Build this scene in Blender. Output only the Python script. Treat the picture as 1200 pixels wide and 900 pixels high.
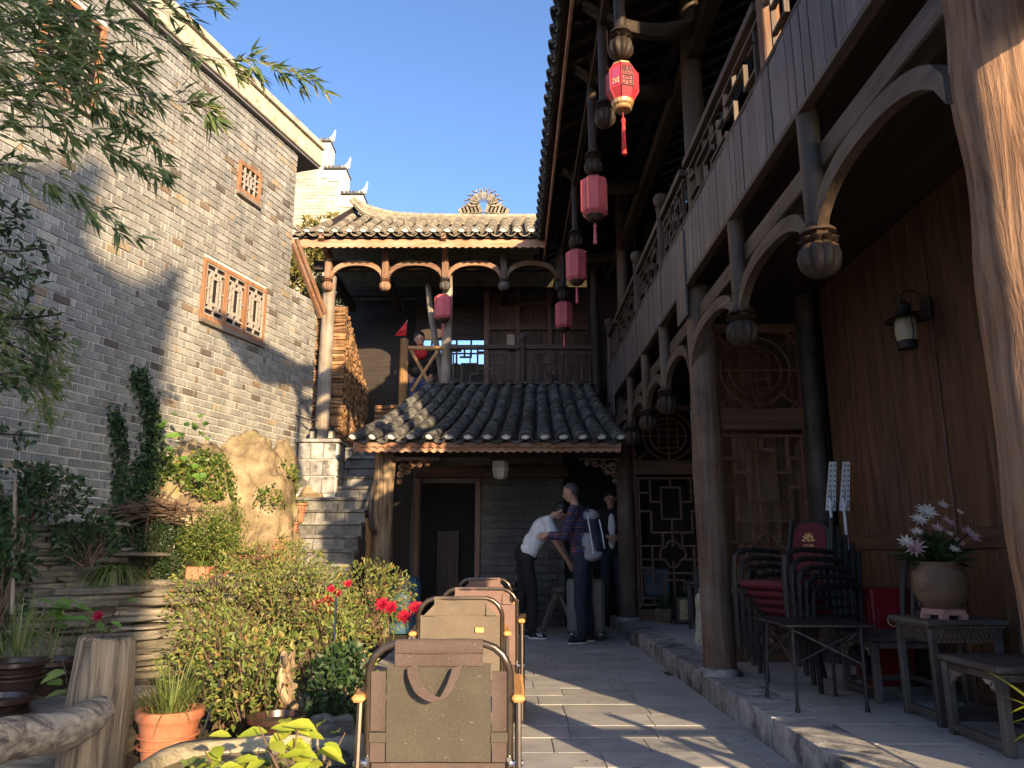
import bpy, bmesh, math, random
from mathutils import Vector, Matrix, noise
rnd = random.Random(7)
R = math.radians
scene = bpy.context.scene
COL = scene.collection
for o in list(bpy.data.objects): bpy.data.objects.remove(o)

# ------------------------------------------------------------------ camera, sky, sun, exposure
CAM_H, PITCH, FPX = 1.0, R(12.4), 900.0
cam = bpy.data.cameras.new('camera'); cam_ob = bpy.data.objects.new('camera', cam); COL.objects.link(cam_ob)
cam_ob.location = (0, 0, CAM_H); cam_ob.rotation_euler = (R(90) + PITCH, 0, 0)
cam.sensor_width = 36; cam.lens = 36 * FPX / 1200; cam.clip_start = 0.05; cam.clip_end = 600
scene.camera = cam_ob
SUN_EL, SUN_AZ = R(15.0), R(25.0)      # azimuth measured from straight behind the camera towards its right
to_sun = Vector((math.sin(SUN_AZ) * math.cos(SUN_EL), -math.cos(SUN_AZ) * math.cos(SUN_EL), math.sin(SUN_EL)))
world = bpy.data.worlds.new('World'); scene.world = world; world.use_nodes = True
wn = world.node_tree.nodes; wl = world.node_tree.links
sky = wn.new('ShaderNodeTexSky'); sky.sky_type = 'NISHITA'; sky.sun_disc = False
sky.sun_elevation = SUN_EL; sky.sun_rotation = math.pi - SUN_AZ
sky.air_density = 0.65; sky.dust_density = 2.0; sky.ozone_density = 3.0; sky.altitude = 500
wl.new(sky.outputs[0], wn['Background'].inputs[0]); wn['Background'].inputs[1].default_value = 0.15
sun = bpy.data.lights.new('sun', 'SUN'); sun_ob = bpy.data.objects.new('sun', sun); COL.objects.link(sun_ob)
sun.energy = 4.4; sun.angle = R(0.5); sun.color = (1.0, 0.73, 0.42)
sun_ob.rotation_euler = to_sun.to_track_quat('Z', 'Y').to_euler()
sun_ob.location = (10, -20, 20)
scene.view_settings.view_transform = 'Standard'; scene.view_settings.look = 'None'
scene.view_settings.gamma = 1; scene.view_settings.exposure = 1.5
scene.view_settings.use_curve_mapping = False
scene.render.engine = 'CYCLES'
scene.cycles.use_denoising = True; scene.cycles.max_bounces = 8; scene.cycles.diffuse_bounces = 4
scene.cycles.transparent_max_bounces = 8

# ------------------------------------------------------------------ helpers
_c, _s = math.cos(PITCH), math.sin(PITCH)
def at(u, v, x=None, y=None, z=None):
    a, b = (u - 600) / FPX, (450 - v) / FPX
    d = (a, _c - b * _s, _s + b * _c)
    t = x / d[0] if x is not None else (y / d[1] if y is not None else (z - CAM_H) / d[2])
    return Vector((d[0] * t, d[1] * t, CAM_H + d[2] * t))

WORLD = {}
TMP = bpy.data.scenes.new('workbench')     # scratch scene where modifiers are applied, removed at the end
def wm(o): return WORLD.get(o.name, Matrix.Identity(4)) if o else Matrix.Identity(4)
def tag(o, label=None, cat=None, group=None, kind=None):
    if label: o['label'] = label
    if cat: o['category'] = cat
    if group: o['group'] = group
    if kind: o['kind'] = kind
    return o
def thing(name, label, cat, loc=(0, 0, 0), rz=0, group=None, kind=None):
    o = bpy.data.objects.new(name, None); COL.objects.link(o); o.empty_display_size = .1
    o.location = loc; o.rotation_euler = (0, 0, rz)
    WORLD[o.name] = Matrix.Translation(Vector(loc)) @ Matrix.Rotation(rz, 4, 'Z')
    return tag(o, label, cat, group, kind)
def link_mesh(name, me, parent=None, loc=None, rot=None, scale=None):
    """place a shared mesh at a world position under parent"""
    o = bpy.data.objects.new(name, me); COL.objects.link(o)
    M = Matrix.LocRotScale(Vector(loc or (0, 0, 0)), rot, Vector(scale) if scale else None)
    WORLD[o.name] = M
    if parent: o.parent = parent; M = wm(parent).inverted() @ M
    o.matrix_local = M
    return o
def copy_tree(o, parent=None):
    c = o.copy(); COL.objects.link(c); c.parent = parent
    for ch in list(o.children): copy_tree(ch, c)
    return c

class MB:
    def __init__(s): s.v, s.f, s.mi = [], [], []
    def add(s, vs, fs, mi=0):
        n = len(s.v); s.v += [tuple(p) for p in vs]
        for f in fs: s.f.append(tuple(i + n for i in f)); s.mi.append(mi)
    def box(s, c, d, rot=None, mi=0, taper=1.0):
        x, y, z = d[0] / 2, d[1] / 2, d[2] / 2; c = Vector(c)
        vs = [Vector((sx * x * (taper if sz > 0 else 1), sy * y * (taper if sz > 0 else 1), sz * z)) for sz in (-1, 1) for sy in (-1, 1) for sx in (-1, 1)]
        if rot is not None: vs = [rot @ p for p in vs]
        s.add([c + p for p in vs], [(0, 2, 3, 1), (4, 5, 7, 6), (0, 1, 5, 4), (2, 6, 7, 3), (0, 4, 6, 2), (1, 3, 7, 5)], mi)
        return s
    def bb(s, x0, x1, y0, y1, z0, z1, mi=0): return s.box(((x0+x1)/2, (y0+y1)/2, (z0+z1)/2), (abs(x1-x0), abs(y1-y0), abs(z1-z0)), None, mi)
    def bar(s, p0, p1, w, h, up=(0, 0, 1), mi=0):
        p0, p1 = Vector(p0), Vector(p1); d = p1 - p0; L = d.length
        if L < 1e-6: return s
        z = d / L; u = Vector(up); x = u.cross(z)
        if x.length < 1e-4: x = Vector((1, 0, 0)).cross(z)
        if x.length < 1e-4: x = Vector((0, 1, 0)).cross(z)
        x.normalize(); y = z.cross(x)
        s.box((p0 + p1) / 2, (w, h, L), Matrix((x, y, z)).transposed(), mi); return s
    def cyl(s, p0, p1, r0, r1=None, n=12, caps=True, mi=0):
        r1 = r0 if r1 is None else r1
        return s.tube([p0, p1], [r0, r1], n, caps, mi)
    def tube(s, pts, r, n=8, caps=True, mi=0, flat=None):
        pts = [Vector(p) for p in pts]; m = len(pts)
        rs = r if isinstance(r, (list, tuple)) else [r] * m
        vs, prev = [], None
        for i, p in enumerate(pts):
            t = (pts[min(i + 1, m - 1)] - pts[max(i - 1, 0)])
            t = t.normalized() if t.length > 1e-9 else Vector((0, 0, 1))
            if prev is None:
                a = Vector((0, 0, 1)) if abs(t.z) < .9 else Vector((1, 0, 0)); x = a.cross(t).normalized()
            else:
                x = prev - t * prev.dot(t)
                x = x.normalized() if x.length > 1e-6 else Vector((1, 0, 0))
            prev = x; y = t.cross(x)
            for k in range(n):
                a = 2 * math.pi * k / n
                vs.append(p + (x * math.cos(a) + y * math.sin(a)) * rs[i])
        fs = [(i*n+k, i*n+(k+1) % n, (i+1)*n+(k+1) % n, (i+1)*n+k) for i in range(m-1) for k in range(n)]
        if caps: fs += [tuple(range(n))[::-1], tuple(range((m-1)*n, m*n))]
        s.add(vs, fs, mi); return s
    def lathe(s, prof, c=(0, 0, 0), n=16, ribs=0, amp=0.0, mi=0, caps=True, sx=1, sy=1):
        c = Vector(c); vs = []
        for r, z in prof:
            for k in range(n):
                a = 2 * math.pi * k / n
                rr = r * (1 + amp * (abs(math.cos(ribs * a / 2)) - .7)) if ribs else r
                vs.append(c + Vector((rr * math.cos(a) * sx, rr * math.sin(a) * sy, z)))
        m = len(prof)
        fs = [(i*n+k, i*n+(k+1) % n, (i+1)*n+(k+1) % n, (i+1)*n+k) for i in range(m-1) for k in range(n)]
        if caps: fs += [tuple(range(n))[::-1], tuple(range((m-1)*n, m*n))]
        s.add(vs, fs, mi); return s
    def prism(s, poly, o, u, v, depth, mi=0):
        o, u, v, d = Vector(o), Vector(u), Vector(v), Vector(depth)
        a = [o + u * p[0] + v * p[1] for p in poly]; n = len(a)
        s.add(a + [p + d for p in a], [tuple(range(n)), tuple(range(2*n-1, n-1, -1))] + [(i, i+n, (i+1) % n+n, (i+1) % n) for i in range(n)], mi); return s
    def strip(s, outer, inner, depth, mi=0):
        """closed band between two polylines extruded by depth"""
        d = Vector(depth); n = len(outer)
        a = [Vector(p) for p in outer]; b = [Vector(p) for p in inner]
        vs = a + b + [p + d for p in a] + [p + d for p in b]
        fs = []
        for i in range(n - 1):
            fs += [(i, i+1, n+i+1, n+i), (2*n+i, 3*n+i, 3*n+i+1, 2*n+i+1), (i, 2*n+i, 2*n+i+1, i+1), (n+i, n+i+1, 3*n+i+1, 3*n+i)]
        fs += [(0, n, 3*n, 2*n), (n-1, 3*n-1, 4*n-1, 2*n-1)]
        s.add(vs, fs, mi); return s
    def sphere(s, c, r, n=10, m=7, mi=0, rot=None):
        r = Vector(r) if isinstance(r, (tuple, list, Vector)) else Vector((r, r, r)); c = Vector(c); vs = []
        for i in range(m + 1):
            t = math.pi * i / m
            for k in range(n):
                a = 2 * math.pi * k / n
                p = Vector((r.x*math.sin(t)*math.cos(a), r.y*math.sin(t)*math.sin(a), -r.z*math.cos(t)))
                vs.append(c + (rot @ p if rot is not None else p))
        s.add(vs, [(i*n+k, i*n+(k+1) % n, (i+1)*n+(k+1) % n, (i+1)*n+k) for i in range(m) for k in range(n)], mi); return s
    def leaf(s, p, d, nrm, L, W, mi=0, fold=.25, mid=.45):
        p, d = Vector(p), Vector(d).normalized(); x = d.cross(Vector(nrm))
        x = x.normalized() if x.length > 1e-5 else d.orthogonal().normalized()
        n = x.cross(d); m = p + d * L * mid
        s.add([p, m + x*W/2 + n*W*fold, p + d*L - n*W*.3, m - x*W/2 + n*W*fold], [(0, 1, 2), (0, 2, 3)], mi)
    def jitter(s, a, sc=3.0, seed=0.0):
        s.v = [tuple(Vector(p) + noise.noise_vector(Vector(p) * sc + Vector((seed, seed*2, 0))) * a) for p in s.v]; return s
    def mesh(s, name):
        me = bpy.data.meshes.new(name); me.from_pydata(s.v, [], s.f); me.validate(); me.update(); return me
    def build(s, name, mat, parent=None, smooth=False, world=True, bevel=0.0, kind=None, label=None):
        me = bpy.data.meshes.new(name)
        vs = s.v
        if world and parent is not None:
            Mi = wm(parent).inverted(); vs = [tuple(Mi @ Vector(p)) for p in vs]
        me.from_pydata(vs, [], s.f)
        for m in (mat if isinstance(mat, (list, tuple)) else [mat]): me.materials.append(m)
        if any(s.mi): me.polygons.foreach_set('material_index', s.mi)
        bm = bmesh.new(); bm.from_mesh(me); bmesh.ops.recalc_face_normals(bm, faces=bm.faces) if len(s.f) < 60000 else None
        if bevel > 0: bmesh.ops.bevel(bm, geom=list(bm.edges), offset=bevel, segments=1, affect='EDGES', clamp_overlap=True)
        bm.to_mesh(me); bm.free()
        if smooth:
            me.polygons.foreach_set('use_smooth', [True] * len(me.polygons))
            if smooth != 'all': me.set_sharp_from_angle(angle=R(40))
        me.update()
        o = bpy.data.objects.new(name, me); COL.objects.link(o)
        if parent is not None: o.parent = parent
        WORLD[o.name] = wm(parent) if parent is not None else Matrix.Identity(4)
        return tag(o, label, None, None, kind)

def curve_pts(keys, n=8):
    """Catmull-Rom through keys"""
    k = [Vector(p) for p in keys]; k = [2*k[0]-k[1]] + k + [2*k[-1]-k[-2]]; out = []
    for i in range(1, len(k) - 2):
        for j in range(n):
            t = j / n; a, b, c, d = k[i-1], k[i], k[i+1], k[i+2]
            out.append(.5 * ((2*b) + (c-a)*t + (2*a-5*b+4*c-d)*t*t + (3*b-a-3*c+d)*t**3))
    out.append(k[-2]); return out

# ------------------------------------------------------------------ materials
MAT = {}
def new_mat(name):
    m = bpy.data.materials.new(name); m.use_nodes = True; nt = m.node_tree
    b = nt.nodes['Principled BSDF']; MAT[name] = m
    return m, nt, b
def _coords(nt, sc, rand=True):
    N, L = nt.nodes, nt.links
    tc = N.new('ShaderNodeTexCoord'); mp = N.new('ShaderNodeMapping'); mp.inputs['Scale'].default_value = sc
    if rand:
        oi = N.new('ShaderNodeObjectInfo'); ad = N.new('ShaderNodeVectorMath'); ad.operation = 'ADD'
        ml = N.new('ShaderNodeMath'); ml.operation = 'MULTIPLY'; ml.inputs[1].default_value = 37.0
        L.new(oi.outputs['Random'], ml.inputs[0]); L.new(tc.outputs['Object'], ad.inputs[0]); L.new(ml.outputs[0], ad.inputs[1])
        L.new(ad.outputs[0], mp.inputs[0])
    else: L.new(tc.outputs['Object'], mp.inputs[0])
    return mp.outputs[0]
def _rand(nt):
    N, L = nt.nodes, nt.links
    g = N.new('ShaderNodeNewGeometry'); oi = N.new('ShaderNodeObjectInfo'); a = N.new('ShaderNodeMath'); a.operation = 'ADD'
    L.new(g.outputs['Random Per Island'], a.inputs[0]); L.new(oi.outputs['Random'], a.inputs[1])
    f = N.new('ShaderNodeMath'); f.operation = 'FRACT'; L.new(a.outputs[0], f.inputs[0]); return f.outputs[0]
def _ramp(nt, fac, stops, interp='LINEAR'):
    r = nt.nodes.new('ShaderNodeValToRGB'); cr = r.color_ramp; cr.interpolation = interp
    while len(cr.elements) < len(stops): cr.elements.new(.5)
    for e, (p, c) in zip(cr.elements, stops): e.position = p; e.color = (*c, 1)
    nt.links.new(fac, r.inputs[0]); return r.outputs[0]
def _noise(nt, vec, scale, detail=5, rough=.6, dist=0.0):
    n = nt.nodes.new('ShaderNodeTexNoise'); n.inputs['Scale'].default_value = scale; n.inputs['Detail'].default_value = detail
    n.inputs['Roughness'].default_value = rough; n.inputs['Distortion'].default_value = dist
    nt.links.new(vec, n.inputs['Vector']); return n.outputs['Fac']
def _mix(nt, a, b, fac, mode='MIX'):
    m = nt.nodes.new('ShaderNodeMix'); m.data_type = 'RGBA'; m.blend_type = mode
    for s_, i in ((fac, 0), (a, 6), (b, 7)):
        if hasattr(s_, 'links'): nt.links.new(s_, m.inputs[i])
        else: m.inputs[i].default_value = s_ if i == 0 else (*s_, 1)
    return m.outputs[2]
def _bump(nt, b, h, strength, dist=.02):
    bp = nt.nodes.new('ShaderNodeBump'); bp.inputs['Strength'].default_value = strength; bp.inputs['Distance'].default_value = dist
    nt.links.new(h, bp.inputs['Height']); nt.links.new(bp.outputs[0], b.inputs['Normal'])
def wood(name, dark, light, axis='z', grain=14.0, rough=.6, bump=.35, grey=None, gfac=.5, vary=.35, spec=.4, lo=.3, hi=.72):
    m, nt, b = new_mat(name)
    sc = {'x': (1, grain, grain), 'y': (grain, 1, grain), 'z': (grain, grain, 1)}[axis]
    vec = _coords(nt, sc); n1 = _noise(nt, vec, 1.6, 8, .65, .8)
    col = _ramp(nt, n1, [(lo, dark), ((lo+hi)/2, [(p+q)/2 for p, q in zip(dark, light)]), (hi, light)])
    if grey:
        n2 = _noise(nt, _coords(nt, (1.3, 1.3, 1.3)), 1.8, 5, .6)
        col = _mix(nt, col, grey, _ramp(nt, n2, [(.42, (0, 0, 0)), (.66, (gfac,) * 3)]))
    rv = _ramp(nt, _rand(nt), [(0, (1-vary,) * 3), (1, (1+vary*.6,) * 3)])
    col = _mix(nt, col, rv, 1.0, 'MULTIPLY')
    nt.links.new(col, b.inputs['Base Color'])
    rr = _ramp(nt, n1, [(.3, (min(1, rough+.15),) * 3), (.7, (rough,) * 3)]); nt.links.new(rr, b.inputs['Roughness'])
    b.inputs['Specular IOR Level'].default_value = spec
    _bump(nt, b, n1, bump); return m
def rocky(name, cols, scale=6.0, rough=.85, bump=.5, vary=.25, stretch=(1, 1, 1), detail=8, spots=None, dist=.02, spec=.3):
    m, nt, b = new_mat(name); vec = _coords(nt, stretch); n1 = _noise(nt, vec, scale, detail, .65, .3)
    k = len(cols); col = _ramp(nt, n1, [(.28 + .44 * i / max(1, k - 1), c) for i, c in enumerate(cols)])
    if spots:
        n2 = _noise(nt, _coords(nt, (1, 1, 1)), spots[1], 6, .6)
        col = _mix(nt, col, spots[0], _ramp(nt, n2, [(spots[2], (0, 0, 0)), (spots[2] + .1, (spots[3],) * 3)]))
    if vary:
        rv = _ramp(nt, _rand(nt), [(0, (1-vary,) * 3), (1, (1+vary*.7,) * 3)]); col = _mix(nt, col, rv, 1.0, 'MULTIPLY')
    nt.links.new(col, b.inputs['Base Color']); b.inputs['Roughness'].default_value = rough; b.inputs['Specular IOR Level'].default_value = spec
    if bump: _bump(nt, b, n1, bump, dist)
    return m
def plain(name, col, rough=.6, metal=0.0, noise_amt=.25, scale=20, bump=.1, spec=.5, coat=0):
    m, nt, b = new_mat(name); n1 = _noise(nt, _coords(nt, (1, 1, 1)), scale, 5, .6)
    c = _ramp(nt, n1, [(.3, [x*(1-noise_amt) for x in col]), (.7, [min(1, x*(1+noise_amt*.6)) for x in col])])
    nt.links.new(c, b.inputs['Base Color']); b.inputs['Roughness'].default_value = rough; b.inputs['Metallic'].default_value = metal
    b.inputs['Specular IOR Level'].default_value = spec; b.inputs['Coat Weight'].default_value = coat
    if bump: _bump(nt, b, n1, bump, .005)
    return m
def leafmat(name, stops, rough=.5, trans=.35, spec=.4):
    m, nt, b = new_mat(name)
    col = _ramp(nt, _rand(nt), stops); nt.links.new(col, b.inputs['Base Color']); b.inputs['Roughness'].default_value = rough
    b.inputs['Specular IOR Level'].default_value = spec
    t = nt.nodes.new('ShaderNodeBsdfTranslucent'); nt.links.new(col, t.inputs[0])
    mx = nt.nodes.new('ShaderNodeMixShader'); mx.inputs[0].default_value = trans
    nt.links.new(b.outputs[0], mx.inputs[1]); nt.links.new(t.outputs[0], mx.inputs[2])
    nt.links.new(mx.outputs[0], nt.nodes['Material Output'].inputs[0]); return m

for ax in 'xyz':
    wood('beam_' + ax, (.03, .019, .013), (.115, .075, .05), ax, rough=.5, grey=(.15, .13, .115), gfac=.4)
    wood('dark_' + ax, (.013, .008, .0055), (.046, .028, .019), ax, rough=.55)
    wood('warm_' + ax, (.10, .045, .022), (.30, .155, .085), ax, rough=.6, grey=(.3, .25, .2), gfac=.35)
    wood('weather_' + ax, (.085, .065, .05), (.30, .235, .175), ax, rough=.75, grey=(.38, .36, .33), gfac=.6, bump=.6)
    wood('wall_' + ax, (.042, .021, .014), (.165, .085, .052), ax, grain=10, rough=.5, vary=.2, bump=.2)
    wood('frame_' + ax, (.085, .045, .03), (.25, .135, .085), ax, rough=.45, vary=.25)
    wood('blackwood_' + ax, (.022, .018, .016), (.085, .07, .06), ax, rough=.5, grey=(.2, .175, .15), gfac=.5, vary=.2)
wood('corner', (.06, .05, .042), (.26, .215, .175), 'z', rough=.75, grey=(.24, .22, .205), gfac=.5, bump=.9, lo=.36, hi=.64, grain=18)
wood('skirt', (.04, .035, .034), (.14, .125, .122), 'z', grain=16, rough=.42, grey=(.13, .13, .14), gfac=.6, spec=.7, bump=.6)
wood('pillar', (.045, .027, .019), (.165, .10, .07), 'z', rough=.5, grey=(.20, .165, .14), gfac=.55, bump=.8)
wood('log_old', (.075, .048, .028), (.44, .31, .185), 'z', rough=.8, grey=(.42, .36, .28), gfac=.35, bump=1.0, lo=.38, hi=.62, grain=18)
wood('log_bark', (.062, .030, .019), (.35, .185, .10), 'z', lo=.36, hi=.62, grain=15, rough=.75, grey=(.30, .2, .13), gfac=.5, bump=1.0)
wood('log_rail', (.06, .042, .028), (.42, .32, .21), 'x', rough=.8, grey=(.36, .32, .28), gfac=.35, bump=1.0, lo=.38, hi=.62, grain=18)
wood('log_yellow', (.22, .11, .04), (.50, .30, .13), 'z', rough=.7, bump=.6)
wood('firewood', (.12, .06, .03), (.36, .21, .11), 'x', rough=.85, vary=.6, bump=.6)
wood('firewood_end', (.13, .07, .035), (.42, .24, .12), 'z', grain=4, rough=.9, vary=.7, bump=.8)
wood('armwood', (.45, .20, .06), (.68, .36, .13), 'y', rough=.45, vary=.1)
wood('window_wood', (.19, .08, .034), (.40, .215, .11), 'z', rough=.7, vary=.15)
wood('fascia', (.20, .085, .045), (.46, .25, .15), 'x', rough=.75, grey=(.40, .31, .25), gfac=.5)
m, nt, b = new_mat('brick')
rv = _rand(nt)
c1 = _ramp(nt, rv, [(0, (.25, .25, .24)), (.22, (.295, .295, .28)), (.45, (.235, .238, .232)), (.66, (.335, .33, .31)), (.84, (.235, .225, .205)), (.925, (.13, .108, .095)), (.955, (.21, .16, .115)), (.975, (.33, .265, .185))], 'CONSTANT')
n1 = _noise(nt, _coords(nt, (1, 1, 1)), 24, 6, .7)
n3 = _noise(nt, _coords(nt, (1, 1, 1), False), .9, 4, .6)
c1 = _mix(nt, c1, _ramp(nt, n1, [(.25, (.72,) * 3), (.75, (1.15,) * 3)]), 1, 'MULTIPLY')
n4 = _noise(nt, _coords(nt, (5, 5, .5), False), 1.0, 5, .65); c1 = _mix(nt, c1, _ramp(nt, n4, [(.35, (.72, .71, .70)), (.6, (1.06, 1.06, 1.05))]), 1, 'MULTIPLY')
c1 = _mix(nt, c1, _ramp(nt, n3, [(.3, (.85, .84, .83)), (.7, (1.08, 1.07, 1.05))]), 1, 'MULTIPLY')
nt.links.new(c1, b.inputs['Base Color']); b.inputs['Roughness'].default_value = .9; _bump(nt, b, n1, .5, .008)
rocky('mortar', [(.46, .455, .43), (.66, .65, .62)], 5, .95, .4, 0)
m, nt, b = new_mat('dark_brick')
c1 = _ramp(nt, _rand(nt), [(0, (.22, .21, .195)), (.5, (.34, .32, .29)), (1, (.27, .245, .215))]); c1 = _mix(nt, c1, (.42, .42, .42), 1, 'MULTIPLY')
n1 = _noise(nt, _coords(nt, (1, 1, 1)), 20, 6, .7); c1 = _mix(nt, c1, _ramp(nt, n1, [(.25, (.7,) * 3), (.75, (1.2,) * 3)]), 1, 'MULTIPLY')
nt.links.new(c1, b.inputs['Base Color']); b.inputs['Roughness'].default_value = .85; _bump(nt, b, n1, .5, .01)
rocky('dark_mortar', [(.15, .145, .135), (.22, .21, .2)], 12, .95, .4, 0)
rocky('coping', [(.28, .235, .165), (.46, .41, .31), (.55, .50, .40)], 7, .9, .4, 0, spots=((.16, .13, .09), 18, .58, .7))
rocky('pale_brick', [(.26, .23, .175), (.38, .345, .275), (.45, .41, .33)], 7, .9, .4, .2)
rocky('plaster', [(.50, .48, .44), (.64, .62, .57)], 3, .9, .1, 0)
rocky('soffit', [(.10, .095, .10), (.16, .15, .155)], 5, .9, .2, 0)
rocky('slab', [(.27, .268, .265), (.36, .355, .348), (.45, .44, .425)], 3, .75, .35, .13, spots=((.24, .235, .225), 7, .56, .5), dist=.008, spec=.5)
rocky('joint', [(.035, .033, .03), (.07, .066, .06)], 20, .95, .3, 0)
rocky('kerbstone', [(.16, .16, .155), (.30, .29, .28), (.50, .49, .47)], 9, .85, .8, .2, spots=((.05, .05, .048), 5, .52, .8))
rocky('step', [(.09, .088, .082), (.19, .185, .172), (.32, .305, .28)], 7, .9, .7, .3, spots=((.06, .055, .05), 4, .54, .7))
rocky('slate', [(.06, .052, .042), (.17, .148, .115), (.30, .265, .205)], 5, .9, .9, .35, stretch=(1, 1, 6))
rocky('rock', [(.07, .05, .03), (.25, .19, .115), (.42, .34, .22)], 4.5, .92, 1.0, 0, spots=((.17, .17, .07), 2.2, .55, .55), dist=.08)
rocky('soil', [(.035, .026, .018), (.09, .07, .05)], 14, .95, .8, 0, dist=.04)
rocky('hill', [(.045, .05, .022), (.10, .09, .05)], 1.5, .95, .6, 0)
rocky('tile', [(.04, .04, .041), (.10, .099, .096), (.21, .206, .196)], 12, .8, .6, .45, spots=((.22, .215, .2), 22, .6, .4))
rocky('old_tile', [(.10, .085, .062), (.21, .18, .13), (.30, .26, .19)], 9, .85, .6, .4)
rocky('white_disc', [(.62, .60, .55), (.80, .78, .73)], 14, .7, .2, .1)
rocky('terracotta', [(.28, .095, .05), (.42, .16, .09), (.50, .24, .16)], 5, .8, .3, .15, spots=((.40, .30, .24), 9, .6, .35))
rocky('dark_glaze', [(.025, .014, .012), (.06, .032, .026)], 6, .3, .1, .1, spec=.6)
rocky('brown_pot', [(.07, .042, .028), (.15, .095, .062), (.21, .145, .10)], 6, .55, .3, 0, spots=((.26, .2, .15), 12, .6, .3))
rocky('pink_base', [(.40, .20, .16), (.50, .28, .23)], 6, .7, .2, 0)
rocky('basin', [(.14, .12, .08), (.30, .26, .18), (.45, .40, .29)], 7, .9, .9, 0, dist=.03)
plain('water', (.03, .028, .012), .06, 0, .3, 3, .02)
plain('black_metal', (.016, .015, .016), .5, 0, .3, 30, .05)
plain('frame_metal', (.16, .125, .10), .28, .85, .15, 30, .02)
plain('steel', (.55, .54, .52), .25, 1.0, .1, 30, .02)
plain('void', (.006, .005, .005), .9, 0, .2, 5, 0)  # near-black for openings, the unlit interior put into the colour
plain('white_metal', (.72, .72, .72), .4, 0, .08, 20, .02)
plain('red_paper', (.42, .035, .05), .55, 0, .2, 9, .05)
plain('pale_red_paper', (.50, .10, .12), .6, 0, .2, 9, .05)
plain('purple_paper', (.34, .05, .14), .55, 0, .15, 9, .05)
plain('gold', (.55, .36, .17), .4, .4, .3, 40, .1)
plain('gold_print', (.75, .52, .20), .5, 0, .1, 40, 0)
plain('black_ink', (.012, .01, .01), .7, 0, .2, 40, 0)
plain('tassel', (.62, .03, .03), .7, 0, .25, 60, .3)
plain('maroon', (.11, .008, .02), .75, 0, .25, 60, .2)
plain('red_paint', (.17, .008, .013), .35, 0, .15, 8, .02)
plain('grey_lattice', (.34, .30, .265), .7, 0, .15, 9, .02)  # even greyish tone of the window lattice bars
plain('white_cloth', (.78, .79, .80), .85, 0, .08, 8, .05)
plain('black_cloth', (.014, .014, .016), .85, 0, .3, 14, .1)
plain('navy_cloth', (.022, .028, .045), .85, 0, .35, 14, .1)
plain('red_cloth', (.50, .015, .025), .8, 0, .2, 14, .1)
plain('blue_cloth', (.04, .09, .30), .8, 0, .2, 14, .1)
plain('hair', (.012, .010, .009), .5, 0, .4, 90, .3)
plain('grey_hair', (.055, .048, .045), .6, 0, .4, 90, .3)
plain('pack_grey', (.30, .31, .33), .7, 0, .15, 30, .1)
plain('pack_navy', (.022, .027, .055), .7, 0, .2, 30, .1)
plain('suitcase', (.19, .18, .165), .38, .1, .1, 30, .03)
plain('rubber', (.02, .02, .02), .6, 0, .2, 30, .05)
plain('white_rubber', (.75, .75, .74), .6, 0, .1, 30, .05)
plain('blue_bin', (.05, .12, .20), .5, 0, .2, 9, .03)
plain('bluegrey', (.07, .095, .13), .5, 0, .2, 9, .03)
plain('sign_board', (.42, .31, .15), .7, 0, .2, 9, .03)
plain('old_paper', (.50, .44, .34), .8, 0, .2, 9, .03)
plain('cream_pot', (.46, .44, .38), .5, 0, .2, 9, .03)
m, nt, b = new_mat('skin'); b.inputs['Base Color'].default_value = (.50, .29, .20, 1); b.inputs['Roughness'].default_value = .5
n1 = _noise(nt, _coords(nt, (1, 1, 1)), 25, 4, .6); nt.links.new(_ramp(nt, n1, [(.3, (.44, .24, .165)), (.7, (.55, .33, .235))]), b.inputs['Base Color'])
m, nt, b = new_mat('lamp_glass'); b.inputs['Base Color'].default_value = (.62, .58, .46, 1); b.inputs['Roughness'].default_value = .35
b.inputs['Transmission Weight'].default_value = .35
nt.links.new(_ramp(nt, _noise(nt, _coords(nt, (1, 1, 1)), 12, 4, .6), [(.3, (.45, .41, .31)), (.7, (.75, .71, .58))]), b.inputs['Base Color'])
# woven chair cloth
def cloth_mat(name, c, c2, sc=420):
    m, nt, b = new_mat(name); v = _coords(nt, (1, 1, 1)); n1 = _noise(nt, v, sc, 2, .5); n2 = _noise(nt, v, 5, 5, .6)
    col = _ramp(nt, n1, [(.35, c), (.65, c2)]); col = _mix(nt, col, _ramp(nt, n2, [(.3, (.82,) * 3), (.7, (1.12,) * 3)]), 1, 'MULTIPLY')
    n3 = _noise(nt, _coords(nt, (60, 60, 190)), 1.0, 3, .5); col = _mix(nt, col, (.36, .30, .2), _ramp(nt, n3, [(.70, (0, 0, 0)), (.76, (.6,) * 3)]))
    nt.links.new(col, b.inputs['Base Color']); b.inputs['Roughness'].default_value = .9; _bump(nt, b, n1, .35, .002); return m
cloth_mat('olive_cloth', (.045, .038, .028), (.078, .067, .05))
cloth_mat('mauve_mesh', (.055, .036, .031), (.105, .073, .063))
cloth_mat('tan_cloth', (.095, .075, .056), (.16, .127, .096))
cloth_mat('pink_cloth', (.15, .09, .078), (.22, .14, .122))
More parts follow.
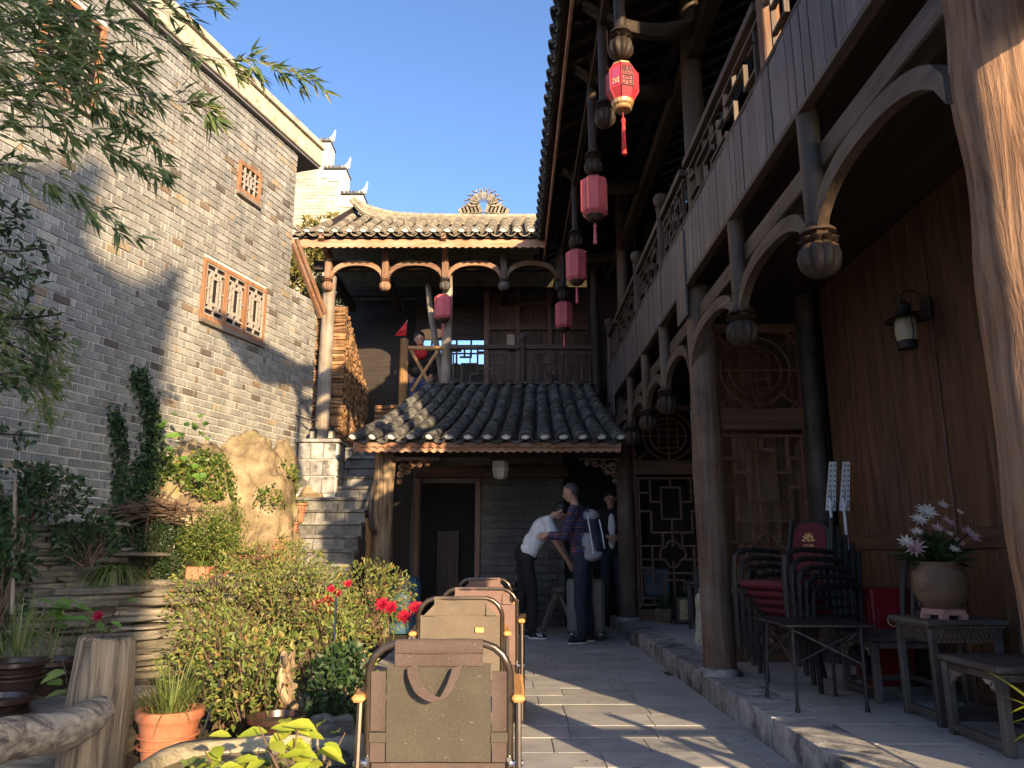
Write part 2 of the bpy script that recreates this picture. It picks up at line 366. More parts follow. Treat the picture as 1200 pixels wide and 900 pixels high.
# checked shirt
m, nt, b = new_mat('plaid'); tc = nt.nodes.new('ShaderNodeTexCoord'); sp = nt.nodes.new('ShaderNodeSeparateXYZ'); nt.links.new(tc.outputs['Object'], sp.inputs[0])
def _stripe(sock, period, width, off=0.0):
    a = nt.nodes.new('ShaderNodeMath'); a.operation = 'ADD'; a.inputs[1].default_value = 50 + off; nt.links.new(sock, a.inputs[0])
    p = nt.nodes.new('ShaderNodeMath'); p.operation = 'MODULO'; p.inputs[1].default_value = period; nt.links.new(a.outputs[0], p.inputs[0])
    q = nt.nodes.new('ShaderNodeMath'); q.operation = 'LESS_THAN'; q.inputs[1].default_value = width; nt.links.new(p.outputs[0], q.inputs[0]); return q.outputs[0]
sm = nt.nodes.new('ShaderNodeMath'); sm.operation = 'ADD'; nt.links.new(sp.outputs[0], sm.inputs[0]); nt.links.new(sp.outputs[1], sm.inputs[1])
col = _mix(nt, (.05, .018, .026), (.035, .045, .13), _stripe(sp.outputs[2], .075, .037))
col = _mix(nt, col, (.03, .035, .10), _stripe(sm.outputs[0], .075, .03)); col = _mix(nt, col, (.24, .15, .14), _stripe(sp.outputs[2], .075, .007, .02))
col = _mix(nt, col, (.22, .05, .05), _stripe(sm.outputs[0], .075, .008, .035)); nt.links.new(col, b.inputs['Base Color']); b.inputs['Roughness'].default_value = .85
leafmat('bamboo_leaf', [(0, (.08, .13, .045)), (.5, (.15, .22, .075)), (.85, (.23, .29, .10)), (1, (.34, .32, .13))], .45, .5)
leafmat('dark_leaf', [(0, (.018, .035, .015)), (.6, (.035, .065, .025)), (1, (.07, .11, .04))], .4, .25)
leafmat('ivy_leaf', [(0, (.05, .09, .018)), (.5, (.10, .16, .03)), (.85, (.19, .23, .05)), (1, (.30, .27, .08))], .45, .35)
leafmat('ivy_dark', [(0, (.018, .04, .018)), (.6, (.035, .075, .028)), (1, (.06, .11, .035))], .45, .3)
leafmat('big_leaf', [(0, (.09, .19, .03)), (1, (.15, .28, .05))], .35, .4)
leafmat('shrub_leaf', [(0, (.085, .13, .03)), (.45, (.16, .21, .05)), (.80, (.27, .29, .08)), (.95, (.30, .23, .08)), (1, (.30, .11, .05))], .5, .3)
leafmat('dry_twig', [(0, (.055, .035, .025)), (1, (.15, .095, .065))], .8, .0)
leafmat('grass_leaf', [(0, (.07, .11, .025)), (.6, (.14, .19, .05)), (1, (.26, .27, .11))], .5, .35)
leafmat('lime_leaf', [(0, (.28, .36, .035)), (1, (.42, .46, .06))], .4, .4)
leafmat('osmanthus_leaf', [(0, (.10, .11, .03)), (.6, (.22, .19, .05)), (1, (.36, .29, .08))], .45, .3)
leafmat('rose_petal', [(0, (.25, .003, .02)), (1, (.45, .01, .05))], .6, .25)
leafmat('white_petal', [(0, (.60, .55, .50)), (1, (.78, .74, .68))], .6, .25)
leafmat('pink_petal', [(0, (.50, .30, .33)), (1, (.66, .46, .46))], .6, .25)
leafmat('pad_leaf', [(0, (.10, .17, .03)), (1, (.22, .27, .07))], .4, .2)
# ================================================================== ground, paving, porch floor
M = MAT
g = MB(); g.add([(-300, -300, -.06), (300, -300, -.06), (300, 300, -.06), (-300, 300, -.06)], [(0, 1, 2, 3)])
tag(g.build('ground', M['soil']), kind='structure')

def slab_field(parent, x0, x1, y0, y1, top, rows, wmin, wmax, mat, thick=.03, gap=.005, jz=.0015):
    y = y0
    while y < y1 - .05:
        d = min(rnd.uniform(*rows), y1 - y); x = x0 - rnd.uniform(0, wmin)
        while x < x1:
            w = rnd.uniform(wmin, wmax); a, b_ = max(x, x0), min(x + w, x1)
            if b_ - a > .06:
                zt = top + rnd.uniform(-jz, jz)
                b = MB().box(((a+b_)/2, y + d/2, zt - thick/2), (b_-a-gap, d-gap, thick), Matrix.Rotation(rnd.uniform(-.004, .004), 3, 'X'))
                b.build('paving_slab', mat, parent, bevel=.002)
            x += w
        y += d
cy = MB().bb(-1.25, 1.40, -4, 11.4, -.08, -.012)
court = tag(cy.build('courtyard_paving', M['joint']), kind='structure')
slab_field(court, -1.25, 1.36, 2.2, 11.3, 0.0, (.27, .33), .45, .8, M['slab'])
slab_field(court, -1.25, 1.36, -3.9, 2.2, 0.0, (.6, .7), .8, 1.3, M['slab'])
PL = .155
pf = MB().bb(1.40, 2.75, -.5, 12, -.06, PL - .015)
porch_floor = tag(pf.build('porch_pavement', M['joint']), kind='structure')
slab_field(porch_floor, 1.64, 2.72, 1.2, 11.6, PL, (.38, .5), .5, .9, M['slab'])
y = -.4
while y < 11.6:
    d = rnd.uniform(.7, 1.15)
    MB().box((1.5, y + d/2, PL/2 - .02 + rnd.uniform(-.002, .002)), (.27, d - .006, PL + .04)).build('kerb_stone', M['kerbstone'], porch_floor, bevel=.007)
    y += d
gd = MB(); n = 40
vs = []
for j in range(n + 1):
    for i in range(n + 1):
        x, yy = -7 + 5.72 * i / n, -2 + 13.0 * j / n
        hh = max(0, (-1.5 - x)) * .16 * max(0, min(1, (yy - 3) / 4)) + noise.noise(Vector((x * 1.5, yy * 1.5, 0))) * .05
        vs.append((x, yy, -.02 + max(-.03, hh)))
gd.add(vs, [(j*(n+1)+i, j*(n+1)+i+1, (j+1)*(n+1)+i+1, (j+1)*(n+1)+i) for j in range(n) for i in range(n)])
tag(gd.build('garden_soil', M['soil'], smooth='all'), kind='structure')
hl = MB(); n = 30; vs = []
for j in range(n + 1):
    for i in range(n + 1):
        x, yy = -60 + 120 * i / n, 13.6 + 90 * j / n
        hh = 2.4 + min(1, (yy - 13.6) / 20) * 2.2 + noise.noise(Vector((x * .07, yy * .07, 3))) * .8
        vs.append((x, yy, hh if j else -.1))
hl.add(vs, [(j*(n+1)+i, j*(n+1)+i+1, (j+1)*(n+1)+i+1, (j+1)*(n+1)+i) for j in range(n) for i in range(n)])
tag(hl.build('hill', M['hill'], smooth='all'), kind='structure')

# ================================================================== building kit
def lattice(part, o, u, v, W, H, segs, mat, t=.022, d=.03, name='lattice_bar'):
    """each bar a piece of its own; segs in 0..1 panel coordinates"""
    o, u, v = Vector(o), Vector(u), Vector(v); nrm = u.cross(v)
    for k, (a, b, c, e) in enumerate(segs):
        p, q = o + u*a*W + v*b*H, o + u*c*W + v*e*H; dr = (q - p)
        if dr.length < 1e-4: continue
        dr.normalize(); off = nrm * (.0007 * (k % 5))
        MB().bar(p - dr*t*.45 + off, q + dr*t*.45 + off, d, t, nrm.cross(dr)).build(name, mat, part)
def mirror(s): return s + [(1-a, b, 1-c, e) for a, b, c, e in s if not (abs(a-.5) < 1e-6 and abs(c-.5) < 1e-6)]
MEANDER = mirror([(.0, .9, .5, .9), (.05, 0, .05, .9), (.05, .28, .17, .28), (.17, .28, .17, .66), (.17, .66, .40, .66), (.29, 0, .29, .42), (.29, .42, .40, .42),
                  (.40, .42, .40, .9), (.40, .20, .5, .20), (.40, 0, .40, .20), (.29, .66, .29, .9), (.05, .66, .11, .66)]) + [(.5, .2, .5, .66), (.40, .54, .60, .54)]
def railing(th, p0, p1, z0, z1, mat, mat_rail):
    p0, p1 = Vector((*p0, z0)), Vector((*p1, z0)); u = (p1 - p0); W = u.length; u.normalize(); h = z1 - z0
    rl = MB().bar(p0 + Vector((0, 0, h)), p1 + Vector((0, 0, h)), .085, .055).bar(p0 + Vector((0, 0, .03)), p1 + Vector((0, 0, .03)), .05, .05)
    part = rl.build('railing', mat_rail, th)
    lattice(part, p0 + Vector((0, 0, .055)), u, (0, 0, 1), W, h - .085, MEANDER, mat, .02, .028)
    return part
def pumpkin(b, c, r, h, n=36):
    """carved lotus-bud pendant: neck rings, petals, ribbed bud"""
    x, y, z = c
    b.lathe([(r*.62, z+h*1.55), (r*.66, z+h*1.42), (r*.9, z+h*1.36), (r*.98, z+h*1.26), (r*.62, z+h*1.18)], (x, y, 0), 16)
    b.lathe([(r*.60, z+h*1.2), (r*1.02, z+h*1.08), (r*.7, z+h*.98)], (x, y, 0), n, 9, .22)
    b.lathe([(r*.55, z+h*1.02), (r*.92, z+h*.86), (r*1.06, z+h*.58), (r*.98, z+h*.3), (r*.66, z+h*.08), (r*.2, z)], (x, y, 0), n, 9, .2)
def arch(y0, y1, x, z, rise, band, dx, axis='y', n=18):
    """flat-ended scalloped arch board between two hangers"""
    o, i = [], []
    for k in range(n + 1):
        s_ = k / n; w = max(0, 1 - abs(2*s_ - 1) ** 2.4) ** .62
        p = y0 + (y1 - y0) * s_; zz = z + rise * w
        bw = band * (1 - .25 * w)
        a = (x, p) if axis == 'y' else (p, x)
        o.append((*a, zz + bw*.5)); i.append((*a, zz - bw*.5))
    return MB().strip(o, i, (dx, 0, 0) if axis == 'y' else (0, dx, 0))
def column(th, x, y, z0, z1, r, mat, name='column', n=20, lean=0.0):
    pts = [(x + lean*(k/10), y, z0 + (z1-z0)*k/10) for k in range(11)]
    b = MB().tube(pts, [r * (1.06 - .10*k/10) for k in range(11)], n); b.jitter(.012, 2.0, x*3+y)
    return b.build(name, mat, th, smooth=True)
def planks(th, o, u, v, W, H, w, mat, t=.02, name='plank', gap=.004, var=.25):
    """row of boards, each its own object, standing along v"""
    o, u, v = Vector(o), Vector(u).normalized(), Vector(v).normalized(); nrm = u.cross(v); p = 0
    while p < W - .01:
        ww = min(w * rnd.uniform(1 - var, 1 + var), W - p)
        if W - p - ww < w * .3: ww = W - p
        c = o + u * (p + ww/2) + v * H/2 + nrm * rnd.uniform(0, .007)
        rot = Matrix((u, nrm, v)).transposed()
        MB().box(c, (ww - gap, t, H), rot).build(name, mat, th)
        p += ww
def half_tile(L=.2, r=.085, arc=160, t=.014, n=6, flip=False, taper=.92):
    """one curved roof tile running along +y from 0 to L"""
    b = MB(); vs = []
    for (yy, k) in ((0, 1.0), (L, taper)):
        for rr in (r, r - t):
            for j in range(n + 1):
                a = R(90 - arc/2 + arc*j/n); s_ = -1 if flip else 1
                vs.append((rr*k*math.cos(a), yy, s_ * (rr*k*math.sin(a) - r*.35)))
    m = n + 1; fs = []
    for j in range(n):
        fs += [(j, j+1, 2*m+j+1, 2*m+j), (m+j, 3*m+j, 3*m+j+1, m+j+1), (j, m+j, m+j+1, j+1), (2*m+j, 2*m+j+1, 3*m+j+1, 3*m+j)]
    fs += [(0, 2*m, 3*m, m), (n, m+n, 3*m+n, 2*m+n)]
    b.add(vs, fs); return b
def mesh_of(b, name, mat, smooth=False):
    me = b.mesh(name); me.materials.append(mat)
    bm = bmesh.new(); bm.from_mesh(me); bmesh.ops.recalc_face_normals(bm, faces=bm.faces); bm.to_mesh(me); bm.free()
    if smooth: me.polygons.foreach_set('use_smooth', [True]*len(me.polygons)); me.set_sharp_from_angle(angle=R(45))
    return me
def basis(u, v, w): return Matrix((u, v, w)).transposed().to_quaternion()

# ================================================================== right timber building
TB = thing('timber_house', 'dark weathered two-storey timber house with lattice balcony and hanging red lanterns', 'building', (2.6, 5.75, 0))
SX = 1.375   # face of the balcony apron
WX = 2.64    # porch wall
CX = 1.48    # column row
YC = [2.12, 5.78, 10.15]
# --- lower columns
column(TB, CX, YC[1], PL, 3.04, .112, M['pillar']); column(TB, CX, YC[2], PL, 3.04, .11, M['pillar'])
pts = [(1.56, 2.14, -.02 + 3.04*k/40) for k in range(41)]
lb = MB().tube(pts, [.180 - .00055*k + .004*math.sin(k*.42) for k in range(41)], 72); lb.v = [tuple(Vector((1.56, 2.14, q[2])) + Vector((q[0] - 1.56, q[1] - 2.14, 0))*(1 + .045*noise.noise(Vector(((q[0] - 1.56)*45, (q[1] - 2.14)*45, q[2]*1.1))))) for q in lb.v]; lb.jitter(.018, 3.0, 4)
lb.build('column', M['log_bark'], TB, smooth=True, label='thick rough corner column with sunlit orange front')
MB().bb(1.4, 2.8, 1.43, 1.51, 2.70, 2.87).build('beam', M['beam_x'], TB, bevel=.008)  # end beam out of view, added to shade the top of the corner column
for x_, y_ in ((CX, YC[1]), (CX, YC[2])):
    MB().lathe([(.15, PL - .01), (.155, PL + .03), (.13, PL + .05)], (x_, y_, 0), 20).build('column_base', M['kerbstone'], TB, smooth=True)
# --- upper columns
for yy in (YC[0], YC[1], YC[2] - .2): column(TB, CX + .04, yy, 3.45, 6.2, .085, M['beam_z'])
MB().box((1.45, 3.8, 4.6), (.10, .10, 2.8)).build('column', M['warm_z'], TB, bevel=.008)
# --- beams, floor, ceiling
MB().bb(CX - .045, CX + .05, 1.5, 10.7, 2.75, 2.87).build('beam', M['beam_y'], TB, bevel=.008)
MB().bb(SX + .03, 2.9, 1.42, 10.78, 3.40, 3.46).build('balcony_floor', M['dark_y'], TB)
for k, yy in enumerate([1.5 + .62 * i for i in range(15)]):
    MB().bb(SX + .03, 2.64, yy - .05, yy + .05, 3.235, 3.395).build('joist', M['dark_x'], TB)
planks(TB, (SX + .04, 1.42, 3.22), (1, 0, 0), (0, 1, 0), 1.25, 9.2, .2, M['dark_y'], .016, 'ceiling_board')
# --- balcony apron boards
planks(TB, (SX, 10.7, 3.06), (0, -1, 0), (0, 0, 1), 9.3, .48, .115, M['skirt'], .022, 'apron_board', .009)
planks(TB, (SX, 1.4, 3.06), (1, 0, 0), (0, 0, 1), 1.4, .48, .115, M['skirt'], .022, 'apron_board', .009)
MB().bb(SX - .022, SX + .03, 1.37, 10.7, 3.030, 3.058).build('apron_trim', M['beam_y'], TB)
MB().bb(SX - .018, SX + .06, 1.38, 10.7, 3.542, 3.57).build('apron_trim', M['beam_y'], TB)
for yy in (YC[0] - .12, YC[1] + .05, YC[2]):
    for k in range(3): MB().bb(SX - .03, SX - .014, yy - .16 + .11*k, yy - .056 + .11*k, 2.79, 3.50).build('apron_board', M['skirt'], TB)
    MB().bb(SX + .01, CX - .03, yy - .08, yy + .08, 2.885, 3.02).build('beam_end', M['beam_x'], TB, bevel=.01)
# --- hanging posts, lotus pendants, scalloped arches
hang = [3.30, 4.50, 6.82, 7.82, 8.85]
ends = [2.14] + hang[:2] + [YC[1]] + hang[2:] + [YC[2]]
for yy in hang:
    hp = MB().cyl((CX - .075, yy, 3.05), (CX - .075, yy, 2.46), .052, .048, 14).build('hanging_post', M['beam_z'], TB, smooth=True)
    b = MB(); pumpkin(b, (CX - .075, yy, 2.22), .088, .165); b.build('lotus_pendant', M['dark_z'], hp, smooth=True)
hp = MB().cyl((1.50, 1.80, 3.2), (1.50, 1.80, 2.76), .06, .06, 14).build('hanging_post', M['beam_z'], TB, smooth=True)
b = MB(); pumpkin(b, (1.50, 1.80, 2.50), .11, .19); b.build('lotus_pendant', M['dark_z'], hp, smooth=True)
for a, c in zip(ends[:-1], ends[1:]):
    arch(a + .045, c - .045, CX - .105, 2.44, .20, .105, .05).build('arch_board', M['beam_y'], TB, smooth=True)
# --- balcony rail
RY = [1.45, YC[0], 3.8, YC[1], 6.77, 8.2, YC[2] - .2, 10.75]
for a, c in zip(RY[:-1], RY[1:]):
    railing(TB, (1.425, c - .06), (1.425, a + .06), 3.57, 4.08, M['beam_z'], M['beam_y'])
for yy in (6.77, 8.2, 10.75):
    b = MB().cyl((1.42, yy, 3.46), (1.42, yy, 4.17), .05, .05, 14)
    b.lathe([(.052, 4.17), (.065, 4.19), (.04, 4.21), (.066, 4.235), (.078, 4.28), (.066, 4.325), (.02, 4.345)], (1.42, yy, 0), 16)
    b.build('newel_post', M['beam_z'], TB, smooth=True)
# --- porch wall of broad boards in a frame
for y0, y1 in ((1.75, 3.0), (3.0, 4.62), (4.62, 6.28), (6.5, 8.3), (8.3, 10.2)):
    for z0, z1 in ((PL + .1, 1.02), (1.14, 3.2)):
        planks(TB, (WX, y1 - .035, z0), (0, -1, 0), (0, 0, 1), y1 - y0 - .07, z1 - z0, .42, M['wall_z'], .03, 'wall_board', .003)
    MB().bb(WX - .035, WX + .05, y0 - .035, y0 + .035, PL, 3.2).build('wall_stile', M['wall_z'], TB, bevel=.006)
    MB().bb(WX - .03, WX + .045, y0 + .035, y1 - .035, 1.02, 1.14).build('wall_rail', M['wall_y'], TB, bevel=.008)
    MB().bb(WX - .03, WX + .045, y0 + .035, y1 - .035, PL - .01, PL + .1).build('wall_rail', M['wall_y'], TB, bevel=.008)
column(TB, 2.55, 6.40, PL, 3.2, .085, M['blackwood_z'], 'corner_post')
# --- lattice partitions across the porch
Q = []
for k in range(33):
    a = 2*math.pi*k/32; rr = .1 * (1 + .36*abs(math.cos(2*a)) )
    Q.append((rr*math.cos(a + .0), rr*math.sin(a + .0)))
SCREEN = mirror([(0, .03, .5, .03), (0, .97, .5, .97), (.03, .03, .03, .97), (.36, .66, .36, .9), (.36, .9, .5, .9), (.36, .66, .5, .66), (.2, .56, .5, .56), (.2, .56, .2, .72),
                 (.03, .72, .2, .72), (.2, .79, .36, .79), (.2, .79, .2, .97), (.03, .86, .2, .86), (.03, .46, .36, .46), (.36, .46, .36, .56), (.03, .36, .38, .36), (.2, .26, .2, .46),
                 (.03, .26, .5, .26), (.2, .16, .2, .26), (.2, .16, .36, .16), (.36, .08, .36, .21), (.36, .21, .5, .21), (.03, .08, .36, .08), (.2, .03, .2, .08), (.03, .30, .2, .30)]) + [(.5, .46, .5, .66), (.5, .03, .5, .34), (.5, .9, .5, .97)]
def partition(y, x0, x1, behind):
    W = x1 - x0
    pt = MB().bb(x0 - .03, x0 + .03, y - .03, y + .03, PL, 2.95).bb(x1 - .03, x1 + .03, y - .03, y + .03, PL, 2.95).bb(x0 + .03, x1 - .03, y - .04, y + .04, 2.02, 2.2)\
        .bb(x0 + .03, x1 - .03, y - .03, y + .03, PL, PL + .14).bb(x0 + .03, x1 - .03, y - .03, y + .03, 2.88, 2.95).build('lattice_partition', M['frame_x'], TB)
    lattice(pt, (x0 + .03, y, PL + .14), (1, 0, 0), (0, 0, 1), W - .06, 2.02 - PL - .14, SCREEN, M['frame_x'], .024, .032)
    cx, cz = (x0 + x1)/2, PL + .14 + (2.02 - PL - .14)*.40
    q = [(cx + p[0]*1.25, y, cz + p[1]*1.25) for p in Q]; MB().tube(q, .017, 6, False).build('quatrefoil', M['frame_x'], pt)
    cz = 2.54; r0 = min(W*.38, .33)
    for r_ in (r0, r0*.74):
        MB().tube([(cx + r_*math.cos(2*math.pi*k/40), y, cz + r_*math.sin(2*math.pi*k/40)) for k in range(41)], .014, 6, False).build('lattice_ring', M['frame_x'], pt)
    T = [(.5, 0, .5, 1), (0, .5, 1, .5), (.02, .02, .24, .22), (.98, .02, .76, .22), (.02, .98, .24, .78), (.98, .98, .76, .78), (.34, .62, .66, .62), (.34, .38, .66, .38),
         (.36, .3, .36, .46), (.64, .3, .64, .46), (.36, .54, .36, .7), (.64, .54, .64, .7), (.3, .74, .7, .74), (.3, .26, .7, .26), (.12, 0, 0, .14), (.88, 0, 1, .14), (.12, 1, 0, .86), (.88, 1, 1, .86)]
    lattice(pt, (x0 + .03, y, 2.2), (1, 0, 0), (0, 0, 1), W - .06, .68, T, M['frame_x'], .018, .026)
partition(6.46, 1.71, 2.50, True)
MB().bb(1.6, 2.64, 6.44, 6.48, 2.955, 3.2).build('transom_panel', M['dark_x'], TB)
planks(TB, (1.73, 6.66, .92), (1, 0, 0), (0, 0, 1), .80, 1.98, .135, M['warm_z'], .02, 'door_board')
MB().bb(1.73, 2.53, 6.69, 6.72, .92, 2.9).build('door_backing', M['dark_z'], TB)
partition(10.25, 1.62, 2.58, False)
MB().bb(1.2, 2.64, 11.2, 11.25, PL, 3.45).build('back_partition', M['dark_z'], TB)
planks(TB, (1.17, 11.42, 3.2), (1, 0, 0), (0, 0, 1), 1.6, 3.25, .22, M['dark_z'], .03, 'wall_board')
# --- closed body of the house behind the porch and the balcony
MB().bb(2.70, 7.0, 1.75, 13.0, -.05, 3.42).build('inner_wall', M['dark_z'], TB)
planks(TB, (2.72, 12.5, 3.46), (0, -1, 0), (0, 0, 1), 10.7, 2.85, .3, M['dark_z'], .03, 'wall_board')
MB().bb(2.76, 7.0, 1.85, 12.5, 3.43, 6.3).build('inner_wall', M['dark_z'], TB)
# --- roof: rafters, boards, tile rows, eave board, brackets
EX, EZ, SL = .42, 5.36, .5
def rz(x): return EZ + (x - EX) * SL
ROOF0, ROOF1 = .75, 11.5
def lift(y): return max(0, (1.75 - y)) ** 1.6 * .42       # upturned near corner
sl = MB(); cols_y = [ROOF0 + (ROOF1 - ROOF0)*k/24 for k in range(25)]; xs = [EX, 1.0, 2.0, 3.4, 4.6]
def rpt(x, y, dz=0):
    k = max(0, 1 - (x - EX)/1.6); out = lift(y) * k
    return (x - out*.55, y, rz(x) + out + dz)
vs = [rpt(x, y, .0) for y in cols_y for x in xs] + [rpt(x, y, .03) for y in cols_y for x in xs]
nn = len(cols_y)*len(xs); w5 = len(xs)
fs = []
for j in range(24):
    for i in range(w5 - 1):
        q = (j*w5+i, j*w5+i+1, (j+1)*w5+i+1, (j+1)*w5+i); fs += [q, tuple(nn + t for t in q[::-1])]
    fs += [(j*w5, (j+1)*w5, nn+(j+1)*w5, nn+j*w5), (j*w5+4, nn+j*w5+4, nn+(j+1)*w5+4, (j+1)*w5+4)]
for j in (0, 24): fs += [(j*w5+i, j*w5+i+1, nn+j*w5+i+1, nn+j*w5+i) for i in range(w5 - 1)]
sl.add(vs, fs); sl.build('roof_deck', M['dark_y'], TB)
MB().prism([(4.6, rz(4.6)), (7.5, rz(4.6) - 1.5), (7.5, rz(4.6) - 1.6), (4.6, rz(4.6) - .1)], (0, .75, 0), (1, 0, 0), (0, 0, 1), (0, 11.7, 0)).build('roof_back', M['tile'], TB)
yy = ROOF0 + .1
while yy < ROOF1:
    a, c = Vector(rpt(EX + .06, yy, -.035)), Vector(rpt(2.7, yy, -.035))
    MB().bar(a, c, .055, .065).build('rafter', M['dark_x'], TB); yy += .27
yy = ROOF0 + .05; crow = half_tile(.30, .085, 170, .016)
row_me = mesh_of(half_tile(.62, .08, 170, .016, taper=.97), 'roof_tile', M['tile'])
end_me = mesh_of(half_tile(.16, .09, 170, .018), 'eave_tile', M['tile']); pan_me = mesh_of(half_tile(.34, .1, 120, .016, flip=True), 'pan_tile', M['tile'])
k = 0
while yy < ROOF1:
    d = (Vector(rpt(EX + .5, yy)) - Vector(rpt(EX, yy))).normalized(); sd = Vector((0, -1, 0)); up = sd.cross(d)
    if up.z < 0: sd = -sd; up = sd.cross(d)
    q = basis(sd, d, up); p = Vector(rpt(EX, yy))
    link_mesh('roof_tile', row_me, TB, p + d*.02 + up*.075, q); link_mesh('roof_tile', row_me, TB, p + d*.6 + up*.082, q)
    link_mesh('eave_tile', end_me, TB, p - d*.045 + up*(.078 + rnd.uniform(-.006, .006)), q); link_mesh('eave_tile', end_me, TB, p + d*.05 + up*(.10 + rnd.uniform(-.006, .006)), q)
    p2 = Vector(rpt(EX, yy + .105)); link_mesh('pan_tile', pan_me, TB, p2 - d*.03 + up*.075, q)
    yy += .21; k += 1
fb = MB(); n = 150; top, bot = [], []
for j in range(n + 1):
    y_ = ROOF0 + (ROOF1 - .4 - ROOF0)*j/n; p = Vector(rpt(EX + .05, y_)); top.append(p + Vector((0, 0, .0))); bot.append(p + Vector((0, 0, -.12 - .012*math.cos(j*2.1))))
fb.strip(top, bot, (.022, 0, 0)); fb.build('eave_board', M['fascia'], TB)
LX = .73; LY = [4.55, 6.30, 8.20, 10.35]
HY = [2.4, LY[0], 5.45, LY[1], LY[2], LY[3]]
for yy in HY:   # cantilever beam, hanging post with bud, prop
    o_, i_ = [], []
    for j in range(13):
        t = j/12; x = CX + .03 - t*(CX - EX - .12); z = 5.12 + .16*t**2 - .10*math.sin(math.pi*t); o_.append((x, yy - .03, z + .12)); i_.append((x, yy - .03, z - .03 + .08*t))
    MB().strip(o_, i_, (0, .06, 0)).build('cantilever_beam', M['dark_x'], TB, smooth=True)
    zb = 4.22 + (yy - 4.55)*.045
    hp = MB().cyl((LX, yy, 5.5), (LX, yy, zb + .2), .042, .04, 12).build('hanging_post', M['dark_z'], TB, smooth=True)
    b = MB(); pumpkin(b, (LX, yy, zb), .078, .15); b.build('lotus_pendant', M['dark_z'], hp, smooth=True)
for a, c in zip(HY[:-1], HY[1:]): MB().bar((LX, a + .05, 5.2), (LX, c - .05, 5.2), .05, .11).build('beam', M['dark_y'], TB)
MB().bb(CX - .01, CX + .1, 1.2, 11.4, 5.05, 5.2).build('beam', M['dark_y'], TB)
MB().bb(CX - .0, CX + .09, 1.2, 11.4, 5.62, 5.72).build('beam', M['dark_y'], TB)
# ================================================================== back gallery building
GB = thing('gallery_house', 'timber house with open upper gallery, scalloped arches and tiled roof with flower ridge', 'building', (-.8, 11, 0))
GY, GF = 10.8, 3.2
column(GB, -2.70, GY, 2.52, 5.0, .095, M['weather_z']); column(GB, -.96, GY + .02, GF, 5.15, .075, M['weather_z']); column(GB, 1.22, GY + .02, GF, 5.2, .065, M['dark_z'])
MB().bb(-2.95, 1.3, GY - .05, GY + .06, 5.10, 5.24).build('beam', M['dark_x'], GB, bevel=.006)
MB().bb(-2.9, 1.3, 12.5, 12.62, 5.3, 5.45).build('beam', M['dark_x'], GB)
for x_ in (-2.7, -1.9, -.96, -.12, .7): MB().bb(x_ - .05, x_ + .05, GY + .07, 12.5, 5.0, 5.13).build('cross_beam', M['dark_y'], GB)
gh = [-2.70, -1.86, -.98, -.12, .70]
for k, x_ in enumerate(gh):
    m_ = 'warm_z' if k < 3 else 'beam_z'
    hp = MB().box((x_, GY - .12, 5.14), (.10, .10, .40)).build('hanging_post', M[m_], GB, bevel=.008)
    b = MB(); pumpkin(b, (x_, GY - .12, 4.74), .075, .14); b.build('lotus_pendant', M['warm_z' if k < 2 else 'blackwood_z'], hp, smooth=True)
for k in range(4): arch(gh[k] + .05, gh[k+1] - .05, GY - .14, 4.98, .19, .10, .05, 'x').build('arch_board', M['warm_x'], GB, smooth=True)
for x_ in (-2.72, -.98): MB().prism([(0, 0), (.5, .18), (.5, .30), (0, .26)], (x_ - .035, GY - .06, 5.2), (0, -1, 0), (0, 0, 1), (.07, 0, 0)).build('eave_bracket', M['warm_y'], GB)
MB().bb(-1.5, 1.25, GY - .05, 12.7, GF - .2, GF - .02).build('gallery_floor', M['dark_x'], GB)
planks(GB, (-.40, 12.2, GF), (1, 0, 0), (0, 0, 1), 1.7, 2.0, .17, M['wall_z'], .025, 'wall_board')
MB().bb(-.42, 1.3, 12.23, 12.26, GF, 5.3).build('wall_backing', M['dark_z'], GB)
for x_, w_ in ((-.42, .08), (.1, .07), (.62, .06)): MB().bb(x_ - w_/2, x_ + w_/2, 12.12, 12.19, GF, 5.25).build('wall_post', M['frame_z'], GB)
MB().bb(-.38, 1.25, 12.13, 12.18, 4.58, 4.66).build('wall_rail', M['frame_x'], GB); MB().bb(.15, .6, 12.12, 12.17, 5.0, 5.06).build('wall_rail', M['frame_x'], GB)
MB().box((-.02, 12.11, 4.36), (.13, .02, .26)).build('paper_notice', M['old_paper'], GB)
# open lattice at the far end of the gallery
lw = MB().bb(-1.55, -.46, 12.3, 12.36, 3.98, 4.04).bb(-1.55, -.46, 12.3, 12.36, 4.46, 4.52).bb(-1.6, -1.55, 12.3, 12.36, 3.98, 4.52).bb(-.46, -.42, 12.3, 12.36, 3.98, 4.52).build('lattice_window', M['dark_x'], GB)
lattice(lw, (-1.55, 12.33, 4.04), (1, 0, 0), (0, 0, 1), 1.09, .42, mirror([(.1, 0, .1, .7), (.1, .7, .3, .7), (.2, .3, .2, 1), (.2, .3, .36, .3), (.3, .3, .3, .7), (.42, 0, .42, .55), (.36, .55, .5, .55), (.42, .78, .42, 1), (.42, .78, .5, .78), (0, .5, .1, .5)]) + [(.5, .0, .5, .55)], M['dark_x'], .03, .03)
MB().bb(-1.6, -.42, 12.3, 12.36, 4.52, 5.35).build('wall_panel', M['dark_x'], GB); MB().bb(-1.6, -.42, 12.3, 12.36, 2.9, 3.98).build('wall_panel', M['dark_x'], GB)
MB().bb(-2.95, -1.6, 12.9, 13.0, 2.4, 5.35).build('wall_panel', M['dark_x'], GB)
railing(GB, (-.90, GY), (.11, GY), GF, 3.92, M['beam_z'], M['beam_x']); railing(GB, (.21, GY), (1.17, GY), GF, 3.92, M['beam_z'], M['beam_x'])
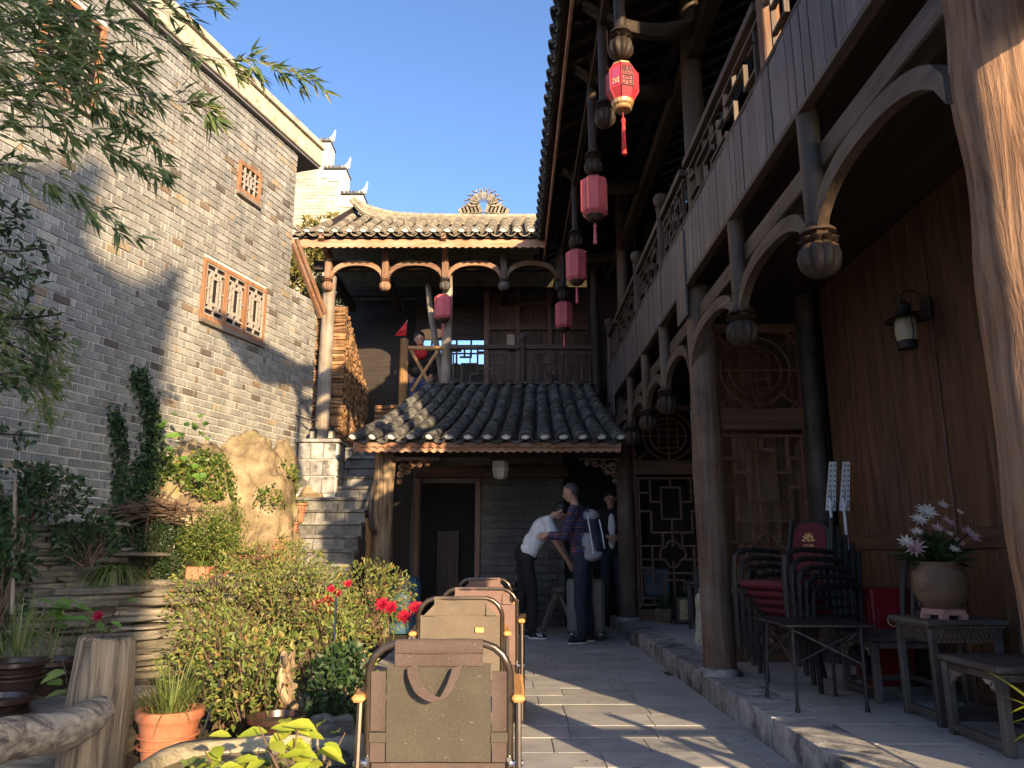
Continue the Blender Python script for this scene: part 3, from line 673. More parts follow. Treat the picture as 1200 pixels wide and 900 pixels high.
b = MB().cyl((.16, GY, GF), (.16, GY, 3.98), .048, .048, 14); b.lathe([(.05, 3.98), (.062, 4.0), (.04, 4.02), (.06, 4.04), (.07, 4.08), (.055, 4.12), (.01, 4.14)], (.16, GY, 0), 16)
b.build('newel_post', M['beam_z'], GB, smooth=True)
MB().cyl((-1.56, GY - .05, 2.9), (-1.56, GY - .05, 4.03), .065, .06, 14).jitter(.012, 4).build('log_post', M['log_yellow'], GB, smooth=True)
MB().cyl((-1.56, GY - .03, 3.90), (-.98, GY - .03, 3.90), .035, .035, 10).build('log_rail', M['log_yellow'], GB, smooth=True)
for a, c in (((-1.46, 3.86), (-1.12, 3.25)), ((-1.08, 3.84), (-1.44, 3.25))): MB().cyl((a[0], GY - .06, a[1]), (c[0], GY - .06, c[1]), .026, .026, 8).build('log_brace', M['log_yellow'], GB, smooth=True)
MB().tube(curve_pts([(-1.30, 11.3, 5.05), (-1.22, 11.1, 4.5), (-1.06, 10.95, 3.7), (-1.0, 10.95, 3.2)]), .045, 8).build('leaning_pole', M['weather_z'], GB, smooth=True)
# roof of the gallery
gex0, gex1, gey, gez, gry, grz_ = -3.22, 1.4, 10.28, 5.40, 12.6, 6.66
def gz(y): return gez + (grz_ - gez)*((y - gey)/(gry - gey))**1.15
dk = MB(); xs_ = [gex0 + (gex1 - gex0)*k/10 for k in range(11)]; ys_ = [gey + (gry - gey)*k/6 for k in range(7)]
def gup(x, y): return max(0, (-1.9 - x))**2 * .20 * (y - gey)/(gry - gey)
vs = [(max(x, gex0 + .5*(y - gey)/(gry - gey)), y, gz(y) + gup(x, y) + dz) for dz in (0, .03) for y in ys_ for x in xs_]
o_ = 77; fs = []
for j in range(6):
    for i in range(10): q = (j*11+i, j*11+i+1, (j+1)*11+i+1, (j+1)*11+i); fs += [q, tuple(t + o_ for t in q[::-1])]
fs += [(i, i+1, o_+i+1, o_+i) for i in range(10)] + [(j*11, (j+1)*11, o_+(j+1)*11, o_+j*11) for j in range(6)]
dk.add(vs, fs); dk.build('roof_deck', M['dark_x'], GB)
MB().prism([(12.6, 6.6), (15.0, 5.3), (15.0, 5.2), (12.6, 6.4)], (gex0, 0, 0), (0, 1, 0), (0, 0, 1), (gex1 - gex0, 0, 0)).build('roof_back', M['old_tile'], GB)
tile_me = mesh_of(half_tile(.26, .075, 170, .014), 'roof_tile', M['old_tile'], True); gpan_me = mesh_of(half_tile(.36, .095, 120, .014, flip=True), 'pan_tile', M['old_tile'], True)
disc_me = mesh_of(MB().sphere((0, 0, 0), (.062, .016, .042), 10, 6), 'tile_end', M['white_disc'], True)
x_ = gex0 + .1; k = 0
while x_ < .55:
    for j in range(9):
        y0 = gey - .06 + j*.255; d = Vector((0, .2, gz(max(gey, y0) + .2) - gz(max(gey, y0)) + gup(x_, max(gey, y0) + .2) - gup(x_, max(gey, y0)))).normalized(); sd = Vector((1, 0, 0)); up = sd.cross(d)
        if y0 > gry - .1: break
        if x_ < gex0 + .06 + .52*(y0 - gey)/(gry - gey): break
        link_mesh('roof_tile', tile_me, GB, Vector((x_, y0, gz(max(gey, y0)) + gup(x_, max(gey, y0)))) + up*(.085 + .012*(j % 2) * 0), basis(sd, d, up))
        if j < 7: link_mesh('pan_tile', gpan_me, GB, Vector((x_ + .1, y0, gz(max(gey, y0)) + gup(x_, max(gey, y0)))) + up*.06, basis(sd, d, up))
    link_mesh('tile_end', disc_me, GB, (x_, gey - .07, gez + .10), None)
    x_ += .2; k += 1
n = 110; top, bot = [], []
for j in range(n + 1):
    x_ = gex0 + .05 + (.42 - gex0)*j/n; top.append((x_, gey + .03, gez - .005)); bot.append((x_, gey + .03, gez - .13 - .012*math.cos(j*1.9)))
MB().strip(top, bot, (0, .025, 0)).build('eave_board', M['fascia'], GB)
for k in range(16): MB().bar((gex0 + .15 + .28*k, gey + .06, gez - .04), (gex0 + .15 + .28*k, gry, grz_ - .05), .06, .05).build('rafter', M['dark_y'], GB)
planks(GB, (gex0 + .05, GY + .15, 5.52), (1, 0, 0), (0, 1, .45), 4.3, 1.6, .22, M['warm_y'], .015, 'ceiling_board')
# ridge with swept-up end and flower ornament
rp = curve_pts([(-2.80, 12.5, 7.10), (-2.68, 12.52, 6.98), (-2.45, 12.55, 6.88), (-2.0, 12.6, 6.80), (-1.0, 12.6, 6.76), (.6, 12.6, 6.76)], 6)
MB().tube(rp, [.05 + .035*min(1, k/6) for k in range(len(rp))], 8).build('ridge_cap', M['old_tile'], GB, smooth=True)
for q in range(3):
    pts = [Vector(p) + Vector((-.02 + .05*q, -.10 - .05*q, -.08 - .07*q)) for p in rp]
    MB().tube(pts, .04, 6).build('ridge_course', M['old_tile'], GB, smooth=True)
orn = MB(); oc = Vector((-.50, 12.58, 6.86))
for k in range(6): orn.box(oc + Vector((-.36 + .06*k - .04, 0, .02 + .02*k)), (.09, .05, .10 + .035*k), Matrix.Rotation(-.35, 3, 'Y')); orn.box(oc + Vector((.36 - .06*k + .04, 0, .02 + .02*k)), (.09, .052, .10 + .035*k), Matrix.Rotation(.35, 3, 'Y'))
orn_ob = orn.build('ridge_ornament', M['old_tile'], GB)
for k in range(9):
    a = R(18 + 18*k); d = Vector((math.cos(a), 0, math.sin(a))); c = oc + Vector((0, -.05, .10)) + d*.23; sd = Vector((-d.z, 0, d.x))
    o1, i1 = [], []
    for j in range(9):
        t = -1 + 2*j/8; w = .075*(1 - t*t)
        o1.append(c + d*t*.13 + sd*w); i1.append(c + d*t*.13 + sd*(w*.55))
    MB().strip(o1, i1, (0, .03, 0)).strip([p - (sd*(2*.075*(1-(-1+2*j/8)**2))) for j, p in enumerate(o1)], [p - sd*(2*.075*.55*(1-(-1+2*j/8)**2)) for j, p in enumerate(i1)], (0, .03, 0)).build('ornament_petal', M['old_tile'], orn_ob)
# ground floor wall of dark brick with door
GW = 11.15
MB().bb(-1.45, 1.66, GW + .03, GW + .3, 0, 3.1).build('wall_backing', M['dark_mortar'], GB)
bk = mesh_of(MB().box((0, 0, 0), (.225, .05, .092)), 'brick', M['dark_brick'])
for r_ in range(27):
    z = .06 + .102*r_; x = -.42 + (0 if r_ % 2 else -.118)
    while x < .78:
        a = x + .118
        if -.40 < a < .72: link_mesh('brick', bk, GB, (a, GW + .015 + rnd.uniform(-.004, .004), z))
        x += .237
MB().bb(-1.30, -.52, GW - .02, GW + .04, .0, 1.98).build('doorway', M['void'], GB)  # black panel over the opening, inside darkness put into its colour
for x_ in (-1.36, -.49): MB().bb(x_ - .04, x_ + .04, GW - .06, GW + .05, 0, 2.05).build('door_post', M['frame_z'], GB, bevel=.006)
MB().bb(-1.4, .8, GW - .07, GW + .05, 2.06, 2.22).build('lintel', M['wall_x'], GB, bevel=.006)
MB().bb(.74, 1.64, GW - .02, GW + .025, 0, 2.9).build('doorway', M['void'], GB)  # another black panel, shade of the room painted in
MB().bb(-2.0, -1.45, GW - .03, GW + .05, 0, 2.2).build('wall_panel', M['dark_z'], GB)
MB().bb(-1.05, -.75, GW - .12, GW - .06, .0, 1.3).build('door_panel', M['dark_z'], GB)

# ================================================================== small tiled porch
TP = thing('tiled_porch', 'low lean-to porch with grey tiled roof on a weathered log post', 'porch', (-.3, 9.8, 0))
px0, px1, py0, pz0 = -1.95, 1.36, 9.40, 2.33; qx0, qx1, py1, pz1 = -1.22, 1.10, 10.72, 3.25
def prf(s_, t):   # s 0..1 along the eave, t 0..1 up the slope
    a = px0 + (px1 - px0)*s_; c = qx0 + (qx1 - qx0)*s_; sag = -.07*math.sin(math.pi*t)
    return Vector((a + (c - a)*t, py0 + (py1 - py0)*t, pz0 + (pz1 - pz0)*t + sag))
dk = MB(); vs = [prf(i/8, j/6) + Vector((0, 0, dz)) for dz in (0, .03) for j in range(7) for i in range(9)]; fs = []; o_ = 63
for j in range(6):
    for i in range(8): q = (j*9+i, j*9+i+1, (j+1)*9+i+1, (j+1)*9+i); fs += [q, tuple(t + o_ for t in q[::-1])]
fs += [(i, i+1, o_+i+1, o_+i) for i in range(8)] + [(j*9+e, (j+1)*9+e, o_+(j+1)*9+e, o_+j*9+e) for j in range(6) for e in (0, 8)]
dk.add(vs, fs); dk.build('roof_deck', M['dark_x'], TP)
NT, NR = 20, 15
t_me = mesh_of(half_tile(.16, .085, 175, .016, 7, taper=.86), 'roof_tile', M['tile'], True)
pans = MB(); pan = half_tile(.17, .105, 115, .014, 4, flip=True)
disc2 = mesh_of(MB().sphere((0, 0, -.005), (.058, .018, .036), 10, 6), 'tile_end', M['white_disc'], True)
for r_ in range(NR):
    s_ = .012 + .976*r_/(NR - 1)
    for j in range(NT):
        t = -.035 + 1.02*j/NT; p = prf(s_, t); d = (prf(s_, t + .05) - p).normalized(); sd = d.cross(Vector((0, 0, 1))).normalized(); up = sd.cross(d)
        tilt = Matrix.Rotation(rnd.uniform(-.06, .06), 3, 'Y') @ Matrix.Rotation(rnd.uniform(-.05, .05), 3, 'Z')
        q = (Matrix((sd, d, up)).transposed() @ tilt @ Matrix.Rotation(-.10, 3, 'X')).to_quaternion()
        link_mesh('roof_tile', t_me, TP, p + up*(.088 + rnd.uniform(-.006, .008)) + sd*rnd.uniform(-.008, .008), q, (1 - .25*t, 1, 1 - .15*t))
        if r_ < NR - 1:
            s2 = s_ + .488/(NR - 1)*1.0; p2 = prf(s2, t)
            Rm = Matrix((sd*(1 - .25*t), d, up)).transposed()
            pans.add([p2 + up*.07 + Rm @ (Vector(v_)) for v_ in pan.v], pan.f)
    e = prf(s_, -.04); link_mesh('tile_end', disc2, TP, e + Vector((0, -.012, .095)), None)
pans.build('pan_tiles', M['tile'], TP, kind='stuff')
ridge = MB()
for k in range(34):
    s_ = k/33; p = prf(s_, 1.0); MB().box(p + Vector((0, .02, .11 + rnd.uniform(-.01, .012))), (.10, .13, .022), Matrix.Rotation(rnd.uniform(-.25, .25), 3, 'Y')).build('ridge_tile', M['tile'], TP)
n = 120; top, bot = [], []
for j in range(n + 1):
    p = prf(j/n*.995, 0); top.append(p + Vector((0, .02, 0))); bot.append(p + Vector((0, .02, -.115 - .012*math.cos(j*1.75))))
MB().strip(top, bot, (0, .025, 0)).build('eave_board', M['fascia'], TP)
n = 120; top = [p + Vector((0, -.028, -.005)) for p in top]; bot = [Vector((p.x, p.y - .028, p.z + .055)) for p in bot]
MB().strip(top, bot, (0, .022, 0)).build('eave_board', M['fascia'], TP)
b = MB().tube([(-1.66, 9.8, .0), (-1.66, 9.8, .6), (-1.64, 9.8, 1.2), (-1.63, 9.8, 1.8), (-1.62, 9.8, 2.26)], [.155, .14, .135, .13, .13], 18).jitter(.025, 3); b.build('log_post', M['log_old'], TP, smooth=True)
MB().bb(-1.72, 1.4, 9.74, 9.86, 2.20, 2.31).build('beam', M['dark_x'], TP, bevel=.006)
for k in range(7): MB().bar((-1.7 + .5*k, 9.48, 2.31), (-1.2 + .38*k, 10.6, 3.1), .05, .05).build('rafter', M['dark_y'], TP)
for sgn, x0 in ((1, -1.48), (-1, 1.36)):   # carved scroll brackets
    br = MB().strip([(x0 + sgn*.5*k/8, 9.78, 2.18) for k in range(9)], [(x0 + sgn*.5*k/8, 9.78, 2.18 - .03 - .02*math.cos(k*2.2)) for k in range(9)], (0, .04, 0)).build('carved_bracket', M['warm_x'], TP)
    for (dx, dz, r_) in ((.08, -.10, .055), (.19, -.09, .05), (.30, -.07, .04), (.40, -.06, .03), (.06, -.20, .045), (.15, -.17, .035), (.05, -.29, .03)):
        pts = []
        for j in range(15):
            a = j*.62; rr = r_*(1 - .055*j); pts.append((x0 + sgn*(dx + rr*math.cos(a)), 9.80, 2.17 + dz + rr*math.sin(a)))
        MB().tube(pts, .014, 5).build('scroll', M['warm_x'], br)
pl_ = MB().lathe([(.10, 2.16), (.105, 2.05), (.085, 1.96), (.06, 1.93)], (-.15, 9.95, 0), 6)
tag(pl_.build('ceiling_lantern', M['cream_pot']), 'small cream six-sided lantern under the tiled porch eave', 'lantern')

# ================================================================== brick house on the left
BO = Vector((-2.82, 10.0, 0)); E1 = Vector((-.29, -.957, 0)).normalized(); BN = Vector((.957, -.29, 0)).normalized()
BH = thing('brick_house', 'tall grey brick house with pale mortar, small lattice windows and stone cornice', 'building', BO)
def bp(L, z, d=0.0): return BO + E1*L + BN*d + Vector((0, 0, z))
def slabL(b, L0, L1, z0, z1, d0, d1): b.box((bp((L0+L1)/2, (z0+z1)/2, (d0+d1)/2)), (abs(L1-L0), abs(d1-d0), abs(z1-z0)), Matrix((E1, BN, (0, 0, 1))).transposed()); return b
w_ = MB(); slabL(w_, .42, 9, 4.42, 6.34, -.4, -.004); slabL(w_, -.30, 9, -.1, 4.42, -.4, -.004); w_.build('wall', M['mortar'], BH)
WINS = [(.90, 2.07, 3.53, 4.21), (1.18, 1.62, 5.25, 5.63), (3.70, 4.35, 5.0, 5.9)]
CH, UN = .0815, .236; HD = .040; JT = .016
cells = []; r_ = 0; z = .35
while z < 6.30:
    L = -.30 + (-.5*UN*(r_ % 2)) - rnd.uniform(0, .02); z1 = min(z + CH - JT, 6.33)
    while L < 7.2:
        for wdt in (UN - HD - 2*JT, HD):
            a, c = L, L + wdt; L = c + JT
            lo = .42 if z > 4.40 else -.30
            a = max(a, lo)
            if c - a < .015: continue
            if any(a < w1 + .006 and c > w0 - .006 and z < wz1 + .006 and z1 > wz0 - .06 for w0, w1, wz0, wz1 in WINS):
                for w0, w1, wz0, wz1 in WINS:
                    if z < wz1 + .006 and z1 > wz0 - .06:
                        if a < w0 - .006 < c: c = w0 - .006
                        elif a < w1 + .006 < c: a = w1 + .006
                        elif a >= w0 - .006 and c <= w1 + .006: c = a
                if c - a < .015: continue
            cells.append((a, c, z, z1))
    z += CH; r_ += 1
def seen(cl):
    m_ = bp((cl[0]+cl[1])/2, cl[2]); v = m_ - Vector((0, 0, 1)); dep = v.y*_c + v.z*_s
    u_, v_ = v.x/dep*FPX + 600, 450 - (-v.y*_s + v.z*_c)/dep*FPX
    ok = 5 < u_ < 350 and 30 < v_ < 560 and not (u_ < 60 and v_ > 230) and not (v_ < 200 and u_ < 90)
    return (cl[1]-cl[0])*(1/dep**2) if ok else 0
cells.sort(key=seen, reverse=True)
BROT = Matrix((E1, BN, (0, 0, 1))).transposed()
sizes = {}
for cl in cells[:300]:
    key = (round(cl[1]-cl[0], 3), round(cl[3]-cl[2], 3))
    if key not in sizes: sizes[key] = mesh_of(MB().box((0, 0, 0), (key[0], .03, key[1])), 'brick', M['brick'])
    link_mesh('brick', sizes[key], BH, bp((cl[0]+cl[1])/2, (cl[2]+cl[3])/2, -.006 + rnd.uniform(-.003, .003)), BROT.to_quaternion())
rest = MB()
for cl in cells[300:]: slabL(rest, cl[0], cl[1], cl[2], cl[3], -.02, .009 + rnd.uniform(-.003, .003))
rest.build('bricks', M['brick'], BH, kind='stuff')
cp = MB(); slabL(cp, -.06, 7.5, 6.37, 6.62, -.5, .10); cp.build('cornice', M['coping'], BH, bevel=.01)
cp = MB(); slabL(cp, -.04, 7.5, 6.335, 6.365, -.5, .07); cp.build('soffit', M['soffit'], BH)
cp = MB(); slabL(cp, -.06, 7.5, 6.622, 6.70, -.5, .14); cp.build('cornice', M['coping'], BH)
WSEG = mirror([(0, .0, .5, .0), (0, 1, .5, 1), (0, 0, 0, 1), (.18, .22, .18, .78), (.34, .25, .34, .75), (.18, .22, .5, .22), (.18, .78, .5, .78), (.34, .25, .5, .25), (.34, .75, .5, .75), (0, .12, .5, .12), (0, .88, .5, .88),
               (.25, .12, .25, .22), (.25, .78, .25, .88), (0, .5, .18, .5), (.18, .38, .34, .38), (.18, .62, .34, .62)]) + [(.5, 0, .5, .12), (.5, .88, .5, 1), (.38, .12, .38, .22), (.62, .12, .62, .22), (.38, .78, .38, .88), (.62, .78, .62, .88)]
SMSEG = mirror([(0, .25, .5, .25), (0, .75, .5, .75), (.2, 0, .2, 1), (.2, .5, .4, .5), (.4, .25, .4, .75), (0, .5, .1, .5)]) + [(.5, 0, .5, .25), (.5, .75, .5, 1)]
for (w0, w1, z0, z1), nl in zip(WINS, (3, 1, 1)):
    fr = MB(); t = .05
    slabL(fr, w0, w1, z0 - .02, z0 + .035, -.05, .03); slabL(fr, w0, w1, z1 - .05, z1, -.05, .03)
    pw = (w1 - w0 - t)/nl
    for k in range(nl + 1): slabL(fr, w0 + k*pw, w0 + k*pw + (t if k in (0, nl) else t*1.3), z0 + .035, z1 - .05, -.05, .028)
    win = fr.build('window', M['window_wood'], BH, bevel=.004)
    s_ = MB(); slabL(s_, w0 - .004, w1 + .004, z0 - .07, z0 - .022, -.03, .05); s_.build('sill', M['weather_x'], win)
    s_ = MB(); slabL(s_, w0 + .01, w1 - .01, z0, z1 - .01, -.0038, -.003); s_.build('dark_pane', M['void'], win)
    for k in range(nl):
        a = w0 + k*pw + t*1.1; c = w0 + (k+1)*pw - .004
        lattice(win, bp(c, z0 + .045, .010), -E1, (0, 0, 1), c - a, z1 - z0 - .10, WSEG if nl == 3 else SMSEG, M['grey_lattice'], .02, .02)
gt = MB(); gt.bar((-2.98, 9.75, 5.10), (-2.66, 10.25, 4.20), .055, .05); gt.bar((-2.93, 9.78, 5.16), (-2.61, 10.28, 4.26), .03, .06); gt.build('verge_board', M['warm_y'], BH)

# ================================================================== pale stepped-gable house far behind
WH = thing('gable_house', 'pale brick house with white stepped gable and upturned ridge tips behind the roofs', 'building', (-5, 17, 4))
steps = [(-9.0, -4.43, 10.75), (-4.43, -4.02, 10.02), (-4.02, -3.58, 9.36)]
for a, c, zt in steps:
    MB().bb(a, c, 17, 17.4, 4, zt - .30).build('wall', M['pale_brick'], WH)
    MB().bb(a, c + .02, 16.97, 17.43, zt - .298, zt).build('white_band', M['plaster'], WH)
    MB().bb(c - .14, c + .021, 16.972, 17.428, zt - .95, zt - .30).build('white_band', M['plaster'], WH)
    for k in range(6): MB().cyl((c - .02 - .09*k, 16.9, zt + .05), (c - .02 - .09*k, 17.5, zt + .05), .035, .035, 8).build('coping_tile', M['tile'], WH)
    MB().bb(c - .5, c + .04, 16.9, 17.5, zt + .002, zt + .03).build('coping_slab', M['tile'], WH)
    o1 = [(c - .30, 17.15, zt + .08), (c - .2, 17.15, zt + .16), (c - .06, 17.15, zt + .22), (c + .02, 17.15, zt + .30), (c + .07, 17.15, zt + .45)]; i1 = [(c - .30, 17.15, zt + .06), (c - .2, 17.15, zt + .065), (c - .06, 17.15, zt + .07), (c + .04, 17.15, zt + .16), (c + .075, 17.15, zt + .44)]
    MB().strip(o1, i1, (0, .1, 0)).build('ridge_tip', M['plaster'], WH)
gbk = mesh_of(MB().box((0, 0, 0), (.30, .02, .075)), 'brick', M['pale_brick'])
k = 0
for r_ in range(46):
    z = 7.1 + .085*r_; x = -6.0 + (0 if r_ % 2 else .16)
    while x < -3.75:
        if any(a < x - .16 and x + .16 < c - .15 and z < zt - .36 for a, c, zt in [(-9, -4.43, 10.75), (-9, -4.02, 10.02), (-9, -3.58, 9.36)]):
            if k < 300: link_mesh('brick', gbk, WH, (x, 16.992 + rnd.uniform(0, .004), z)); k += 1
        x += .32

# ================================================================== stone steps, pedestal, woodpile
ST = thing('stone_steps', 'flight of worn grey stone steps climbing beside the porch', 'steps', (-2.3, 8, 0))
NS = 15
for k in range(NS):
    z0, z1 = .16*k + .08, .16*(k + 1) + .08; y0 = 7.55 + .245*k; xl, xr = -2.95 + .026*k, -1.70 - .012*k; x = xl; row = []
    if z1 < .5: xl -= .2
    x = xl
    sp_ = MB().bb(xl, xr, y0 + .02, y0 + .6, max(-.05, z0 - .3), z1 - .05).build('step', M['joint'], ST)
    while x < xr - .02:
        w = rnd.uniform(.28, .55); w = w if xr - x - w > .15 else xr - x
        MB().bb(x + .003, x + w - .003, y0 + .012, y0 + .3, z0 - .005, z1 - .038).build('stone', M['step'], sp_, bevel=.005)
        x += w
    x = xl
    while x < xr - .02:
        w = rnd.uniform(.45, .8); w = w if xr - x - w > .25 else xr - x
        MB().bb(x + .002, x + w - .002, y0 - .015, y0 + .31, z1 - .036, z1 + rnd.uniform(-.003, .003)).build('stone', M['step'], sp_, bevel=.006); x += w
MB().bb(-3.0, -1.5, 11.2, 12.95, 0, 2.47).build('landing', M['joint'], ST)
MB().bb(-1.75, -1.05, 11.05, 11.6, 2.3, 2.65).build('top_step', M['step'], ST)
PD = thing('stone_pedestal', 'block-clad stone pedestal beside the top of the steps', 'pedestal', (-2.5, 10.1, 0))
MB().bb(-2.78, -2.28, 9.95, 10.4, 1.5, 2.40).build('core', M['mortar'], PD)
for r_ in range(3):
    for c_ in range(3): MB().bb(-2.775 + .165*c_, -2.62 + .165*c_, 9.925, 9.98, 1.75 + .22*r_, 1.955 + .22*r_).build('block', M['kerbstone'], PD, bevel=.004)
    for c_ in range(2): MB().bb(-2.30, -2.262, 9.96 + .22*c_, 10.165 + .22*c_, 1.75 + .22*r_, 1.955 + .22*r_).build('block', M['kerbstone'], PD, bevel=.004)
MB().bb(-2.81, -2.24, 9.9, 10.45, 2.405, 2.45).build('cap_slab', M['kerbstone'], PD, bevel=.008)
def boulder(name, label, c, r, mat, seed, amp=.35, parent=None, n=28, m=20, sc=2.2, cat='rock', group=None):
    b = MB().sphere((0, 0, 0), 1, n, m); out = []
    for p in b.v:
        p = Vector(p); q = p * (1 + amp*(noise.fractal(p*sc + Vector((seed, 0, seed)), 1.0, 2.0, 4) * .6 + .3*noise.noise(p*.9 + Vector((0, seed, 0)))))
        out.append((c[0] + q.x*r[0], c[1] + q.y*r[1], c[2] + q.z*r[2]))
    b.v = out
    if n > 35: b.jitter(.07, 4.5, seed).jitter(.03, 13, seed)
    o = b.build(name, mat, parent, smooth='all')
    if label: tag(o, label, cat, group)
    return o
boulder('boulder', 'rough stone wedged under the block pedestal', (-2.60, 9.98, 1.52), (.22, .2, .30), M['rock'], 5)
boulder('boulder', 'rounded boulder on the brick house corner above the cliff', (-2.86, 9.55, 1.95), (.2, .25, .42), M['rock'], 9)
for x_, lb in ((-2.62, 'small black lantern on the pedestal touching the brick corner'), (-2.38, 'small black lantern on the pedestal nearer the steps')):
    t = thing('garden_lantern', lb, 'lantern', (x_, 10.02, 2.45))
    MB().bb(x_ - .04, x_ + .04, 9.98, 10.06, 2.45, 2.47).build('base', M['black_metal'], t); MB().bb(x_ - .03, x_ + .03, 9.99, 10.05, 2.471, 2.56).build('glass', M['lamp_glass'], t)
    for sx in (-1, 1):
        for sy in (-1, 1): MB().bb(x_ + sx*.034 - .006, x_ + sx*.034 + .006, 10.02 + sy*.034 - .006, 10.02 + sy*.034 + .006, 2.47, 2.565).build('post', M['black_metal'], t)
    MB().lathe([(.062, 2.565), (.04, 2.60), (.012, 2.63)], (x_, 10.02, 0), 4).build('roof', M['black_metal'], t)
WP = thing('woodpile', 'tall stack of split firewood filling the bay beside the steps', 'woodpile', (-2.6, 11, 2.45))
bulk = MB(); cnt = 0
def split_log(p, d, L, w, h):
    a = rnd.uniform(0, 6.28); s1 = Vector(d).normalized(); u = s1.orthogonal().normalized(); v = s1.cross(u)
    poly = [(math.cos(a + k*2*math.pi/5)*w*rnd.uniform(.75, 1.1), math.sin(a + k*2*math.pi/5)*h*rnd.uniform(.75, 1.1)) for k in range(5)]
    return poly, u, v, s1*L
z = 2.47; r_ = 0
while z < 4.62:                       # front stack: sticks seen side-on and end-on
    x = -3.0
    while x < -2.78:
        if r_ % 3 or rnd.random() < .5:
            L = rnd.uniform(.2, .4); po, u, v, d = split_log((0, 0, 0), (1, rnd.uniform(-.15, .15), rnd.uniform(-.08, .08)), L, .034, .034)
            b = MB().prism(po, (x, 10.98 + rnd.uniform(-.03, .03), z), u, v, d); x += L*.9
        else:
            po, u, v, d = split_log((0, 0, 0), (rnd.uniform(-.2, .2), 1, 0), .3, .036, .036); b = MB().prism(po, (x, 10.93 + rnd.uniform(-.03, .02), z), u, v, d); x += .07
        b.build('firewood', M['firewood'], WP); cnt += 1
    z += .056; r_ += 1
y = 10.92
while y < 12.9:                       # long stack along the steps: log ends face the landing
    top = 4.55 - max(0, (y - 11.0))*.45; z = 2.47
    while z < top:
        po, u, v, d = split_log((0, 0, 0), (-1, rnd.uniform(-.15, .15), rnd.uniform(-.1, .1)), .3, .033, .033)
        bulk.prism(po, (-2.46 + rnd.uniform(-.015, .015), y + rnd.uniform(-.01, .01), z), u, v, d); z += .054
    y += .055
bulk.build('firewood_ends', M['firewood_end'], WP, kind='stuff')
MB().bb(-3.0, -2.55, 11.1, 12.9, 2.45, 3.7).build('stack_core', M['dark_x'], WP)
W2 = thing('firewood_stack', 'short stack of split logs on the landing behind the log post', 'woodpile', (-1.8, 11.6, 2.47))
for r_ in range(10):
    for k in range(3):
        po, u, v, d = split_log((0, 0, 0), (1, rnd.uniform(-.1, .1), rnd.uniform(-.05, .05)), rnd.uniform(.25, .36), .04, .04)
        MB().prism(po, (-2.1 + .22*k, 11.55 + rnd.uniform(-.05, .05), 2.5 + .075*r_), u, v, d).build('firewood', M['firewood'], W2)
t = MB().cyl((-1.80, 9.55, 0), (-1.78, 9.60, 1.42), .07, .065, 14).jitter(.012, 4)
tag(t.build('log', M['log_yellow'], smooth=True), 'peeled yellow log leaning against the old porch post', 'log')
b = MB().tube([(-1.70, 9.62, 1.75 + .32*math.cos(a), ) if False else (-1.70, 9.66 + .3*math.sin(a), 1.55 + .3*math.cos(a)) for a in [2*math.pi*k/24 for k in range(25)]], .03, 6, False)
tag(b.build('wheel_rim', M['blackwood_x'], smooth=True), 'dark old wheel rim leaning behind the porch post', 'wheel')

# ================================================================== unseen casters behind the viewer, shaped for the shadows they throw on the court
SH = thing('shadow_gable_house', 'unseen stepped gable house behind the viewer, outline shaped to cast its shadow on the brick wall', 'building', (2, -11.2, 0))
gp = [(-7, -2.4), (-7, 5.6), (-3, 5.75), (-.6, 6.25), (-.08, 6.56), (.25, 6.93), (.5, 7.18), (.67, 7.44), (.63, 6.91), (.6, 6.55), (.91, 6.51), (1.27, 6.77), (1.42, 6.96), (1.52, 7.15), (1.48, 6.7), (1.43, 6.2), (1.45, 4.9), (1.45, -2.4)]  # outline traced back along the sun from the shadow on the brick wall
MB().prism([(x + 3.73, z + 2.36) for x, z in gp], (0, -11.0, 0), (1, 0, 0), (0, 0, 1), (0, -.35, 0)).build('gable_wall', M['coping'], SH)
MB().bb(-3.3, 4.8, -18, -11.36, 0, 7.6).build('house_body', M['coping'], SH)
MB().prism([(-3.5, 7.6), (.7, 8.5), (4.9, 7.6)], (0, -11.36, 0), (1, 0, 0), (0, 0, 1), (0, -6.6, 0)).build('roof', M['tile'], SH)
# unseen fence added at the open porch end to throw slatted light on the paving
PF = thing('slat_shadow_fence', 'unseen low timber fence added at the open porch end to throw slatted light', 'fence', (2, 1.2, 0))
for z_ in (.75, 1.05): MB().bar((1.9, 1.15, z_), (3.6, 1.15, z_), .035, .05).build('rail', M['weather_x'], PF)
for x_ in (1.95, 2.5, 3.1, 3.55): MB().cyl((x_, 1.15, 0), (x_, 1.15, 1.2), .03, .03, 10).build('post', M['weather_z'], PF)
MB().bar((2.0, 1.15, .3), (2.5, 1.15, 1.02), .03, .03).build('brace', M['weather_x'], PF)

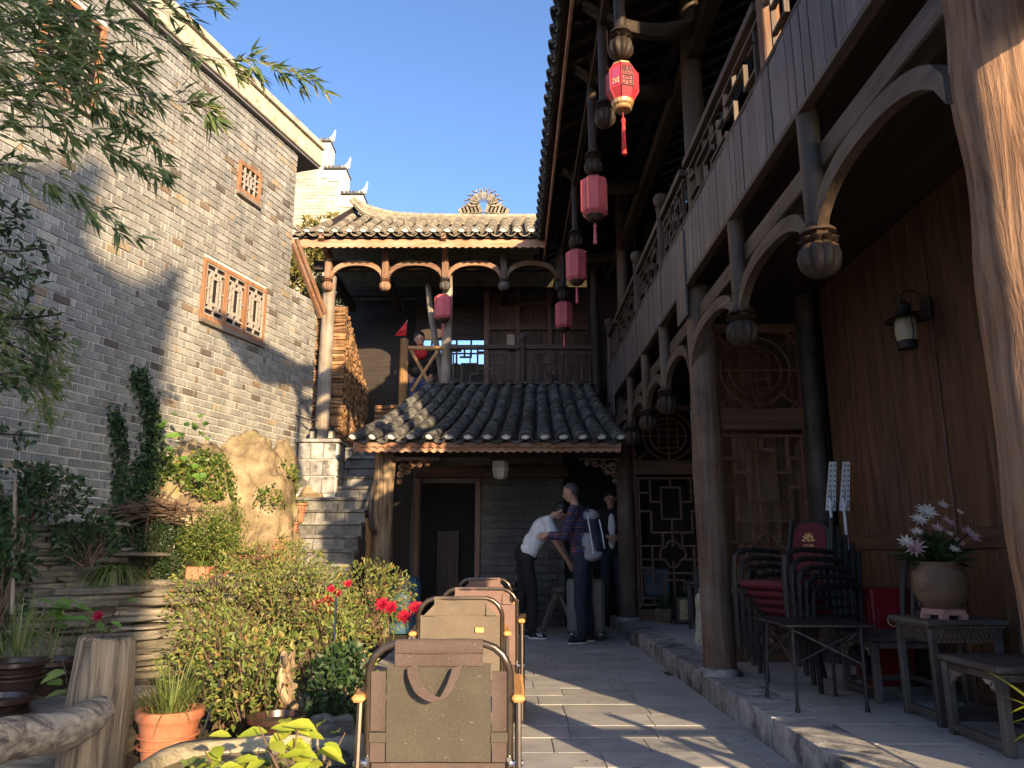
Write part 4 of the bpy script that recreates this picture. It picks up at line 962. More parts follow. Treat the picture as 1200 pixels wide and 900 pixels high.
# ================================================================== red lanterns
def text_mesh(s, size, mat, name):
    cu = bpy.data.curves.new('tmp', 'FONT'); cu.body = s; cu.size = size; cu.align_x = 'CENTER'; cu.align_y = 'CENTER'; cu.extrude = .0008
    o = bpy.data.objects.new('tmp', cu); TMP.collection.objects.link(o); TMP.view_layers[0].update()
    me = bpy.data.meshes.new_from_object(o.evaluated_get(TMP.view_layers[0].depsgraph)); me.name = name
    bpy.data.objects.remove(o); bpy.data.curves.remove(cu); me.materials.clear(); me.materials.append(mat); return me
def lantern(x, y, ztop, r, h, label, first=False, rz=0.0):
    t = thing('red_lantern', label, 'lantern', (x, y, ztop - h), rz, 'red lanterns under the eaves')
    b = MB(); pm = M['red_paper'] if first else M['pale_red_paper']
    if first: prof = [(r*.62, h*.97), (r, h*.80), (r, h*.40), (r*.62, h*.20)]
    else: prof = [(r*.70, h*.97), (r*.98, h*.90), (r, h*.86), (r, h*.20), (r*.98, h*.16), (r*.72, h*.08)]
    b.lathe(prof, (0, 0, 0), 8); body = b.build('paper_body', pm, t, world=False)
    for k in range(8):
        a = 2*math.pi*k/8; MB().tube([(q[0]*1.01*math.cos(a), q[0]*1.01*math.sin(a), q[1]) for q in prof], .004, 4).build('rib', M['gold'] if False else pm, t, world=False)
    MB().lathe([(r*.60, h*.965), (r*.66, h*.975), (r*.66, h*1.0), (r*.4, h*1.01)], (0, 0, 0), 8).build('cap', M['gold'] if first else M['dark_z'], t, world=False)
    if first: MB().lathe([(r*.50, h*.02), (r*.58, h*.05), (r*.52, h*.09), (r*.66, h*.13), (r*.70, h*.20), (r*.60, h*.215)], (0, 0, 0), 16).build('base', M['gold'], t, world=False)
    else: MB().lathe([(r*.3, -h*.05), (r*.5, -h*.02), (r*.62, h*.03), (r*.70, h*.085), (r*.6, h*.09)], (0, 0, 0), 12).build('base', M['dark_z'], t, world=False)
    MB().tube([(0, 0, h*1.0), (0, 0, h*1.0 + .06)], .004, 5).build('hook', M['black_metal'], t, world=False)
    L = .23 if first else .15
    ts = MB().cyl((0, 0, h*.02 - .0), (0, 0, -.06), .003, .003, 5).lathe([(.004, -.04), (.014, -.055), (.016, -.075), (.012, -.08)], (0, 0, 0), 10).cyl((0, 0, -.08), (0, 0, -.08 - L), .012, .018, 10)
    ts.build('tassel', M['tassel'] if first else M['pale_red_paper'], t, world=False)
    return t
import itertools
L1 = lantern(LX, LY[0], 4.17, .105, .335, 'bright red lantern with black characters and gold base, long tassel', True, R(-10))
try:
    for k, ch in enumerate('懸园'):
        me = text_mesh(ch, .095, M['black_ink'], 'lantern_character'); a = R(292.5)
        o = bpy.data.objects.new('lantern_character', me); COL.objects.link(o); o.parent = L1
        rr = .105*math.cos(R(22.5)) + .0025; o.location = (rr*math.cos(a), rr*math.sin(a), .335*(.70 - .21*k)); o.rotation_euler = (R(90), 0, a + R(90))
    pa = R(247.5); rr = .105*math.cos(R(22.5)) + .0015
    pp = MB().box((0, 0, 0), (.05, .002, .12)); pm_ = mesh_of(pp, 'paper_patch', M['purple_paper'])
    o = bpy.data.objects.new('paper_patch', pm_); COL.objects.link(o); o.parent = L1; o.location = (rr*math.cos(pa), rr*math.sin(pa), .335*.62); o.rotation_euler = (0, 0, pa + R(90))
    for q in range(9):
        gm = mesh_of(MB().box((0, 0, 0), (.012 if q % 3 else .006, .0015, .004 if q % 2 else .010)), 'gold_print', M['gold_print'])
        o = bpy.data.objects.new('gold_print', gm); COL.objects.link(o); o.parent = L1; off = -.018 + .018*(q % 3)
        o.location = ((rr + .002)*math.cos(pa) - off*math.sin(pa), (rr + .002)*math.sin(pa) + off*math.cos(pa), .335*.48 + .013*(q//3)); o.rotation_euler = (0, 0, pa + R(90))
except Exception as e: print('text', e)
lantern(LX, LY[1], 4.27, .118, .40, 'faded red lantern hung right behind the lettered one', False, R(10))
lantern(LX, LY[2], 4.36, .118, .40, 'faded red lantern midway along the balcony eave', False, R(4))
lantern(LX, LY[3], 4.46, .122, .42, 'faded red lantern hung where balcony and gallery roofs meet', False, R(15))
lantern(-1.0, GY - .17, 4.66, .12, .40, 'faded red lantern hung on the gallery column above the log rail', False, R(8))

# ================================================================== folding camp chairs
def camp_chair(label, x, y, s, m_back, m_side, strap, rz=0.0, sz=1.0):
    t = thing('camp_chair', label, 'chair', (x, y, 0), rz, 'folding chairs in a row')
    W, Hh, lean = .25*s, .73*sz, -.05
    def pz(z): return lean*(z - .3)/.4
    path = [(-W, pz(.22), .22)]
    path += [(-W, pz(Hh - .10), Hh - .10)] + [(-W + .10*(1 - math.cos(R(a))), pz(Hh), Hh - .10 + .10*math.sin(R(a)) - .012) for a in (20, 40, 60, 80)]
    path += [(-p[0], p[1], p[2]) for p in path[::-1]]
    MB().tube(path, .0125, 10).build('back_frame', M['frame_metal'], t, True, False)
    def panel(x0, x1, z0, z1, yo, bulge, nm, mt, nx=8, nz=8, th=.008):
        b = MB(); vs = []
        for side in (0, 1):
            for j in range(nz + 1):
                for i in range(nx + 1):
                    u_, v_ = i/nx, j/nz; xx = x0 + (x1 - x0)*u_; zz = z0 + (z1 - z0)*v_
                    wr = .006*noise.noise(Vector((xx*14 + x*7, zz*11, y)))
                    vs.append((xx, pz(zz) + yo + side*th + bulge*(1 - (2*u_ - 1)**2) + wr, zz))
        m_ = (nx+1)*(nz+1); fs = []
        for j in range(nz):
            for i in range(nx):
                q = (j*(nx+1)+i, j*(nx+1)+i+1, (j+1)*(nx+1)+i+1, (j+1)*(nx+1)+i); fs += [q, tuple(k + m_ for k in q[::-1])]
        ed = [i for i in range(nx+1)] + [j*(nx+1)+nx for j in range(1, nz+1)] + [nz*(nx+1)+i for i in range(nx-1, -1, -1)] + [j*(nx+1) for j in range(nz-1, 0, -1)]
        fs += [(ed[k], ed[(k+1) % len(ed)], ed[(k+1) % len(ed)] + m_, ed[k] + m_) for k in range(len(ed))]
        b.add(vs, fs); return b.build(nm, mt, t, 'all' if False else True, False)
    if strap:
        bp_ = panel(-W + .062, W - .062, .335, Hh - .075, -.012, .006, 'back_panel', m_back)
        for sg in (-1, 1):
            a, c = sorted((sg*(W - .010), sg*(W - .058))); panel(a, c, .43, Hh - .10, -.011, .004, 'side_mesh', m_side, 4)
            panel(a, c, .335, .395, -.0115, .0, 'side_mesh', m_side, 4)
            MB().bb(a - .003, c + .003, pz(.41) - .016, pz(.41) - .008, .398, .427).build('side_tab', m_back, t, False, False)
        b = MB(); n_ = 10
        for k in range(n_): a0, a1 = 2*math.pi*k/n_, 2*math.pi*(k+1)/n_
        prof = [(.018*math.cos(2*math.pi*k/12), .026*math.sin(2*math.pi*k/12)) for k in range(12)]
        vs = [(xx, pz(Hh) + p[0], Hh - .016 + p[1]*.72 - (.014 if p[1] < 0 else 0) + .0025*noise.noise(Vector((xx*20, p[1]*50, 1)))) for xx in [-.155*s + .31*s*i/12 for i in range(13)] for p in prof]
        fs = [(i*12+k, i*12+(k+1) % 12, (i+1)*12+(k+1) % 12, (i+1)*12+k) for i in range(12) for k in range(12)] + [tuple(range(12)), tuple(range(155, 143, -1))]
        b.add(vs, fs); b.build('top_sleeve', m_side, t, True, False)
        panel(-.155*s, .155*s, Hh - .082, Hh - .03, -.017, .002, 'top_sleeve', m_side, 8, 3)
        st = [(-.085, -.03, Hh - .08), (-.078, -.04, Hh - .11), (-.05, -.05, Hh - .155), (-.005, -.052, Hh - .178), (.02, -.05, Hh - .17), (.045, -.045, Hh - .13), (.062, -.03, Hh - .08)]
        cp_ = curve_pts(st, 5); o1 = [Vector(p) + Vector((-.016, pz(Hh) + .0, -.006)) for p in cp_]; i1 = [Vector(p) + Vector((.016, pz(Hh) + .0, .006)) for p in cp_]
        MB().strip(o1, i1, (0, .003, 0)).build('carry_strap', m_side, t, False, False)
    else:
        panel(-W + .012, W - .012, .335, Hh - .10, -.012, .006, 'back_panel', m_back)
        b = panel(-W + .085, W - .085, Hh - .10, Hh - .004, -.013, .003, 'top_sleeve', m_back)
        for sg in (-1, 1): MB().prism([(0, 0), (sg*.06, 0), (sg*.01, .05), (0, .06)], (sg*(W - .088), pz(Hh) - .012, Hh - .102), (1, 0, 0), (0, 0, 1), (0, .006, 0)).build('corner_patch', m_back, t, False, False)
        MB().bb(.09*s, .14*s, pz(.58) - .022, pz(.58) - .013, Hh - .19, Hh - .165).build('brand_tag', M['armwood'], t, False, False)
    panel(-W + .015, W - .015, .25, .33, -.006, .003, 'lower_band', m_side, 6, 3)
    sb = MB(); sb.add([(-W + .01, .0, .30), (W - .01, .0, .30), (W - .01, .42, .36), (-W + .01, .42, .36), (-W + .01, .0, .29), (W - .01, .0, .29), (W - .01, .42, .35), (-W + .01, .42, .35)], [(0, 1, 2, 3), (7, 6, 5, 4), (0, 4, 5, 1), (2, 6, 7, 3), (1, 5, 6, 2), (3, 7, 4, 0)]); sb.build('seat', m_back, t, False, False)
    for sg in (-1, 1):
        xx = sg*(W + .028)
        MB().box((xx, .16, .545*sz), (.042, .46, .024)).build('armrest', M['armwood'], t, False, False, bevel=.008)
        for a, c in (((xx, -.02, .532*sz), (xx, -.06, .03)), ((xx, .36, .532*sz), (xx, .40, .03)), ((xx, -.03, .10), (xx, .40, .33)), ((xx, .40, .10), (xx, -.02, .33))):
            MB().cyl(a, c, .0105, .0105, 8).build('leg', M['frame_metal'], t, True, False)
        MB().cyl((xx, -.06, .03), (xx, .40, .03), .0105, .0105, 8).build('foot_rail', M['black_metal'], t, True, False)
        MB().cyl((xx - sg*.03, -.01, .33), (xx + sg*.016, -.01, .33), .011, .011, 8).build('pivot_bolt', M['steel'], t, True, False)
        MB().cyl((xx - sg*.03, pz(.33) - .012, .345), (xx - sg*.03, pz(.33) - .022, .345), .008, .008, 8).build('rivet', M['steel'], t, True, False)
    return t
camp_chair('olive folding chair seen from behind with mauve edges and carry strap', -.24, 2.72, .93, M['olive_cloth'], M['mauve_mesh'], True, 0, .985)
camp_chair('tan folding chair with orange tag just in front of the olive one', -.28, 4.35, .90, M['tan_cloth'], M['mauve_mesh'], False, R(3), 1.06)
camp_chair('mauve folding chair hugging the tan chair, mostly hidden behind it', -.20, 4.95, .93, M['pink_cloth'], M['mauve_mesh'], False, R(-2), 1.09)
camp_chair('pink folding chair with orange tag, closest to the standing men', -.215, 6.35, .84, M['pink_cloth'], M['mauve_mesh'], False, R(-2), 1.11)

# ================================================================== porch furniture
T = thing('camp_table', 'small black folding camp table with crossed struts on the porch', 'table', (1.75, 4.68, PL))
for k in range(9):
    y0 = 4.40 + .062*k; MB().bb(1.50, 2.0, y0 + .0015, y0 + .0605, .600, .614).build('top_slat', M['black_metal'], T, bevel=.003)
cn = {(-1, -1): (1.55, 4.45), (1, -1): (1.93, 4.45), (-1, 1): (1.53, 4.90), (1, 1): (1.95, 4.92)}
for (sx, sy), (lx, ly) in cn.items():
    a = (1.75 + sx*.19, 4.68 + sy*.215, .598); lg = MB().cyl(a, (lx, ly, PL + .012), .0115, .0095, 8).build('leg', M['black_metal'], T, True)
    MB().cyl((lx, ly, PL), (lx, ly, PL + .025), .014, .014, 8).build('foot', M['rubber'], lg)
    q = [a[i] + ((lx, ly, PL)[i] - a[i])*.45 for i in range(3)]; MB().cyl((q[0], q[1], q[2] - .016), (q[0], q[1], q[2] + .016), .018, .018, 8).build('collar', M['rubber'], lg)
for (a, c) in (((-1, -1), (1, -1)), ((1, -1), (1, 1)), ((1, 1), (-1, 1)), ((-1, 1), (-1, -1))):
    for p, q in ((a, c), (c, a)):
        A = (1.75 + p[0]*.19, 4.68 + p[1]*.215, .585); Bx, By = cn[q]; tq = (1.75 + q[0]*.19, 4.68 + q[1]*.215, .598)
        B_ = (tq[0] + (Bx - tq[0])*.45, tq[1] + (By - tq[1])*.45, .598 + (PL - .598)*.45)
        MB().cyl(A, B_, .006, .006, 6).build('cross_strut', M['steel'] if (p == a and a[1] == -1) else M['black_metal'], T, True)

def stack_chair(label, loc, rz):
    t = thing('stacking_chair', label, 'chair', loc, rz, 'maroon chairs in a stack')
    W = .245
    for sg in (-1, 1):
        p = curve_pts([(sg*W, .23, 0), (sg*W, .24, .30), (sg*W, .235, .56), (sg*W, .19, .625), (sg*W, .08, .645), (sg*W, -.16, .63)], 5)
        fl = MB().tube(p, .0165, 8).build('front_leg', M['black_metal'], t, True, False)
        MB().cyl((sg*W, .22, .40), (sg*W, -.17, .40), .011, .011, 8).build('side_rail', M['black_metal'], t, True, False)
        p = curve_pts([(sg*(W - .02), -.25, 0), (sg*(W - .02), -.19, .25), (sg*(W - .03), -.18, .45), (sg*(W - .06), -.235, .85)], 5)
        MB().tube(p, .0165, 8).build('rear_leg', M['black_metal'], t, True, False)
        for yy in (-.08, .02): MB().cyl((sg*W, yy, .41), (sg*W, yy, .635), .006, .006, 6).build('arm_spindle', M['black_metal'], t, True, False)
    s_ = MB().box((0, .03, .425), (.42, .42, .05)); s_.build('seat', M['maroon'], t, False, False, bevel=.018)
    def back_poly(w, h): return [(-w + .05, -h), (w - .05, -h), (w, -h + .05), (w, h - .06), (w - .06, h), (-w + .06, h), (-w, h - .06), (-w, -h + .05)]
    MB().prism(back_poly(.165, .18), (0, -.205, .66), (1, 0, 0), (0, -.12, 1), (0, -.035, 0)).build('back_rim', M['black_metal'], t, False, False, bevel=.008)
    bk_ = MB().prism(back_poly(.15, .165), (0, -.195, .66), (1, 0, 0), (0, -.12, 1), (0, -.02, 0)).build('back_pad', M['maroon'], t, False, False, bevel=.006)
    return t, bk_
SCX, SCY, srz = 2.02, 5.32, R(112)
for k in range(5):
    lb = ['lowest maroon and black armchair of the stack, legs on the porch floor', 'maroon and black armchair second from the bottom of the stack', 'maroon and black armchair in the middle of the stack', 'maroon and black armchair second from the top of the stack', 'topmost maroon armchair of the stack with gold emblem on its back'][k]
    f = Vector((-math.sin(srz), math.cos(srz), 0)); f = Vector((math.cos(srz + R(90)), math.sin(srz + R(90)), 0))
    t, bk_ = stack_chair(lb, (SCX + f.x*.052*k, SCY + f.y*.052*k, PL + .055*k), srz)
    if k == 4:
        for q in range(7):
            a = R(10 + 160*q/6); rr = .045; c = Vector((rr*math.cos(a), -.1915, .70 + rr*math.sin(a)))
            MB().box(c + Vector((0, -.12*(c.z - .66), 0)), (.011, .004, .028), Matrix.Rotation(R(90) - a, 3, 'Y')).build('gold_emblem', M['gold_print'], bk_, False, False)
        for q in range(2): MB().box((-.006 + .016*q, -.1915 - .12*.055, .715), (.008, .004, .035), Matrix.Rotation(R(35), 3, 'Y')).build('gold_emblem', M['gold_print'], bk_, False, False)
        try:
            me = text_mesh('517CARE', .024, M['gold_print'], 'gold_lettering'); o = bpy.data.objects.new('gold_lettering', me); COL.objects.link(o); o.parent = bk_
            o.location = (0, -.1925 - .12*.015 , .672); o.rotation_euler = (R(90) - .12*0, 0, R(180))
        except Exception as e: print('text', e)

def old_chair(label, loc, rz):
    t = thing('wooden_armless_chair', label, 'chair', loc, rz, 'old carved chairs along the wall')
    mz, mx, my = M['blackwood_z'], M['blackwood_x'], M['blackwood_y']; W, D, S = .21, .19, .365
    MB().box((0, 0, S - .015), (2*W + .06, 2*D + .06, .03)).build('seat', mx, t, False, False, bevel=.008)
    MB().box((0, 0, S - .05), (2*W + .01, 2*D + .01, .035)).build('apron', mx, t, False, False, bevel=.004)
    for sx in (-1, 1):
        for sy in (-1, 1): MB().box((sx*W, sy*D, (S - .03)/2), (.042, .042, S - .032)).build('leg', mz, t, False, False, bevel=.005)
        MB().box((sx*W, 0, .075), (.026, 2*D - .04, .03)).build('stretcher', my, t, False, False)
    for sy, z_ in ((1, .04), (-1, .09)): MB().box((0, sy*D, z_), (2*W - .04, .026, .032)).build('stretcher', mx, t, False, False)
    for sx in (-1, 1):   # carved spandrels under the front edge
        sp = MB().prism([(0, 0), (-sx*.11, 0), (-sx*.09, -.018), (-sx*.06, -.02), (-sx*.05, -.04), (-sx*.02, -.05), (0, -.09)], (sx*(W - .021), D + .005, S - .068), (1, 0, 0), (0, 0, 1), (0, -.012, 0)).build('carved_spandrel', M['weather_x'], t, False, False)
        MB().tube([(sx*(W - .05) + .018*math.cos(a), D + .008, S - .09 + .018*math.sin(a)) for a in [k*.5 for k in range(12)]], .005, 5).build('scroll', M['weather_x'], t, False, False)
        MB().tube(curve_pts([(sx*(W - .01), -D, S), (sx*(W - .01), -D - .02, S + .22), (sx*(W - .03), -D - .05, S + .40), (sx*(W - .08), -D - .055, S + .45), (0, -D - .06, S + .465)], 5), .019, 8).build('back_post', mz, t, True, False)
        MB().tube(curve_pts([(sx*.075, -D, S), (sx*.075, -D - .02, S + .2), (sx*.07, -D - .045, S + .36), (sx*.03, -D - .052, S + .41), (0, -D - .055, S + .42)], 5), .012, 8).build('back_splat_frame', mz, t, True, False)
    for z_ in (.12, .24, .33): MB().box((0, -D - .02 - .02*z_/.3, S + z_), (.15, .018, .02)).build('back_rung', mx, t, False, False)
    for q in range(6):
        a = q*1.05; MB().tube([(.035*math.cos(a + j*.4)*(1 - .05*j), -D - .032, S + .185 + .035*math.sin(a + j*.4)*(1 - .05*j)) for j in range(8)], .006, 5).build('carving', mx, t, False, False)
    return t
old_chair('old carved dark chair beside the flower table, its front edge worn pale', (2.30, 3.72, PL), R(90))
old_chair('old carved dark chair tucked between flower table and red cabinet', (2.31, 4.93, PL), R(90))
old_chair('dark carved chair in the passage behind the lattice screen', (2.25, 7.3, PL), R(180))
t = thing('flower_stand', 'dark square side table with fretwork apron carrying the flower pot', 'table', (2.30, 4.25, PL))
MB().box((2.30, 4.25, PL + .497), (.42, .42, .026)).build('top', M['blackwood_y'], t, bevel=.006); MB().box((2.30, 4.25, PL + .478), (.39, .39, .012)).build('moulding', M['blackwood_y'], t)
for sx in (-1, 1):
    for sy in (-1, 1): MB().box((2.30 + sx*.165, 4.25 + sy*.165, PL + .236), (.036, .036, .47)).build('leg', M['blackwood_z'], t, bevel=.004)
    MB().box((2.30 + sx*.165, 4.25, PL + .05), (.026, .294, .028)).build('stretcher', M['blackwood_y'], t); MB().box((2.30, 4.25 + sx*.165, PL + .08), (.294, .026, .028)).build('stretcher', M['blackwood_x'], t)
    MB().box((2.30 + sx*.175, 4.25, PL + .435), (.012, .29, .068)).build('apron', M['maroon'] if False else M['frame_y'], t); MB().box((2.30, 4.25 + sx*.175, PL + .435), (.29, .012, .068)).build('apron', M['frame_x'], t)
    for k in range(13):
        for dr in (-1, 1):
            MB().bar((2.30 + sx*.184, 4.25 - .14 + .023*k - dr*.012, PL + .405), (2.30 + sx*.184, 4.25 - .14 + .023*k + dr*.012, PL + .466), .005, .005).build('fret', M['blackwood_y'], t)
            MB().bar((2.30 - .14 + .023*k - dr*.012, 4.25 + sx*.184, PL + .405), (2.30 - .14 + .023*k + dr*.012, 4.25 + sx*.184, PL + .466), .005, .005).build('fret', M['blackwood_x'], t)
pz_ = PL + .51
t = thing('flower_pot', 'round brown glazed pot on a pink footed stand', 'pot', (2.28, 4.22, pz_))
b = MB().lathe([(.115, pz_ + .02), (.12, pz_ + .045), (.10, pz_ + .05)], (2.28, 4.22, 0), 6)
for k in range(6): b.box((2.28 + .10*math.cos(k*math.pi/3), 4.22 + .10*math.sin(k*math.pi/3), pz_ + .012), (.035, .035, .024))
b.build('pot_stand', M['pink_base'], t)
MB().lathe([(.085, pz_ + .05), (.125, pz_ + .10), (.142, pz_ + .17), (.135, pz_ + .225), (.10, pz_ + .262), (.098, pz_ + .275), (.11, pz_ + .285), (.106, pz_ + .29), (.09, pz_ + .275), (.09, pz_ + .25)], (2.28, 4.22, 0), 28, caps=False).build('pot_body', M['brown_pot'], t, smooth='all')
fl = thing('flower_bouquet', 'bouquet of white and pink artificial flowers in the brown pot', 'flowers', (2.28, 4.22, pz_ + .27))
lf = MB(); st_ = MB(); c0 = Vector((2.28, 4.22, pz_ + .26))
for k in range(90):
    a = rnd.uniform(0, 6.28); e = rnd.uniform(.25, 1.5); d = Vector((math.cos(a)*math.cos(e), math.sin(a)*math.cos(e), math.sin(e)*.8)); L = rnd.uniform(.12, .30)
    st_.tube([c0, c0 + d*L*.6 + Vector((0, 0, .02)), c0 + d*L], .003, 4); lf.leaf(c0 + d*L*.5, d + Vector((0, 0, rnd.uniform(-.4, .4))), (0, 0, 1), rnd.uniform(.07, .13), rnd.uniform(.03, .055))
lf.build('leaves', M['dark_leaf'], fl, kind='stuff'); st_.build('stems', M['dark_leaf'], fl)
def bloom(parent, c, d, r, n, mat, w=.35, up=.35):
    b = MB(); d = Vector(d).normalized(); u = d.orthogonal().normalized(); v = d.cross(u)
    for k in range(n):
        a = 2*math.pi*k/n + rnd.uniform(-.1, .1); q = (u*math.cos(a) + v*math.sin(a)) + d*up; b.leaf(c, q, d, r*rnd.uniform(.85, 1.1), r*w)
    return b.build('bloom', mat, parent)
for (dx, dy, dz, r_, n, mt) in ((-.06, -.02, .31, .085, 12, 'white_petal'), (-.12, -.03, .27, .07, 10, 'white_petal'), (-.24, -.04, .14, .065, 9, 'white_petal'), (-.20, -.06, .10, .09, 12, 'pink_petal'), (.03, -.1, .19, .035, 8, 'white_petal'), (.03, -.12, .10, .045, 8, 'white_petal'),
                                (.10, .0, .26, .06, 10, 'pink_petal'), (.20, -.05, .18, .085, 16, 'pink_petal'), (.18, -.02, .32, .035, 8, 'white_petal'), (-.02, .02, .33, .06, 10, 'white_petal'), (-.14, -.02, .20, .05, 10, 'white_petal'), (.12, -.06, .14, .05, 10, 'pink_petal'), (-.05, -.1, .22, .05, 9, 'pink_petal'), (.08, .0, .36, .05, 9, 'white_petal')):
    p = c0 + Vector((dx*.75, dy, dz*.9)); bloom(fl, p, (dx, -.5, .45), r_*.8, n, M[mt], .3, .5); bloom(fl, p, (dx, -.5, .45), r_*.45, n, M[mt], .3, .9)
t = thing('red_cabinet', 'red metal cabinet standing behind the stacked chairs', 'cabinet', (2.45, 5.35, PL))
MB().bb(2.33, 2.58, 5.16, 5.50, PL, PL + .62).build('body', M['red_paint'], t, bevel=.01); MB().bb(2.318, 2.328, 5.19, 5.47, PL + .05, PL + .56).build('door', M['red_paint'], t, bevel=.003)
MB().bb(2.36, 2.55, 5.150, 5.157, PL + .30, PL + .50).build('side_plate', M['red_paint'], t, bevel=.003)
MB().tube([(2.45 + .035*math.cos(a), 5.145, PL + .42 + .035*math.sin(a)) for a in [2*math.pi*k/16 for k in range(17)]], .004, 5).build('emblem_ring', M['gold_print'], t)
for k in range(3): MB().bb(2.40, 2.40 + .1 - .02*k, 5.143, 5.148, PL + .34 - .03*k, PL + .352 - .03*k).build('printed_line', M['gold_print'], t)
t = thing('folding_rack', 'folded white perforated rack on poles leaning behind the stacked chairs', 'rack', (2.35, 5.62, PL))
for k, (bx, tx) in enumerate(((2.24, 2.34), (2.33, 2.44))):
    MB().cyl((bx, 5.45, PL), (tx - .02, 5.66, 1.38), .011, .011, 8).build('pole', M['white_metal'], t, True)
    for sg in (-1, 1):
        a, c = Vector((tx - .02 + sg*.022, 5.66, 1.30)), Vector((tx + .045 + sg*.012, 5.70, 1.66)); dv = (c - a)
        MB().bar(a, c, .028, .010, (0, 1, 0)).build('arm', M['white_metal'], t)
        for q in range(9): p = a + dv*(.08 + .105*q); MB().cyl(p + Vector((0, -.012, 0)), p + Vector((0, -.003, 0)), .0055, .0055, 8).build('arm_hole', M['black_ink'], t)
    MB().cyl((tx - .03, 5.66, 1.30), (tx + .0, 5.66, 1.36), .022, .018, 10).build('joint', M['white_metal'], t, True)
# wall lamp
t = thing('wall_lamp', 'black barn-style wall lamp with frosted glass on the plank wall', 'lamp', (2.60, 4.60, 2.50))
lc = Vector((2.455, 4.60, 0))
MB().bb(2.585, 2.605, 4.55, 4.65, 2.42, 2.56).build('wall_plate', M['black_metal'], t, bevel=.004)
MB().tube(curve_pts([(2.585, 4.6, 2.44), (2.58, 4.6, 2.55), (2.53, 4.6, 2.61), (2.46, 4.6, 2.60), (2.445, 4.6, 2.56), (2.455, 4.6, 2.54)], 5), .006, 6).build('hook_arm', M['black_metal'], t, True)
MB().cyl((2.585, 4.6, 2.475), (2.48, 4.6, 2.475), .006, .006, 6).build('side_arm', M['black_metal'], t, True)
MB().lathe([(.01, 2.545), (.03, 2.525), (.042, 2.52), (.044, 2.475), (.05, 2.455), (.115, 2.425), (.12, 2.415), (.06, 2.43)], lc, 20).build('shade', M['black_metal'], t, True)
MB().lathe([(.058, 2.43), (.062, 2.40), (.066, 2.34), (.058, 2.29), (.05, 2.27)], lc, 20).build('glass', M['lamp_glass'], t, 'all')
MB().lathe([(.056, 2.285), (.06, 2.275), (.058, 2.235), (.04, 2.232)], lc, 20).build('bottom_cup', M['black_metal'], t, True)
for a in (.6, 2.7, 4.8): MB().tube([(lc.x + .062*math.cos(a), lc.y + .062*math.sin(a), 2.44), (lc.x + .073*math.cos(a), lc.y + .073*math.sin(a), 2.34), (lc.x + .058*math.cos(a), lc.y + .058*math.sin(a), 2.27)], .0035, 5).build('guard_wire', M['black_metal'], t)
# things by the far column and in the passage
t = thing('potted_grass', 'six-sided brown pot of long grass by the far column', 'potted plant', (1.86, 9.75, PL))
MB().lathe([(.11, PL), (.125, PL + .012)], (1.86, 9.75, 0), 20).build('saucer', M['cream_pot'], t); MB().lathe([(.08, PL + .013), (.115, PL + .09), (.115, PL + .16), (.10, PL + .18)], (1.86, 9.75, 0), 6).build('pot', M['brown_pot'], t)
b = MB()
def blade(b, p, d, L, w, droop=.5, n=5):
    p, d = Vector(p), Vector(d).normalized(); sd = d.cross(Vector((0, 0, 1))); sd = sd.normalized() if sd.length > .01 else Vector((1, 0, 0)); vs = []
    for k in range(n + 1):
        t = k/n; q = p + d*L*t + Vector((0, 0, -droop*L*t*t)); ww = w*(1 - t)**.6*.5; vs += [q - sd*ww, q + sd*ww]
    b.add(vs, [(2*k, 2*k+1, 2*k+3, 2*k+2) for k in range(n)])
for k in range(60):
    a = rnd.uniform(0, 6.28); e = rnd.uniform(.7, 1.45); blade(b, (1.86 + .05*math.cos(a), 9.75 + .05*math.sin(a), PL + .17), (math.cos(a)*math.cos(e), math.sin(a)*math.cos(e), math.sin(e)), rnd.uniform(.25, .5), .012, rnd.uniform(.2, .7))
b.build('grass_blades', M['ivy_dark'], t, kind='stuff')
t = thing('sign_planter', 'dark planter box with a tan lettered face by the far screen', 'planter', (2.08, 9.75, PL))
MB().bb(2.0, 2.2, 9.66, 9.86, PL + .02, PL + .32).build('box', M['blackwood_z'], t, bevel=.006); MB().bb(2.03, 2.17, 9.648, 9.656, PL + .06, PL + .29).build('face', M['sign_board'], t)
for k in range(3):
    for q in range(4): MB().bar((2.10 + rnd.uniform(-.018, .018), 9.646, PL + .235 - .065*k + rnd.uniform(-.018, .018)), (2.10 + rnd.uniform(-.018, .018), 9.646, PL + .235 - .065*k + rnd.uniform(-.018, .018)), .005, .004).build('brush_stroke', M['black_ink'], t)
b = MB()
for k in range(26): a = rnd.uniform(0, 6.28); e = rnd.uniform(.3, 1.3); blade(b, (2.1, 9.76, PL + .31), (math.cos(a)*math.cos(e), math.sin(a)*math.cos(e), math.sin(e)), rnd.uniform(.15, .35), .02, .5)
b.build('plant_leaves', M['ivy_dark'], t, kind='stuff')
t = thing('altar_table', 'narrow dark altar table with stepped rail beside the round column', 'table', (2.12, 8.9, PL))
MB().bb(2.0, 2.28, 8.7, 9.15, PL + .50, PL + .53).build('top', M['blackwood_y'], t, bevel=.004)
for x_ in (2.03, 2.25):
    for y_ in (8.74, 9.11): MB().bb(x_ - .02, x_ + .02, y_ - .02, y_ + .02, PL, PL + .498).build('leg', M['blackwood_z'], t)
    MB().bb(x_ - .012, x_ + .012, 8.76, 9.09, PL + .06, PL + .09).build('stretcher', M['blackwood_y'], t)
MB().prism([(0, 0), (0, .16), (.05, .16), (.05, .11), (.10, .11), (.10, .06), (.18, .06), (.18, .11), (.23, .11), (.23, .16), (.28, .16), (.28, 0)], (2.0, 8.72, PL + .53), (1, 0, 0), (0, 0, 1), (0, .02, 0)).build('stepped_rail', M['blackwood_x'], t)
